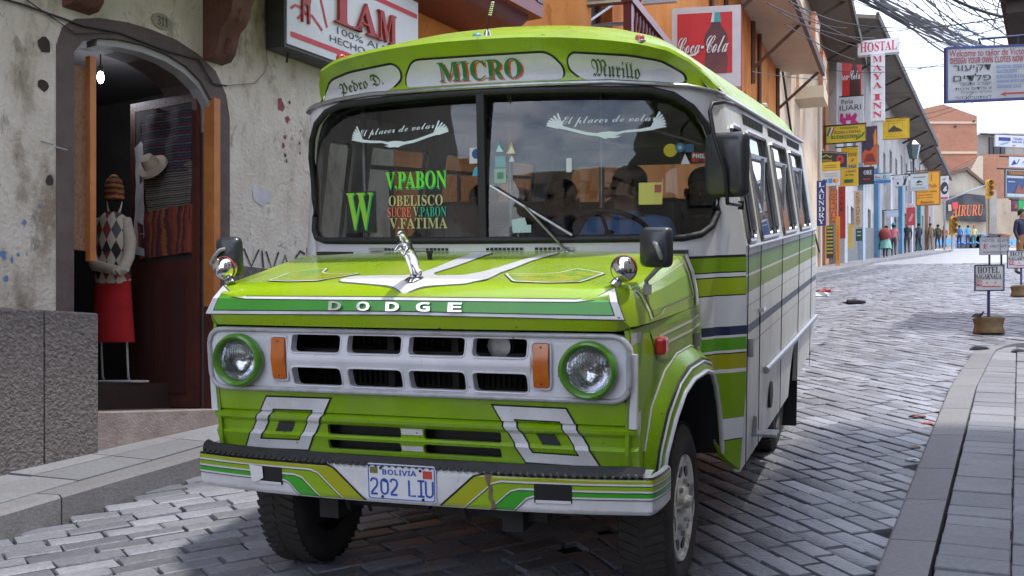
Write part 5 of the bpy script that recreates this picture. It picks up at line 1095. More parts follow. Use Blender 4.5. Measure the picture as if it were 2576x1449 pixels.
# maroon balcony
box_at('balcony_floor', fA, -.3, 1.62, 3.80, 3.94, 0, .70, m_mar, ob1)
c = MB(); c.grid([[fA(u, 3.80 - .16 * math.sin(t), .60 * math.cos(t)) for t in [k * math.pi / 12 for k in range(7)]] for u in (-.2, 1.5)]); ch(c.build('balcony_console', m_mar, smooth=50), ob1)
box_at('balcony_rail', fA, -.3, 1.62, 4.85, 4.95, .60, .72, m_mar, ob1)
for u in (-.28, 1.5): box_at('balcony_post', fA, u, u + .12, 3.94, 5.0, .59, .71, m_mar, ob1)
baluster_row(fA, ob1, -.15, 1.48, 3.94, 4.85, .66, m_mar, 10)
box_at('eaves', fA, -.1, 3.8, 7.2, 7.4, -.5, 1.6, M('eave_cream', (.50, .42, .32), .8, var=.2), ob1)
# second orange building (long, with the red balustrade)
ob2 = building('orange_building', Wb(0, 0), 'long orange building with a dark red balustrade and pale eaves behind the red drink sign')
openings(Wb, ob2, m_orange, 0, 18.0, 0, 8.6, [(.5, 1.5, 3.66, 5.9, 'd'), (6.6, 7.5, 4.3, 6.3, 'w'), (9.6, 10.5, 4.5, 6.4, 'w'), (12.6, 13.5, 4.7, 6.6, 'w'), (7.0, 8.2, .8, 3.1, 'd'), (11, 12.2, 1.3, 3.6, 'd')])
box_at('balcony_floor', Wb, -.35, 2.2, 3.50, 3.65, 0, .75, m_mar, ob2); box_at('balcony_rail', Wb, -.35, 2.2, 4.50, 4.60, .62, .76, m_mar, ob2)
for u in (-.33, 2.08): box_at('balcony_post', Wb, u, u + .1, 3.65, 4.62, .64, .74, m_mar, ob2)
baluster_row(Wb, ob2, -.2, 2.05, 3.65, 4.50, .69, m_mar, 14, r=.042)
m_eave = M('eave_soffit', (.55, .48, .38), .8, var=.15, scale=2); m_fas = M('fascia_brown', (.13, .055, .035), .6, var=.3)
c = MB(); c.prism([(-.2, 8.55), (18.2, 8.55), (18.2, 8.72), (-.2, 8.72)], lambda u, z, o=0: Wb(u, z - .28 * max(0, o), o), -.5, 1.15); ch(c.build('eaves', m_eave), ob2)
c = MB(); c.prism([(-.2, 8.22), (18.25, 8.22), (18.25, 8.44), (-.2, 8.44)], Wb, 1.15, 1.24); ch(c.build('fascia', m_fas), ob2)
for u in (3, 6.5, 10, 13.6, 17.9):
    c = MB(); c.tube([Wb(u, 7.35, .04), Wb(u, 8.25, 1.1)], .055, 4); c.tube([Wb(u, 7.0, .05), Wb(u, 8.5, .05)], .055, 4); ch(c.build('eave_strut', m_fas), ob2)
for u in (8.4, 14.5): 
    c = MB(); c.tube([Wb(u, 2.0, .06), Wb(u, 8.4, .06)], .05, 6); ch(c.build('downpipe', m_fas, smooth=60), ob2)
c = MB()
for k in range(9): c.tube([Wb(9.2 + k * .22, 4.2, .14), Wb(9.2 + k * .22, 6.5, .14)], .016, 4)
for z in (4.3, 5.4, 6.4): c.tube([Wb(9.1, z, .14), Wb(11.1, z, .14)], .018, 4)
ch(c.build('window_grille', m_dark), ob2)
# cream building with small balconies
m_crm = m_stucco('peach_plaster', (.58, .44, .31), (.44, .31, .21), (.64, .50, .37), .6, .2)
ob3 = building('cream_building', Wb(18, 1.5), 'cream plastered building with small balconies between the orange building and the shop signs')
openings(Wb, ob3, m_crm, 18.01, 29.4, 1, 12.8, [(20.2, 21.0, 9.5, 11.6, 'd'), (22.4, 23.2, 9.0, 11.1, 'd')], frame=M('orange_frame', (.42, .14, .05), .6))
for u, z in ((19.9, 9.45), (22.1, 8.95)):
    box_at('balcony_floor', Wb, u, u + 1.3, z - .35, z, 0, .85, M('cornice_cream', (.60, .50, .36), .8), ob3); box_at('balcony_rail', Wb, u, u + 1.3, z + .95, z + 1.05, .7, .83, M('orange_rail', (.40, .14, .06), .6), ob3)
    baluster_row(Wb, ob3, u + .05, u + 1.25, z, z + .95, .77, M('pale_baluster', (.6, .52, .42), .7), 5, r=.08)
    for uu in (u, u + 1.18): box_at('balcony_post', Wb, uu, uu + .12, z, z + 1.0, .7, .82, M('orange_rail', (.40, .14, .06), .6), ob3)
c = MB(); c.tube([Wb(18.3, 8.9, .06), Wb(21.5, 6.8, .06), Wb(29.2, 4.6, .06)], .035, 5); ch(c.build('conduit', m_dark), ob3)
c = MB(); c.tube([Wb(28.9, 3.6, .08), Wb(28.9, 12, .08)], .06, 6); ch(c.build('downpipe', M('pipe_pale', (.5, .47, .42), .5), smooth=60), ob3)
def eave(f, root, u0, u1, z, o1, soff, fas, th=.25):
    c = MB(); c.prism([(u0, z), (u1, z), (u1, z + .15), (u0, z + .15)], lambda u, zz, o=0: f(u, zz - .25 * max(0, o), o), -.5, o1); ch(c.build('eaves', soff), root)
    c = MB(); c.prism([(u0, z - .25 * o1 - .05), (u1, z - .25 * o1 - .05), (u1, z - .25 * o1 + .25), (u0, z - .25 * o1 + .25)], f, o1, o1 + .12); ch(c.build('fascia', fas), root)
    k = u0 + 1.2
    while k < u1:
        c = MB(); c.tube([f(k, z - .9, .04), f(k, z - .25 * o1 + .05, o1 - .1)], .07, 4); ch(c.build('eave_strut', fas), root); k += 4.2
m_fas2 = M('fascia_dark', (.05, .038, .03), .7, var=.4); m_sof2 = M('soffit_grey', (.17, .14, .115), .85, var=.25)
# next houses, further up
ob4 = building('terracotta_house', Wb(29.5, 4), 'terracotta painted house with dark eaves above the hanging shop signs')
openings(Wb, ob4, m_stucco('terracotta_plaster', (.42, .19, .09), (.28, .12, .06), (.48, .25, .13), .5, .2), 29.41, 33.4, 2, 12.8, [(30.9, 31.9, 8.8, 10.8, 'w'), (30.7, 31.9, 4.0, 6.4, 'd')])
eave(Wb, ob3, 24.4, 29.39, 12.8, 1.3, m_sof2, m_fas2); eave(Wb, ob4, 29.4, 33.5, 12.8, 1.3, m_sof2, m_fas2)
ob5 = building('pale_house', Wc(3.6, 5), 'pale plastered house row with blue doors and long dark eaves up the street')
wl = []
for k in range(8):
    u = 5 + k * 5; b = gz(*Wc(u, 0)[:2]) + .15
    wl += [(u, u + 1.5, b, b + 2.5, 'd'), (u + 2.2, u + 3.2, b + 1.0, b + 2.6, 'w'), (u + .2, u + 1.2, b + 4.0, b + 5.6, 'w'), (u + 2.7, u + 3.6, b + 4.0, b + 5.6, 'w')]
openings(Wc, ob5, m_stucco('white_plaster', (.36, .34, .33), (.22, .21, .21), (.46, .44, .42), .35, .2), 3.6, 46, 3, 14.5, wl, frame=M('blue_frame', (.03, .12, .22), .5), pane=M('teal_door', (.02, .12, .16), .5))
eave(Wc, ob5, 3.5, 30, 14.5, 1.5, m_sof2, m_fas2); eave(Wc, ob5, 30.1, 46.2, 15.0, 1.1, m_sof2, m_fas2)
box_at('parapet', Wc, 30, 46, 14.5, 15.1, -.35, -.01, m_sof2, ob5)
c = MB(); c.prism([(3.7, 3), (46, 4), (46, 11.0), (3.7, 6.2)], Wc, 0, .03); ch(c.build('dado', M('grey_dado', (.16, .16, .17), .8, var=.3)), ob5)
for k, (u, cc) in enumerate(((4.2, (.45, .45, .47)), (9.2, (.30, .38, .46)), (14.2, (.10, .22, .36)), (18.9, (.5, .5, .52)), (24.0, (.10, .25, .42)), (29.0, (.45, .45, .5)), (34.0, (.04, .2, .22)), (39.0, (.3, .18, .12)))):
    b = gz(*Wc(u, 0)[:2]); c = MB(); c.prism([(u, b), (u + .7, b), (u + .7, b + 4.4), (u, b + 4.4)], Wc, .0, .22); ch(c.build('pilaster', M('pil%d' % k, cc, .7, var=.2)), ob5)
# ------------------------------------------------------------------ end of the street
def wpx(px, py, y): return W(px, py, y)
def rect_wall(name, px0, px1, py0, py1, y, th, mat, root=None, pts=None):
    P = pts or [(px0, py1), (px1, py1), (px1, py0), (px0, py0)]
    c = MB(); c.prism(P, lambda a, b, t: W(a, b, y) + Vector((0, t, 0)), 0, th); o = c.build(name, mat); return ch(o, root) if root else o
def m_brick(name, c1, c2, sc):
    m = bpy.data.materials.new(name); m.use_nodes = True; t = m.node_tree; b = t.nodes['Principled BSDF']; b.inputs['Roughness'].default_value = .9; l = t.links.new
    co = nd(t, 'ShaderNodeTexCoord'); mp = nd(t, 'ShaderNodeMapping'); mp.inputs['Rotation'].default_value = (R_(90), 0, 0); br = nd(t, 'ShaderNodeTexBrick', Scale=sc); br.inputs['Color1'].default_value = (*c1, 1); br.inputs['Color2'].default_value = (*c2, 1); br.inputs['Mortar'].default_value = (.42, .33, .27, 1); br.inputs['Mortar Size'].default_value = .025
    n = nd(t, 'ShaderNodeTexNoise', Scale=.6, Detail=8.0); mx = nd(t, 'ShaderNodeMixRGB', blend_type='MULTIPLY'); mx.inputs[0].default_value = .6; r = nd(t, 'ShaderNodeValToRGB'); r.color_ramp.elements[0].color = (.6, .55, .5, 1); r.color_ramp.elements[0].position = .3
    l(co.outputs['Object'], mp.inputs[0]); l(mp.outputs[0], br.inputs[0]); l(co.outputs['Object'], n.inputs['Vector']); l(n.outputs[0], r.inputs[0]); l(br.outputs[0], mx.inputs[1]); l(r.outputs[0], mx.inputs[2]); l(mx.outputs[0], b.inputs['Base Color']); return m
m_bk = m_brick('brick_red', (.42, .17, .09), (.36, .13, .07), 2.2); m_conc = M('concrete_grey', (.34, .32, .29), .9, scale=.6, col2=(.22, .20, .18), detail=9)
adobe = building('gabled_house', W(2450, 650, 97), 'grey gabled adobe house facing down the street with a dark banner on its wall')
rect_wall('adobe_wall', 0, 0, 0, 0, 97, 5, m_stucco('adobe_plaster', (.36, .30, .23), (.25, .21, .165), (.44, .38, .30), .3, .3), adobe, [(2300, 690), (2480, 690), (2480, 468), (2432, 425), (2385, 440), (2300, 470)])
c = MB(); c.prism([(2375, 444), (2380, 436), (2432, 420), (2484, 464), (2484, 471), (2432, 428)], lambda a, b, t: W(a, b, 96.6) + Vector((0, t, 0)), 0, 6); ch(c.build('roof', M('roof_tile_old', (.16, .10, .07), .9, var=.4)), adobe)
lo = building('street_end_wall', W(2540, 650, 98), 'plain sandy wall at the top of the street behind the hotel boards', 'wall')
rect_wall('plaster_wall', 2480.5, 2760, 500, 690, 97.5, 4, m_stucco('sand_plaster', (.42, .34, .25), (.33, .26, .19), (.48, .40, .30), .25, .2), lo); rect_wall('pier', 2488, 2506, 478, 690, 97.3, .19, m_conc, lo)
bt = building('brick_building', W(2390, 500, 112), 'tall bare brick building with a sloping parapet against the sky')
rect_wall('brick_wall', 0, 0, 0, 0, 112, 14, m_bk, bt, [(2200, 700), (2457, 700), (2457, 292), (2372, 262), (2200, 300)])
rect_wall('concrete_band', 2200, 2458, 381, 387, 111.85, .14, M('band_pale', (.50, .40, .30), .9), bt); rect_wall('concrete_band', 2200, 2458, 306, 311, 111.85, .14, M('band_pale', (.50, .40, .30), .9), bt)
c = MB()
for px, py in ((2449, 305), (2403, 318)): c.prism([(px + 3 * math.cos(t), py + 3 * math.sin(t)) for t in [k * .785 for k in range(8)]], lambda a, b, t: W(a, b, 111.8) + Vector((0, t, 0)), 0, .1); 
ch(c.build('wall_opening', m_black), bt)
cg = building('concrete_building', W(2530, 400, 125), 'grey concrete building with dark window strips behind the brick houses')
rect_wall('concrete_wall', 2457.5, 2760, 335, 700, 125, 8, m_conc, cg)
for k, (a, b) in enumerate(((2489, 2496), (2500, 2513), (2517, 2528))): rect_wall('window_strip', a, b, 345, 430, 124.7, .3, M('strip_dark', (.03, .03, .035), .3), cg)
rect_wall('roof_sheet', 2466, 2540, 328, 336, 124.0, 8, M('sheet_white', (.6, .62, .66), .4), cg)
b2 = building('brick_building', W(2540, 500, 104), 'low brick gable building standing behind the plain sandy wall')
rect_wall('brick_wall', 2472, 2620, 388, 700, 105, 8, m_bk, b2); rect_wall('gable_wall', 0, 0, 0, 0, 104.8, .19, M('gable_plaster', (.52, .44, .34), .9, var=.2), b2, [(2420, 470), (2472, 470), (2472, 392), (2462, 392)])
# blue awnings and market things at the top of the street
m_tarp = M('blue_tarp', (.03, .20, .55), .6, var=.25, scale=1.2)
for k, (a, b, t_, q, lab) in enumerate(((2402, 2470, 598, 612, 'long blue market awning under the sandy wall at the top of the street'), (2352, 2398, 600, 616, 'small blue market awning beside the yellow traffic light'), (2470, 2560, 602, 616, 'blue awning behind the grey hotel boards'))):
    c = MB(); c.grid([[W(x, t_ + 2 * math.sin(x), 93) for x in range(a, b + 1, 6)], [W(x, q + 2 * math.sin(x * .7), 90.5) for x in range(a, b + 1, 6)]]); 
    for x in (a + 2, b - 3): c.tube([W(x, q, 90.6), Vector((W(x, q, 90.6).x, 90.6, gz(W(x, q, 90.6).x, 90.6)))], .04, 5)
    tag(c.build('market_awning', m_tarp), lab, 'awning')
for k, (px, cc) in enumerate(((2425, (.25, .3, .4)), (2447, (.45, .25, .15)), (2463, (.15, .25, .35)), (2496, (.12, .1, .1)), (2520, (.3, .15, .1)))):
    p = W(px, 600, 91.5); z = gz(p.x, 91.5); c = MB(); c.box((p.x, 91.5, z + .45), (.9, .7, .9)); c.box((p.x, 91.5, z + .93), (1.05, .85, .06)); c.ball((p.x - .2, 91.4, z + 1.05), (.2, .2, .14)); c.ball((p.x + .2, 91.5, z + 1.03), (.18, .2, .12))
    tag(c.build('market_stall', M('stall%d' % k, cc, .8, var=.3)), ['grey blue', 'brown', 'dull blue', 'black', 'rusty'][k] + ' market stall with goods under the awnings at the street end', 'stall')
# banner
m_bn = M('banner_black', (.025, .025, .03), .7, scale=.8, col2=(.10, .10, .11)); bn = building('banner', W(2425, 520, 96.5), 'black banner with orange brush lettering hung on the adobe house', 'banner')
rect_wall('banner_cloth', 0, 0, 0, 0, 96.6, .12, m_bn, bn, [(2381, 554), (2480, 558), (2478, 492), (2430, 487), (2381, 495)])
fbn = lambda a, b, o=0: W(a, b, 96.55 - o); m_or = M('banner_orange', (.70, .17, .04), .6)
ch(text('AIRURU', [(2393, 545), (2474, 542), (2472, 514), (2393, 516)], fbn, m_or, None, 'ital', .02), bn); ch(panel('red_patch', [[[(2394, 510), (2408, 508), (2410, 524), (2396, 527)]]], fbn, M('patch_red', (.6, .05, .06), .6), None, ((), ()), .05), bn); ch(panel('pale_patch', [[[(2384, 515), (2392, 514), (2393, 530), (2385, 531)]]], fbn, M('patch_tan', (.45, .35, .25), .6), None, ((), ()), .03), bn)

# ------------------------------------------------------------------ buildings on the right, and the row behind the viewpoint
m_rt = m_stucco('grey_plaster', (.40, .36, .31), (.28, .25, .21), (.46, .42, .36), .6, .2)
rb = building('corner_building', Vector((4.6, 3.6, -1)), 'tall plastered corner building along the right pavement, just outside the view')
fR = lambda s, z, o=0: Vector((*(ko + kd * s + kn * (2.35 - o)), z))
def rwin(a, b): return [(s, s + 1.1, z, z + 1.9, 'w') for s in range(a, b, 3) for z in (2.6, 6.2)] + [(s, s + 1.2, -1.8 + .15 * s, .6 + .15 * s, 'd') for s in range(a, b, 3)]
openings(fR, rb, m_rt, -9, 4.3, -5, 8.6, rwin(-8, 2), .3); box_at('eaves', fR, -9, 4.5, 8.6, 8.75, -1.2, .45, m_fas2, rb); box_at('rear_mass', fR, -9, 4.3, -5, 8.5, -8, -.35, m_rt, rb)
lb = building('downhill_building', Vector((-9, -6, -2)), 'peach building downhill on the left, behind the viewpoint')
fL = lambda u, z, o=0: Wp(-16.2 + u, z, o)
openings(fL, lb, m_crm, -16, 0, -8, 2.6, [(s, s + 1.1, z, z + 2, 'w') for s in range(-15, -1, 3) for z in (-4.0, -.6)], .3); box_at('eaves', fL, -16, .1, 2.6, 2.8, -1, 1.3, m_fas, lb)
db = building('downhill_building', Vector((-6, -24, -5)), 'pale building closing the street far downhill behind the viewpoint')
openings(lambda u, z, o=0: Vector((u, -24 + o, z)), db, m_crm, -18, 6, -9, 2.5, [(s, s + 1.2, z, z + 1.8, 'w') for s in range(-16, 4, 3) for z in (-4, -.5)], .3)
# corner across the side street, with eaves seen top right
rc = building('eaved_building', Vector((7.9, 15.6, 1)), 'dark eaved building at the far corner of the side street, top right')
fC = lambda s, z, o=0: Vector((7.45 + .438 * s - .899 * o, 15.1 + .899 * s + .438 * o, z))
openings(fC, rc, m_rt, 0, 3.4, -1, 5.1, [(1, 2.1, 2.3, 4.1, 'w')], .3)
box_at('eaves', fC, .6, 3.4, 5.15, 5.32, -.3, .92, m_fas2, rc); box_at('eave_tiles', fC, .5, 3.5, 5.325, 5.6, -.3, 1.0, M('old_tile', (.12, .08, .06), .9, var=.5, scale=4), rc); box_at('side_wall', fC, 0, .3, -1, 5.1, -8, -.31, m_rt, rc)
# ================================================================== SIGNS
def board_sign(name, label, x0, y0, x1, y1, y, yaw=-20, th=.06, bg=(.7, .7, .7), frame=None, items=(), bracket=True, arm=1, cat='sign', tilt=0, grp=None, poly=None, group_arm=None):
    """a projecting sign: bearing box of the photo, distance y; items: ('t', text, style, (u0,v0,u1,v1), colour) or ('p', polygon, colour), u,v in 0..1 from lower left"""
    cx, cy = (x0 + x1) / 2, (y0 + y1) / 2; ctr = W(cx, cy, y); ya = R_(yaw); ax = Vector((math.cos(ya), math.sin(ya), 0)); wd = (x1 - x0) / 2895 * y / max(.3, (math.cos(ya) - (cx - 1287.5) / 2895 * math.sin(ya))); hg = (y1 - y0) / 2895 * y
    nrm = Vector((math.sin(ya), -math.cos(ya), 0)); tl = math.tan(R_(tilt))
    root = empty(name, ctr - Vector((0, 0, hg / 2))); bpy.context.view_layer.update(); tag(root, label, cat, grp)
    f = lambda u, v, o=0: ctr + ax * ((u - .5) * wd) + Vector((0, 0, (v - .5) * hg + tl * (u - .5) * wd)) + nrm * (th / 2 + o)
    key = lambda cc: M('sg_%d_%d_%d' % tuple(int(k * 250) for k in cc), cc, .45, var=.15, scale=2.5)
    P = poly or [(0, 0), (1, 0), (1, 1), (0, 1)]
    bd = ch(panel('board', [[P]], f, key(bg), None, ((), ()), 0, th), root)
    if frame:
        e = .03 * min(1, 1); eu, ev = e * hg / wd * 1.2, e * 1.2
        ch(panel('sign_frame', [[[(0, 0), (1, 0), (1, 1), (0, 1)], [(eu, ev), (1 - eu, ev), (1 - eu, 1 - ev), (eu, 1 - ev)]]], f, key(frame), None, ((), ()), .012, th + .02), root)
    for k, it in enumerate(items):
        off = .006 + .004 * k
        if it[0] == 't':
            o = text(it[1], it[3], f, key(it[4]), None, it[2], off)
        else: o = panel('painted_shape', [[it[1]]], f, key(it[2]), None, ((), ()), off)
        ch(o, root)
    if bracket:
        c = MB(); u0, u1 = (-.35 * arm, 1) if arm > 0 else (0, 1.35)
        for v in (1.03,): c.tube([f(u0, v, -th / 2), f(u1, v, -th / 2)], .025, 5)
        c.tube([f(.1, 1.03, -th / 2), f(.1, .97, -th / 2)], .015, 5); c.tube([f(.9, 1.03, -th / 2), f(.9, .97, -th / 2)], .015, 5)
        ch(c.build('sign_bracket', m_dark), root)
    return root, f
rc_ = lambda a, b, c_, d: [(a, b), (c_, b), (c_, d), (a, d)]
RED = (.60, .03, .025); WT = (.74, .74, .75); BK = (.03, .03, .035); YL = (.72, .46, .02); NV = (.02, .04, .20); ORG = (.72, .28, .02)
# large sign on the near wall
sg = empty('wall_sign', Wp(1.8, 2.74, .1)); bpy.context.view_layer.update(); tag(sg, 'large white shop sign with red letters and a red animal emblem on the near wall', 'sign')
c = MB(); c.prism([(1.74, 2.74), (3.58, 2.74), (3.58, 3.62), (1.74, 3.62)], Wp, .02, .22); ch(c.build('sign_box', M('sign_box_dark', (.05, .05, .05), .5)), sg)
c = MB(); c.prism([(1.76, 2.765), (3.56, 2.765), (3.56, 3.60), (1.76, 3.60)], Wp, .22, .235); ch(c.build('sign_face', M('sign_face_white', (.70, .70, .72), .4, var=.08, scale=3)), sg)
sf = lambda u, z, o=0: Wp(u, z, .235 + o); m_sr = M('sign_red', (.42, .035, .03), .5, var=.2); m_st = M('sign_stripe', (.60, .03, .04), .5); m_sk = M('sign_black', (.04, .04, .05), .5)
ch(panel('red_stripe', [[rc_(1.80, 2.83, 3.54, 2.875)]], sf, m_st, None, ((), ()), .003), sg); ch(panel('red_stripe', [[rc_(1.84, 3.44, 3.54, 3.485)]], sf, m_st, None, ((), ()), .003), sg)
def su(px, py): return Wu(px, py, .24)
for s_, a, b in (('L', (838, -2), (908, 82)), ('.', (896, 74), (905, 84)), ('A', (889, 20), (944, 118)), ('.', (936, 110), (946, 120)), ('M', (947, 55), (992, 142)), ('.', (1000, 140), (1008, 150))):
    (u0, z1), (u1, z0) = su(*a), su(*b)
    q = [(u0, z0 + .08), (u1, z0), (u1, z1 - .10), (u0, z1)] if s_ != '.' else [(u0, z0), (u1, z0), (u1, z1), (u0, z1)]
    zb_, zt_ = {'L': (3.09, 3.36), 'A': (3.09, 3.36), 'M': (3.09, 3.36), '.': (3.09, 3.13)}[s_]
    o = text(s_, (u0 + .0, zb_, u1, zt_), sf, m_sr, None, 'serif', .035, thick=.03); ch(o, sg)
for s_, a, b, zz in (('100% ALPACA', 848, 996, (2.985, 2.915)), ('HECHO', 834, 905, (2.0, 2.0))):
    u0, u1 = su(a, 100)[0], su(b, 100)[0]
    if s_[0] == '1': ch(text(s_, (u0, 3.005, 3.46, 3.062), sf, m_sk, None, 'plain', .004), sg)
    else: ch(text('HECHO EN BOLIVIA', (u0 - .02, 2.915, 3.54, 2.972), sf, m_sk, None, 'plain', .004), sg)
am = [(.35, 0), (.42, .0), (.44, .42), (.62, .42), (.64, 0), (.72, 0), (.72, .5), (.74, .66), (.60, .70), (.50, .72), (.46, .95), (.44, 1.05), (.30, 1.0), (.26, .92), (.36, .88), (.36, .6)]
ua, za = su(742, 85); um, zm = su(785, 0)
ch(panel('animal_emblem', [[[(1.835 + a * .26, 2.985 + b * .36) for a, b in am]]], sf, m_sr, None, ((), ()), .02, .016), sg)
for P in ([(1.80, 3.06), (1.85, 3.10), (1.92, 3.10), (2.0, 3.06)], [(1.88, 3.0), (1.96, 3.06), (2.06, 3.07), (2.19, 2.98)], [(2.02, 3.12), (2.09, 3.40)], [(2.11, 3.40), (2.25, 3.02)]): ch(panel('red_line', [[ribbon(P, .022)]], sf, m_st, None, ((), ()), .005), sg)
c = MB(); c.tube([Wp(1.9, 2.74, .12), Wp(1.9, 2.66, .1)], .01, 5); ch(c.build('sign_cable', m_cab), sg)
# framed board hanging at the very top
board_sign('hanging_board', 'tan board with dark frame hanging over the street above the minibus roof', 1416, -75, 1612, 14, 14.5, 4, .06, (.56, .44, .28), BK, [('p', rc_(.2, .12, .75, .16), (.2, .12, .06))], True, 1, tilt=6.5)
board_sign('hanging_board', 'grey edge of a sign board above the maroon balustrade at the top', 1616, -60, 1702, 9, 16.0, -8, .08, (.45, .47, .48), None, [], True, 1, tilt=2)
c = MB(); c.tube([Wb(1.5, 5.15, .05), W(1460, 68, 14.5), W(1580, 58, 15.2)], .03, 6); c.tube([W(1460, 68, 14.5), W(1460, 88, 14.5)], .02, 6); tag(c.build('bracket_pipe', m_steel, smooth=60), 'thin grey pipe bracket standing out from the orange wall', 'pipe')
# red drink sign (lightbox)
cs, f = board_sign('drink_sign', 'red lightbox sign with white script lettering and a bottle beside the pale eaves', 1686, 22, 1862, 225, 19.0, -10, .22, (.66, .66, .68), None, [('p', rc_(.10, .17, .88, .92), (.62, .02, .02))], False)
BTL = [(.50, .17), (.80, .17), (.82, .35), (.78, .45), (.82, .58), (.80, .66), (.72, .76), (.70, .86), (.70, .92), (.60, .92), (.60, .86), (.58, .76), (.50, .66), (.48, .58), (.52, .45), (.49, .35)]
ch(panel('painted_bottle', [[BTL]], f, M('bottle_brown', (.09, .015, .012), .3, scale=3, col2=(.20, .03, .02)), None, ((), ()), .012), cs); ch(panel('bottle_neck', [[[(.575, .80), (.725, .80), (.70, .92), (.60, .92)]]], f, M('bottle_teal', (.05, .35, .34), .3), None, ((), ()), .015), cs); ch(panel('bottle_neck', [[[(.575, .80), (.62, .80), (.63, .92), (.60, .92)]]], f, M('neck_white', (.65, .65, .65), .3), None, ((), ()), .018), cs)
for k, (dx, mt) in enumerate(((.008, M('script_shadow', (.16, .02, .02), .5)), (0, M('script_white', (.78, .78, .78), .4)))):
    ch(text('Coca-Cola', [(.115 + dx, .42 - dx), (.80 + dx, .42 - dx), (.86 + dx, .64 - dx), (.115 + dx, .62 - dx)], f, mt, None, 'script', .022 + .006 * k), cs)
ch(panel('painted_swash', [[[(.13, .43), (.28, .41), (.40, .44), (.36, .40), (.26, .385), (.16, .40)]]], f, M('script_white', (.78, .78, .78), .4), None, ((), ()), .026), cs)
c = MB(); c.prism([(-.02, -.02), (1.02, -.02), (1.02, 1.02), (-.02, 1.02)], lambda u, v, t: f(u, v, t), -.225, -.215); ch(c.build('sign_casing', M('casing_pink', (.40, .05, .08), .5)), cs)
# vertical hostel sign
hs, f = board_sign('hostel_sign', 'white T shaped hostel sign with red letters, its tall arm running down', 2157, 102, 2262, 138, 42.0, -20, .3, WT, None, [('t', 'HOSTAL', 'serif', (.06, .18, .94, .85), (.62, .03, .07))])
h2, f = board_sign('hostel_upright', 'x', 2190, 138.5, 2225, 306, 41.9, -20, .28, WT, None, [('t', ch_, 'serif', (.14, 1 - (.03 + .135 * (k + (.35 if k > 3 else 0)) + .095) * .97, .82, 1 - (.03 + .135 * (k + (.35 if k > 3 else 0))) * .97), (.62, .03, .07)) for k, ch_ in enumerate('MAYAINN')], False)
for o in list(h2.children): ch(o, hs)
bpy.data.objects.remove(h2)
def sgn(*a, **k): return board_sign(*a, **k)
s2, f = sgn('drink_sign', 'tall red drink banner with a bottle above the white pena board', 2108, 140, 2166, 243, 46.5, -20, .10, (.50, .02, .015), None, [('p', [(.50, 0), (.95, 0), (.93, .45), (.80, .72), (.76, 1), (.62, 1), (.60, .72), (.50, .5)], (.06, .012, .01)), ('p', rc_(.60, .85, .78, 1.0), (.5, .52, .5)), ('t', 'Coca-Cola', 'script', (-.0, .40, .95, .62), (.75, .75, .75))], bracket=False)
sgn('pena_sign', 'white board with black heading and a magenta emblem above the yellow pizza board', 2095, 245, 2171, 330, 45.8, -20, .12, (.58, .58, .60), None, [('t', 'Peña', 'serif', (.26, .80, .66, .93), BK), ('t', 'HUARI', 'plain', (.08, .60, .92, .76), BK), ('p', [(.22, .0), (.30, .22), (.22, .30), (.24, .52), (.34, .52), (.34, .40), (.42, .38), (.44, .54), (.50, .46), (.56, .54), (.60, .40), (.74, .52), (.80, .44), (.74, .30), (.84, .22), (.80, .0), (.66, .0), (.62, .14), (.40, .14), (.36, .0)], (.50, .02, .18)), ('p', rc_(.44, .2, .58, .3), (.6, .55, .58))], True, 1)
sgn('pizza_sign', 'yellow horizontal pizza and pasta board with green lettering, below the white board', 2076, 315, 2178, 360, 43.5, -20, .10, (.68, .50, .01), BK, [('t', 'HOMEMADE', 'sans', (.36, .76, .80, .90), (.22, .14, .02)), ('t', 'PIZZAS & PASTAS', 'sans', (.22, .52, .86, .68), (.22, .14, .02)), ('t', 'BUONGIORNO', 'sans', (.14, .24, .86, .44), (.02, .13, .03)), ('p', [(.02, .45), (.10, .9), (.15, .9), (.07, .45)], (.02, .2, .05)), ('p', [(.07, .45), (.15, .9), (.20, .9), (.12, .45)], (.7, .7, .7)), ('p', [(.12, .45), (.20, .9), (.24, .9), (.15, .45)], (.6, .04, .03)), ('p', [(.76, .12), (.92, .3), (.98, .55), (.92, .5), (.86, .3), (.74, .2)], (.02, .2, .04))])
sgn('mountain_sign', 'square yellow sign with a small mountain picture', 2220, 298, 2287, 350, 55.0, -20, .10, (.74, .46, .015), (.6, .36, .01), [('p', rc_(.2, .32, .74, .76), (.35, .2, .02)), ('p', rc_(.215, .335, .725, .745), (.74, .48, .03)), ('p', [(.22, .35), (.22, .45), (.32, .56), (.42, .66), (.52, .55), (.62, .50), (.72, .40), (.72, .35)], (.08, .05, .02)), ('t', 'Bolivian Journeys', 'ital', (.12, .82, .86, .93), (.4, .25, .02)), ('p', rc_(.12, .12, .84, .135), (.4, .25, .02)), ('p', rc_(.2, .22, .7, .235), (.4, .25, .02))], True, 1)
sgn('fire_banner', 'tall dark banner with an orange flame design behind the pizza board', 2168, 318, 2206, 415, 50.5, -20, .06, (.05, .03, .06), None, [('p', [(.0, .0), (1, .0), (1, .5), (.9, .95), (.7, .75), (.8, .5), (.5, .35), (.2, .4), (.0, .3)], (.60, .10, .02)), ('p', [(.1, .08), (.9, .08), (.7, .3), (.3, .28)], (.25, .03, .02)), ('p', [(.75, .5), (.95, .55), (.92, .9), (.85, .9)], (.75, .3, .03))], bracket=False)
sgn('dark_sign', 'black board with white letters ORE under the flame banner', 2158, 420, 2198, 464, 50.0, -20, .08, (.03, .02, .025), None, [('t', 'ORE', 'serif', (.35, .55, .88, .80), WT), ('p', rc_(.3, .25, .75, .32), (.5, .03, .03))], bracket=False)
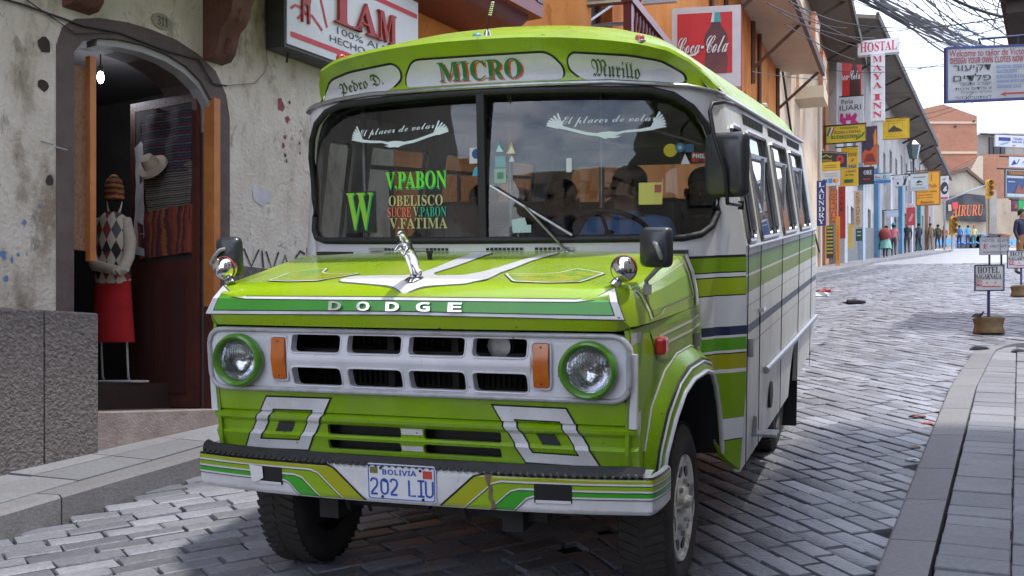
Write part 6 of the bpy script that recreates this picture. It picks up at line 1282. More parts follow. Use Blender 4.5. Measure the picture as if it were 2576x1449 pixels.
sgn('restaurant_sign', 'tall yellow board with dark lettering hanging behind the tilted black board', 2115, 372, 2158, 468, 44.2, -20, .08, (.70, .46, .02), None, [('t', 'SUNNY', 'serif', (.3, .76, .92, .86), BK), ('t', 'P', 'sans', (.62, .62, .78, .70), (.6, .03, .02)), ('t', 'CERIA', 'sans', (.35, .46, .9, .55), (.05, .1, .3)), ('t', 'y Service', 'ital', (.25, .34, .88, .41), BK), ('t', 'do Ong', 'ital', (.25, .25, .75, .32), BK), ('p', rc_(.2, .08, .72, .17), (.03, .12, .05))])
sgn('tilted_sign', 'tilted black board with gold lettering and a red round emblem', 2055, 384, 2131, 421, 41.5, -20, .06, (.03, .025, .02), (.35, .33, .3), [('t', 'COMEDOR', 'sans', (.1, .34, .5, .5), (.5, .36, .04)), ('p', [(.08, .7), (.2, .62), (.3, .74), (.45, .62), (.5, .8), (.42, .72), (.3, .84), (.2, .72)], (.42, .30, .04)), ('p', [(.76 + .12 * math.cos(t), .55 + .30 * math.sin(t)) for t in [k * .4 for k in range(16)]], (.55, .03, .03)), ('p', [(.76 + .05 * math.cos(t), .58 + .12 * math.sin(t)) for t in [k * .5 for k in range(12)]], (.08, .01, .01)), ('p', rc_(.08, .18, .5, .26), (.5, .36, .04))], True, 1, tilt=-7)
sgn('cards_sign', 'white board with payment card logos above the navy laundry banner', 2066, 430, 2112, 468, 41.0, -20, .06, (.58, .56, .54), None, [('p', rc_(.05, .22, .32, .45), (.05, .12, .3)), ('p', rc_(.38, .18, .60, .5), (.05, .25, .55)), ('p', [(.72 + .09 * math.cos(t), .33 + .13 * math.sin(t)) for t in [k * .5 for k in range(12)]], (.6, .04, .03)), ('p', [(.82 + .09 * math.cos(t), .33 + .13 * math.sin(t)) for t in [k * .5 for k in range(12)]], (.7, .35, .03)), ('p', rc_(.15, .62, .85, .67), (.4, .4, .4)), ('p', rc_(.15, .78, .85, .83), (.4, .4, .4))], False)
sgn('yellow_strip_sign', 'narrow yellow band sign just above the payment card board', 2066, 408, 2112, 429, 41.2, -20, .06, (.68, .44, .02), None, [('p', rc_(.15, .3, .85, .4), (.3, .2, .03)), ('p', rc_(.2, .55, .8, .65), (.3, .2, .03))], False)
sgn('laundry_sign', 'narrow navy vertical banner with white laundry lettering nearest the bus tail', 2054, 455, 2077, 568, 38.0, -20, .05, (.015, .03, .17), None, [('t', c_, 'serif', (.18, .86 - k * .137, .84, .965 - k * .137), WT) for k, c_ in enumerate('LAUNDRY')], False)
sgn('orange_letter_sign', 'vertical board with orange letters beside the navy laundry banner', 2088, 478, 2106, 560, 41.5, -20, .05, (.30, .10, .06), None, [('t', c_, 'sans', (.1, .87 - k * .14, .9, .98 - k * .14), (.80, .20, .04)) for k, c_ in enumerate('BOHEMIA')], False)
sgn('red_banner', 'tall dark red vertical banner', 2108, 470, 2126, 600, 43.5, -20, .05, (.40, .03, .015), None, [('t', c_, 'sans', (.25, .86 - k * .11, .75, .93 - k * .11), (.14, .015, .01)) for k, c_ in enumerate('CAFE')], False)
sgn('list_board', 'black board with green and yellow painted list on the ground by the wall', 2078, 568, 2096, 650, 40.0, -20, .05, (.05, .03, .02), None, [('p', rc_(.08, 1 - .11 * k - .09, .92, 1 - .11 * k - .035), ((.25, .4, .03), (.5, .3, .05))[k % 2]) for k in range(8)], False)
sgn('orange_banner', 'long narrow orange banner hanging to the pavement', 2102, 545, 2112, 668, 40.5, -20, .05, (.68, .27, .02), None, [('p', rc_(.3, .1, .7, .8), (.6, .18, .02))], False)
sgn('yellow_flag', 'narrow pale yellow flag hanging by the wall', 2131, 560, 2146, 628, 44.0, -20, .03, (.68, .48, .10), None, [], False, poly=[(0, .1), (.9, .0), (1, .9), (.2, 1)])
sgn('vertical_menu', 'tall beige sign with brown vertical lettering', 2147, 480, 2168, 572, 46.0, -20, .06, (.55, .47, .34), None, [('t', c_, 'sans', (.28, .885 - k * .093, .72, .955 - k * .093), (.40, .16, .03)) for k, c_ in enumerate('RESTAURANT')], False)
sgn('green_menu_board', 'small dark green menu board standing below the beige sign', 2152, 576, 2168, 606, 45.5, -20, .05, (.015, .07, .05), None, [('p', rc_(.2, .7, .8, .8), (.4, .5, .45)), ('p', rc_(.2, .4, .8, .5), (.4, .5, .45))], False)
sgn('blue_foot_sign', 'pale blue and white board with a blue lower edge', 2176, 438, 2240, 462, 51.0, -20, .08, (.50, .58, .62), None, [('p', rc_(.0, .0, 1, .32), (.05, .18, .38)), ('t', 'O', 'serif', (.70, .5, .80, .85), BK), ('t', 'Doc', 'serif', (.38, .55, .6, .75), (.4, .05, .1)), ('p', rc_(.4, .38, .9, .46), (.15, .3, .4))])
sgn('hand_sign', 'small white board with a black hand drawing', 2247, 441, 2284, 468, 55.0, -20, .06, (.60, .61, .64), None, [('p', [(.62, .05), (.70, .4), (.66, .9), (.70, .9), (.76, .5), (.80, .92), (.84, .92), (.83, .5), (.92, .9), (.96, .88), (.88, .45), (.80, .05)], BK), ('p', rc_(.22, .15, .36, .35), BK), ('p', rc_(.1, .6, .5, .65), (.4, .4, .4))])
sgn('grey_sign', 'grey white board with a small black emblem in front of the orange sign', 2289, 437, 2335, 480, 57.0, -20, .06, (.52, .56, .54), (.4, .42, .42), [('p', [(.32, .48), (.45, .62), (.62, .55), (.68, .44), (.55, .50), (.42, .42)], BK), ('p', rc_(.33, .33, .66, .37), BK), ('p', rc_(.15, .75, .85, .82), (.25, .28, .27)), ('p', rc_(.12, .1, .85, .2), (.38, .42, .40))])
sgn('orange_sign', 'big orange hanging board with dark lettering and a drawing', 2302, 431, 2365, 517, 62.0, -20, .08, (.78, .34, .015), (.35, .12, .02), [('p', rc_(.62, .7, .66, .92), (.4, .15, .02)), ('t', 'Pulle', 'ital', (.5, .52, .86, .62), (.2, .08, .02)), ('t', 'La mejor comida', 'ital', (.08, .36, .86, .44), (.25, .08, .02)), ('t', 'tipica abierto', 'ital', (.08, .28, .7, .34), (.25, .08, .02)), ('t', 'de 8 a 10 pm', 'ital', (.08, .2, .7, .26), (.25, .08, .02)), ('t', 'Bienvenidos', 'ital', (.2, .06, .75, .14), (.15, .04, .02))])
sgn('round_logo_sign', 'white board with a black disc and a bird shape, right of the orange sign', 2364, 443, 2386, 502, 66.0, -20, .06, (.62, .62, .62), None, [('p', [(.5 + .46 * math.cos(t), .48 + .27 * math.sin(t)) for t in [k * .3 for k in range(21)]], BK), ('p', [(.3, .38), (.5, .52), (.8, .58), (.7, .45), (.85, .38), (.5, .34)], (.6, .6, .6)), ('t', 'of', 'ital', (.25, .8, .7, .92), BK), ('p', rc_(.1, .02, .9, .10), (.55, .05, .05))])
sgn('red_soda_board', 'small red drink board with white heading low on the wall', 2279, 512, 2302, 567, 58.0, -20, .05, (.45, .05, .05), None, [('p', rc_(0, .82, 1, 1), (.7, .65, .65)), ('t', 'Cola', 'script', (.1, .84, .9, .98), (.6, .05, .06)), ('p', [(.2, .2), (.6, .55), (.8, .5), (.5, .15)], (.6, .25, .25))], False)
sgn('plain_sign', 'small plain pale blue board low over the pavement', 2229, 529, 2259, 546, 54.0, -20, .05, (.45, .52, .60), None, [], True)
c = sgn('welcome_sign', 'x', 2376, 116, 2600, 255, 15.5, 4.5, .05, (.46, .47, .50), (.04, .05, .22), [('t', 'Welcome to tailor de Victor', 'plain', (.04, .82, .91, .94), (.40, .05, .05)), ('t', 'DESIGN YOUR OWN CLOTES NOW !!!', 'sans', (.05, .69, .92, .80), (.36, .06, .06)),
    ('t', 'רועיקד', 'plain', (.08, .52, .50, .66), BK), ('t', 'םידלפ', 'plain', (.08, .37, .50, .50), BK), ('t', 'ינומדא ברעשו', 'plain', (.16, .29, .50, .345), BK), ('t', 'תוכיא םידלפ d', 'plain', (.10, .205, .50, .265), BK), ('t', '!!! ןמוזיע םרהמ', 'plain', (.16, .135, .50, .185), BK), ('t', '!!הרקיעותאל', 'plain', (.10, .025, .50, .10), BK), ('p', ribbon([(.20, .03), (.30, .16)], .008), BK),
    ('t', '-INDIVIDUAL DESIGN IN', 'sans', (.54, .57, .88, .63), (.05, .14, .35)), ('t', 'ALL COLOURS', 'sans', (.55, .48, .78, .54), (.05, .14, .35)), ('t', '-FLEECES DOUBLE SHADES', 'sans', (.54, .385, .93, .445), (.05, .14, .35)), ('t', '-WINDERS WHITE JACKETS', 'sans', (.54, .29, .93, .35), (.05, .14, .35)), ('t', '-DIFFERENT BAGS', 'sans', (.54, .20, .82, .26), (.05, .14, .35)), ('p', [(.60, .10), (.66, .15), (.64, .115), (.96, .125), (.96, .085), (.64, .085), (.66, .05), (.58, .085)], (.36, .03, .03))], False, tilt=3.5)[0]
c['label'] = 'blue framed grey tailor board with red and black lettering hanging top right'
k_ = MB(); a = W(2470, 98, 15.5); k_.tube([a + Vector((-.02, 0, -.07)), a + Vector((-.05, 0, 0)), a, W(2545, 92, 15.6), W(2590, 88, 15.7)], .016, 6); k_.tube([W(2500, 96, 15.5), W(2500, 120, 15.5)], .01, 5); k_.tube([W(2560, 92, 15.6), W(2560, 118, 15.6)], .01, 5); ch(k_.build('sign_bracket', M('blue_iron', (.03, .04, .12), .5), smooth=60), c)
# cluster of signs on the right edge
sgn('white_blue_board', 'white board with blue lettering at the right edge below the tailor board', 2501, 342, 2600, 371, 34, 12, .08, (.62, .64, .68), None, [('t', 'TOURS ANDES', 'sans', (.45, .6, .95, .82), (.05, .10, .42)), ('t', 'SALAR UYUNI', 'sans', (.42, .36, .95, .54), (.05, .10, .42)), ('p', rc_(.08, .5, .38, .8), (.02, .03, .22)), ('p', [(.1, .2), (.3, .4), (.35, .35), (.15, .15)], (.2, .3, .5)), ('p', rc_(.42, .1, .5, .18), (.6, .05, .05))])
sgn('small_white_board', 'small white board with blue scrawl above the blue poster', 2536, 396, 2600, 422, 36, 12, .06, (.62, .64, .70), None, [('p', ribbon([(.1, .2), (.2, .7), (.3, .3), (.4, .8)], .05), (.05, .1, .35)), ('t', 'Andes', 'script', (.5, .4, .95, .8), (.1, .15, .5))])
sgn('blue_poster_board', 'dark blue poster board with pale headline at the right edge', 2527, 428, 2583, 498, 35, 12, .06, (.03, .07, .20), (.3, .34, .38), [('p', rc_(.05, .80, .95, .98), (.08, .03, .01)), ('t', 'TREKKING', 'sans', (.15, .83, .8, .94), (.6, .25, .03)), ('p', rc_(.05, .70, .8, .78), (.5, .52, .58)), ('p', [(.4, .15), (.55, .5), (.7, .3), (.85, .55), (.9, .15)], (.25, .08, .05)), ('p', rc_(.1, .55, .4, .58), (.5, .55, .6)), ('p', rc_(.05, .03, .9, .14), (.45, .5, .52))])
sgn('green_board', 'green and white board low at the right edge', 2560, 505, 2610, 545, 33, 12, .06, (.02, .35, .10), None, [('p', rc_(0, 0, 1, .2), (.6, .6, .6)), ('p', [(.2, .4), (.35, .9), (.45, .4)], (.7, .7, .7))])
sgn('purple_board', 'small purple board under the blue poster board', 2544, 502, 2562, 532, 33.5, 12, .06, (.16, .03, .12), None, [('p', [(.2, .2), (.5, .7), (.8, .3)], (.5, .15, .05))])
# hotel boards standing in drum feet in the road
def hotel(px0, py0, px1, py1, y, label, pole_b, texts):
    r, f = board_sign('standing_sign', label, px0, py0, px1, py1, y, -9, .02, (.62, .62, .62), (.02, .025, .10), texts, False)
    cx = W((px0 + px1) / 2, 0, y).x; g = gz(cx, y); c = MB(); c.tube([(cx, y + .02, g + .1), (cx, y + .02, (963.4 - py1) / 2895 * y)], .022, 8); ch(c.build('pole', M('pole_blue', (.03, .035, .14), .4), smooth=60), r)
    T = Matrix.Translation((cx, y + .02, g)); c = MB(); c.lathe([(.20, .0), (.205, .02), (.19, .07), (.18, .11), (.19, .15), (.205, .20), (.19, .215), (.0, .20)], T, 26); ch(c.build('tyre_foot', M('drum_foot', (.22, .14, .06), .8, scale=10, col2=(.12, .085, .05)), smooth=50), r)
    c = MB(); c.lathe([(.0, .21), (.185, .222)], T, 20); ch(c.build('foot_filling', M('foot_grey', (.28, .28, .29), .9, var=.3)), r)
    return r
HT_ = [('t', 'HOTEL', 'serif', (.10, .68, .84, .92), BK), ('t', 'SAGARNAGA', 'serif', (.05, .44, .90, .66), BK), ('p', rc_(.07, .20, .24, .40), (.55, .04, .05)), ('p', rc_(.24, .15, .88, .185), (.55, .04, .05)), ('t', 'H3', 'sans', (.09, .23, .22, .37), WT)] + [('p', [(cx + (.045 if k % 2 == 0 else .018) * math.cos(R_(90 + 36 * k)), .30 + (.055 if k % 2 == 0 else .022) * math.sin(R_(90 + 36 * k))) for k in range(10)], (.60, .04, .05)) for cx in (.40, .68)]
hotel(2450, 666, 2525, 732, 15.5, 'white hotel board with two red stars on a blue pole, nearest in the road', 0, HT_)
hotel(2532, 630, 2606, 675, 23, 'farther white hotel board on a pole, cut by the right edge of the view', 0, HT_)
r, f = board_sign('road_sign', 'grey double board with a red letter E standing on two posts further up the road', 2463, 597, 2536, 641, 29, -6, .03, (.33, .33, .33), (.2, .2, .2), [('t', 'HOTEL ALEM', 'plain', (.08, .72, .95, .9), (.12, .12, .12)), ('t', 'E', 'serif', (.12, .36, .28, .62), (.35, .03, .06)), ('t', 'ONLY EXIT', 'plain', (.36, .42, .92, .58), (.12, .12, .12)), ('p', rc_(.1, .12, .9, .2), (.2, .2, .2)), ('p', rc_(.70, 0, .715, 1), (.1, .1, .1))], False)
c = MB()
for px in (2488, 2518): p = W(px, 0, 29.05); c.tube([(p.x, 29.05, gz(p.x, 29) - .02), (p.x, 29.05, (963.4 - 598) / 2895 * 29)], .025, 6)
ch(c.build('post', m_dark, smooth=60), r)
# traffic lights
m_ty = M('signal_yellow', (.62, .33, .02), .5)
for (px, py, y, lab, hang) in ((2396, 568, 80, 'yellow traffic light on a post in front of the sandy wall', 0), (2487, 475, 80, 'dark yellow traffic light hanging from the arm before the adobe house', 1)):
    p = W(px, py, y); r = empty('traffic_light', Vector((p.x, y, gz(p.x, y)))); bpy.context.view_layer.update(); tag(r, lab, 'traffic light')
    c = MB(); c.box(p, (.42, .3, 1.25)); 
    for k in (-1, 0, 1): c.lathe([(.17, 0), (.19, .25)], Matrix.Translation(p + Vector((0, -.15, k * .38))) @ Matrix.Rotation(R_(90), 4, 'X'), 12)
    ch(c.build('signal_head', m_ty), r); c = MB()
    for k in (-1, 0, 1): c.lathe([(0, .02), (.15, .01)], Matrix.Translation(p + Vector((0, -.16, k * .38))) @ Matrix.Rotation(R_(90), 4, 'X'), 12)
    ch(c.build('signal_lens', M('signal_dark', (.10, .05, .02), .3)), r); c = MB()
    if hang: q = W(2375, 505, 80.3); c.tube([p + Vector((0, .2, .3)), W(2440, 480, 80.2), q, Vector((q.x, 80.3, gz(q.x, 80.3)))], .07, 6)
    else: c.tube([p + Vector((0, .1, -.5)), Vector((p.x, y + .1, gz(p.x, y)))], .07, 6)
    ch(c.build('signal_post', M('post_grey', (.3, .32, .36), .5), smooth=60), r)
# street lantern
p = W(2297, 395, 60); c = MB(); c.lathe([(.0, .9), (.12, .85), (.38, .6), (.36, .55), (.22, -.1), (.0, -.12)], Matrix.Translation(p), 6); r = empty('street_lantern', p); bpy.context.view_layer.update(); tag(r, 'dark hexagonal lantern on an arm above the pale house doors', 'lantern'); ch(c.build('lantern_head', M('lantern_glass', (.06, .09, .10), .3)), r); c = MB(); c.tube([p + Vector((0, 0, -.1)), p + Vector((0, 0, -.9)), p + Vector((-1.2, .4, -1.1))], .06, 6); ch(c.build('lantern_arm', m_dark, smooth=60), r)

# ================================================================== PEOPLE
def person(x, y, yaw, h, top, bot, hair, label, walk=.15, skin=(.25, .12, .07), skirt=None, bundle=None, hat=None, lean=0, z=None, cat='person', arms='down', shoe=(.02, .02, .02)):
    k = h / 1.72; g = gz(x, y) + .15 if z is None else z
    root = empty('person', (x, y, g), yaw); bpy.context.view_layer.update(); tag(root, label, cat)
    T = Matrix.Translation((x, y, g)) @ Matrix.Rotation(yaw, 4, 'Z') @ Matrix.Scale(k, 4)
    L_ = lambda a, b, zz: tuple(T @ Vector((a, b - lean * max(0, zz - .9), zz)))
    w_ = walk; K = lambda r: r * k
    J = {'pel': (L_(0, 0, .95), K(.14)), 'wai': (L_(0, .0, 1.08), K(.125)), 'che': (L_(0, .01, 1.28), K(.15)), 'nek': (L_(0, 0, 1.45), K(.06)), 'hd': (L_(0, -.02, 1.56), K(.095)), 'top': (L_(0, -.01, 1.66), K(.075)),
         'hl': (L_(.09, 0, .88), K(.10)), 'kl': (L_(.09, -w_ * .8, .48), K(.065)), 'al': (L_(.09, -w_ * .6, .09), K(.045)), 'tl': (L_(.10, -w_ * .6 - .15, .04), K(.04)),
         'hr': (L_(-.09, 0, .88), K(.10)), 'kr': (L_(-.09, w_ * .1, .48), K(.065)), 'ar': (L_(-.09, w_ * 1.3, .11), K(.045)), 'tr': (L_(-.10, w_ * 1.3 - .15, .05), K(.04)),
         'sl': (L_(.19, 0, 1.38), K(.065)), 'el': (L_(.25, .04 + w_ * .4, 1.12), K(.048)), 'wl': (L_(.24, -.06 + w_ * .5, .88), K(.035)), 'fl': (L_(.235, -.09 + w_ * .5, .78), K(.03)),
         'sr': (L_(-.19, 0, 1.38), K(.065)), 'er': (L_(-.25, .04 - w_ * .4, 1.12), K(.048)), 'wr': (L_(-.24, -.06 - w_ * .6, .88), K(.035)), 'fr': (L_(-.235, -.09 - w_ * .6, .78), K(.03))}
    if arms == 'fold':
        J['wl'] = (L_(.10, -.24, 1.12), K(.035)); J['fl'] = (L_(.0, -.25, 1.14), K(.03)); J['wr'] = (L_(-.10, -.22, 1.08), K(.035)); J['fr'] = (L_(.0, -.24, 1.08), K(.03))
    B = [('pel', 'wai', 0), ('wai', 'che', 0), ('che', 'nek', 0), ('nek', 'hd', 2), ('hd', 'top', 2), ('pel', 'hl', 1), ('hl', 'kl', 1), ('kl', 'al', 1), ('al', 'tl', 3), ('pel', 'hr', 1), ('hr', 'kr', 1), ('kr', 'ar', 1), ('ar', 'tr', 3), ('che', 'sl', 0), ('sl', 'el', 0), ('el', 'wl', 0), ('wl', 'fl', 2), ('che', 'sr', 0), ('sr', 'er', 0), ('er', 'wr', 0), ('wr', 'fr', 2)]
    mm = lambda nm, cc: M('%s_%d_%d_%d' % ((nm,) + tuple(int(q * 250) for q in cc)), cc, .85, var=.2, scale=6)
    ch(figure('body', J, B, [mm('cloth', top), mm('cloth', bot), M('skin_%d' % int(skin[0] * 99), skin, .5), mm('cloth', shoe)]), root)
    c = MB()
    for t_, zz, r1, r2 in (() if hair is None else ((0, 0, 0, 0),)): c.ball(L_(0, .025, 1.62), (K(.105), K(.105), K(.10)), 12)
    if hair is not None: ch(c.build('hair', mm('hair', hair), smooth=180), root)
    if skirt:
        c = MB(); n = 24; c.grid([[L_(r * (1 + .06 * math.cos(7 * t)) * math.cos(t), r * (1 + .06 * math.cos(7 * t)) * math.sin(t), zz) for t in [2 * math.pi * q / n for q in range(n)]] for zz, r in ((1.02, .17), (.9, .24), (.7, .30), (.45, .34))], closed=True); ch(c.build('skirt', mm('cloth', skirt), smooth=60), root)
    if hat: c = MB(); c.lathe([(.17, 0), (.16, .015), (.09, .02), (.085, .1), (.0, .13)], T @ Matrix.Translation((0, -lean * .75, 1.68)), 16); ch(c.build('hat', mm('cloth', hat), smooth=50), root)
    if bundle:
        b = building('carried_bundle', Vector(L_(0, .25, 1.2)), 'round ' + bundle[1] + ' bundle tied on the back of the stooping woman', 'bundle'); c = MB(); c.ball(L_(0, .27, 1.22), (K(.30), K(.27), K(.33)), 18); ch(c.build('cloth', mm('cloth', bundle[0]), smooth=180), b)
    return root
def px_person(px, y, *a, **k): return person(W(px, 0, y).x, y, *a, **k)
px_person(2226, 55, R_(150), 1.55, (.50, .07, .10), (.04, .04, .04), (.02, .015, .012), 'woman stooping under a large maroon bundle in a pale green skirt on the pavement', .1, skirt=(.20, .42, .36), bundle=((.24, .04, .04), 'maroon'), lean=.35)
px_person(2247, 58, R_(160), 1.6, (.55, .16, .18), (.05, .05, .06), (.02, .015, .012), 'person in a pink top and bright blue cap walking beside the stooping woman', .18, hat=(.03, .30, .50))
px_person(2281, 65, R_(170), 1.72, (.025, .025, .03), (.06, .06, .07), (.2, .19, .18), 'grey haired man in a black jacket with his back turned on the pavement', .12)
px_person(2310, 71, R_(200), 1.75, (.03, .035, .05), (.04, .04, .05), (.02, .015, .012), 'person in a dark jacket carrying something white, left of the man in tan', .15)
px_person(2339, 77, R_(180), 1.78, (.17, .12, .07), (.20, .14, .09), (.05, .03, .02), 'tall man in tan clothes standing on the pavement', .08)
px_person(2358, 79, R_(190), 1.7, (.05, .055, .035), (.03, .03, .035), (.02, .015, .012), 'person in a dark green coat beside the man in tan', .12)
px_person(2374, 83, R_(180), 1.6, (.35, .06, .015), (.03, .03, .04), (.02, .015, .012), 'person in a bright orange red top near the blue awning', .1)
px_person(2412, 84, R_(180), 1.65, (.03, .16, .42), (.03, .03, .06), (.02, .015, .012), 'person in a blue top under the market awning', .1)
px_person(2434, 85, R_(170), 1.65, (.10, .35, .60), (.05, .06, .09), (.03, .02, .015), 'person in a light blue top behind the stalls', .1)
px_person(2449, 83, R_(180), 1.6, (.55, .50, .25), (.05, .2, .25), None, 'person in a pale yellow top with an orange hat among the stalls', .1, hat=(.65, .15, .02))
px_person(2571, 30, R_(20), 1.75, (.015, .02, .05), (.30, .14, .05), (.015, .012, .01), 'person in a navy jacket and tan trousers at the right edge of the view', .1)
# occupants of the minibus (they sit inside it)
def seated(lx, ly, yaw, top, label, skin=(.16, .075, .045), drive=False, turn=0, hairc=(.012, .010, .010), long=False, sc=1.0, zs=1.10):
    root = empty('person', mat=BUSM @ Matrix.Translation((lx, ly, zs)) @ Matrix.Rotation(yaw, 4, 'Z') @ Matrix.Scale(sc, 4)); bpy.context.view_layer.update(); tag(root, label, 'person')
    L_ = lambda a, b, zz: (a, b, zz)
    tx, ty = math.sin(turn) * .05, -math.cos(turn) * .05
    J = {'pel': (L_(0, .08, .05), .15), 'wai': (L_(0, .06, .20), .14), 'che': (L_(0, .03, .42), .165), 'nek': (L_(0, 0, .58), .062), 'hd': (L_(tx * .4, -.02 + ty * .4, .70), .092), 'top': (L_(tx * .2, -.01, .80), .075),
         'kl': (L_(.12, -.42, .06), .085), 'al': (L_(.12, -.50, -.36), .05), 'tl': (L_(.12, -.64, -.40), .042), 'kr': (L_(-.12, -.42, .06), .085), 'ar': (L_(-.12, -.46, -.36), .05), 'tr': (L_(-.12, -.60, -.40), .042), 'hl': (L_(.11, -.05, .04), .11), 'hr': (L_(-.11, -.05, .04), .11),
         'sl': (L_(.20, .02, .52), .07), 'el': (L_(.27, -.06, .28), .05), 'wl': (L_(.17, -.28, .30) if drive else L_(.16, -.28, .14), .034), 'fl': (L_(.13, -.36, .38) if drive else L_(.13, -.36, .13), .03), 'sr': (L_(-.20, .02, .52), .07), 'er': (L_(-.28, -.08, .30), .05), 'wr': (L_(-.19, -.29, .34) if drive else L_(-.16, -.28, .14), .034), 'fr': (L_(-.15, -.37, .42) if drive else L_(-.13, -.36, .13), .03)}
    B = [('pel', 'wai', 0), ('wai', 'che', 0), ('che', 'nek', 0), ('nek', 'hd', 2), ('hd', 'top', 2), ('pel', 'hl', 1), ('hl', 'kl', 1), ('kl', 'al', 1), ('al', 'tl', 3), ('pel', 'hr', 1), ('hr', 'kr', 1), ('kr', 'ar', 1), ('ar', 'tr', 3), ('che', 'sl', 0), ('sl', 'el', 0), ('el', 'wl', 0), ('wl', 'fl', 2), ('che', 'sr', 0), ('sr', 'er', 0), ('er', 'wr', 0), ('wr', 'fr', 2)]
    mm = lambda nm, cc: M('%s_%d_%d_%d' % ((nm,) + tuple(int(q * 250) for q in cc)), cc, .85, var=.2, scale=6)
    b = figure('body', J, B, [mm('cloth', top), mm('cloth', (.03, .03, .04)), M('skin_%d' % int(skin[0] * 99), skin, .5), mm('cloth', (.02, .02, .02))], None, 2); b.parent = root
    H = Vector((tx * .3, -.015 + ty * .3, .735)); d = Vector((math.sin(turn), -math.cos(turn), 0)); s_ = Vector((d.y, -d.x, 0))
    c = MB(); c.ball(H - d * .034 + Vector((0, 0, .034)), (.096, .094, .086), 16)
    if long: c.ball(H - d * .05 + Vector((0, 0, -.08)), (.11, .08, .15), 14)
    o = c.build('hair', mm('hair', hairc), smooth=180); o.parent = root
    c = MB(); c.ball(H + d * .105 + Vector((0, 0, -.035)), (.016, .018, .024), 10); 
    for s in (1, -1): c.ball(H + s_ * s * .098 + Vector((0, 0, -.03)), (.014, .02, .03), 8)
    o = c.build('nose_and_ears', M('skin_%d' % int(skin[0] * 99), skin, .5), smooth=180); o.parent = root
    c = MB()
    for s in (1, -1): c.ball(H + d * .088 + s_ * s * .036 + Vector((0, 0, -.005)), (.013, .013, .008), 8)
    c.ball(H + d * .092 + Vector((0, 0, -.08)), (.026, .012, .006), 8); o = c.build('eyes_and_mouth', M('face_dark', (.03, .012, .01), .4), smooth=180); o.parent = root
    if drive or top[2] > .2:
        c = MB(); c.ring([(.075 * math.cos(t), .0 + .07 * math.sin(t), .575 - .02 * math.sin(t)) for t in [k * .4 for k in range(16)]], .022, 6); o = c.build('shirt_collar', mm('cloth', top), smooth=60); o.parent = root
    return root
seated(.50, 1.92, 0, (.22, .36, .72), 'driver in a light blue shirt behind the wheel of the minibus, head turned', turn=-.8, drive=True, zs=1.06, skin=(.34, .18, .11))
seated(.80, 2.55, 0, (.05, .03, .03), 'dark haired passenger in a brown top on the seat behind the driver', long=True, zs=1.06)
seated(-.10, 2.75, 0, (.10, .12, .22), 'passenger in a dark blue top near the middle of the minibus', turn=.3, zs=1.02)
seated(-.62, 2.75, 0, (.16, .05, .04), 'passenger in a dark red top on the door side of the minibus', zs=1.0)

# ================================================================== PIGEONS, LITTER, CABLES
def pigeon(x, y, yaw, label, z=None, up=False, k=1.0):
    g = gz(x, y) if z is None else z; root = empty('pigeon', (x, y, g), yaw); bpy.context.view_layer.update(); tag(root, label, 'pigeon')
    P = (lambda a, b, c_: (a * k, b * k, c_ * k))
    hd = (P(0, -.13, .20), P(0, -.155, .225)) if up else (P(0, -.17, .085), P(0, -.20, .06))
    J = {'b': (P(0, .02, .115), .055 * k), 'c': (P(0, -.06, .125), .055 * k), 'n': (P(0, -.11, .16) if up else P(0, -.13, .115), .03 * k), 'h': (hd[0], .024 * k), 'k': (hd[1], .008 * k), 'r': (P(0, .10, .11), .035 * k), 't': (P(0, .20, .095), .018 * k), 'l1': (P(.025, -.01, .07), .012 * k), 'l2': (P(.025, .0, .008), .006 * k), 'm1': (P(-.025, .01, .07), .012 * k), 'm2': (P(-.025, .02, .008), .006 * k)}
    b = figure('body', J, [('b', 'c', 0), ('c', 'n', 1), ('n', 'h', 1), ('h', 'k', 2), ('b', 'r', 0), ('r', 't', 1), ('b', 'l1', 0), ('l1', 'l2', 2), ('b', 'm1', 0), ('m1', 'm2', 2)], [M('feather_grey', (.07, .07, .09), .6, scale=14, col2=(.13, .13, .15)), M('feather_dark', (.03, .032, .045), .5), M('beak', (.16, .06, .05), .5)]); b.parent = root
    for s in (1, -1):
        c = MB(); c.ball(P(s * .048, .045, .125), (.014 * k, .095 * k, .042 * k), 12); o = c.build('folded_wing', M('feather_wing', (.09, .09, .11), .6, scale=22, col2=(.035, .035, .045)), smooth=180); o.parent = root
p = W(2464, 856, 13.4); pigeon(p.x, 13.4, R_(88), 'grey pigeon pecking at the setts near the pavement corner', k=.62)
p = W(2457, 800, 15.45); pigeon(p.x, 15.4, R_(40), 'pigeon perched on the foot of the nearest hotel board', z=gz(p.x, 15.4) + .20, up=True, k=.5)
p = W(2562, 866, 13.2); pigeon(p.x, 13.2, R_(100), 'dark pigeon at the right edge of the view', k=.5)
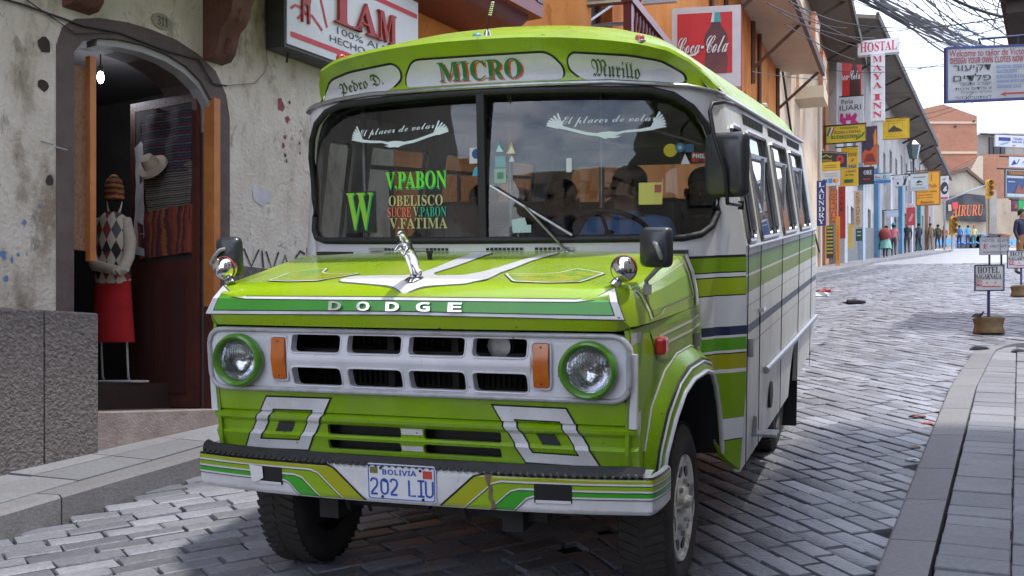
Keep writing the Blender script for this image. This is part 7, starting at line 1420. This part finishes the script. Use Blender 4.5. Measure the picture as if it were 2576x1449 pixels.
for px, y, cc, sc, lab in ((2062, 24.3, (.55, .6, .6), .22, 'crumpled pale plastic bag in the gutter behind the bus'), (2074, 26.0, (.5, .06, .07), .18, 'red scrap of rubbish in the gutter behind the bus'), (2150, 21.5, (.03, .02, .02), .22, 'dark rag lying on the setts behind the bus'), (2333, 9.2, (.45, .12, .12), .05, 'small pink scrap beside the right kerb'), (2292, 7.9, (.65, .65, .65), .05, 'crumpled white paper in the right gutter'), (2302, 8.3, (.3, .2, .15), .04, 'brown leaf scrap in the right gutter'), (2306, 9.5, (.20, .10, .09), .07, 'brown wrapper lying against the right kerb')):
    p = W(px, 0, y); c = MB(); c.ball((p.x, y, gz(p.x, y) + sc * .12), (sc, sc * .6, sc * .22), 9)
    for i in range(len(c.v)): v = c.v[i]; c.v[i] = (v[0] + random.uniform(-.25, .25) * sc, v[1] + random.uniform(-.25, .25) * sc, max(gz(p.x, y), v[2] + random.uniform(-.1, .12) * sc))
    tag(c.build('litter', M('litter_%d' % px, cc, .7)), lab, 'litter')
GW = 'overhead cables strung across the street'
def wire(a, b, sag, r=.012, n=12):
    a, b = Vector(a), Vector(b); c = MB(); c.tube([a.lerp(b, k / n) - Vector((0, 0, sag * 4 * (k / n) * (1 - k / n))) for k in range(n + 1)], r, 5, caps=False)
    tag(c.build('overhead_cable', m_cab, smooth=60), 'thin black cable hanging across the sky over the street', 'cable', GW)
random.seed(4)
for k in range(24):
    a = W(2085 + k * 3.6 + random.uniform(-4, 4), -25 - random.uniform(0, 30), random.uniform(24, 27)); b = W(2440 + random.uniform(-45, 60), 95 + k * 2.2 + random.uniform(-22, 25), random.uniform(44, 50)); wire(a, b, random.uniform(.02, .22), random.choice((.012, .015, .019, .027)))
for k in range(16):
    a = W(2150 + k * 14, -30, 22 + k * .4); b = W(2470 + random.uniform(-20, 50), 60 + random.uniform(-10, 80), 36 + random.uniform(-3, 3)); wire(a, b, random.uniform(.1, .4), random.choice((.008, .010, .014)))
for k in range(14):
    a = W(2260 + k * 20, -40, 21 + k * .3); b = W(2500 + random.uniform(-10, 110), 25 + random.uniform(-10, 95), 34 + random.uniform(-3, 3)); wire(a, b, random.uniform(.02, .2), random.choice((.009, .012, .016)))
for (x0, y0, d0, x1, y1, d1, sg_, r) in ((2125, 58, 30, 2530, 42, 22, .5, .014), (2150, 66, 30, 2292, 72, 34, .3, .014), (2240, 104, 44, 2545, 60, 24, .6, .012), (2100, 152, 40, 2400, 165, 30, .4, .010), (2080, 175, 40, 2390, 158, 30, .5, .010), (2210, 205, 46, 2410, 130, 34, .3, .010), (2190, 232, 46, 2420, 200, 40, .6, .010), (2230, 250, 48, 2460, 190, 42, .4, .009), (2260, 300, 52, 2440, 255, 46, .2, .010), (2290, 310, 60, 2500, 235, 44, .3, .010),
    (1930, 8, 20, 2130, 70, 30, .3, .012), (1960, 30, 20, 2160, 118, 34, .2, .012), (1985, 4, 19, 2145, 60, 30, .2, .014), (1995, 18, 19, 2190, 110, 36, .25, .01), (1975, 62, 20, 2150, 150, 36, .2, .01), (1890, 180, 18, 2080, 200, 34, .1, .008), (2010, 60, 24, 2200, 95, 44, .3, .012), (2390, -5, 20, 2590, 50, 22, .25, .03)):
    wire(W(x0, y0, d0), W(x1, y1, d1), sg_ * .35, r)
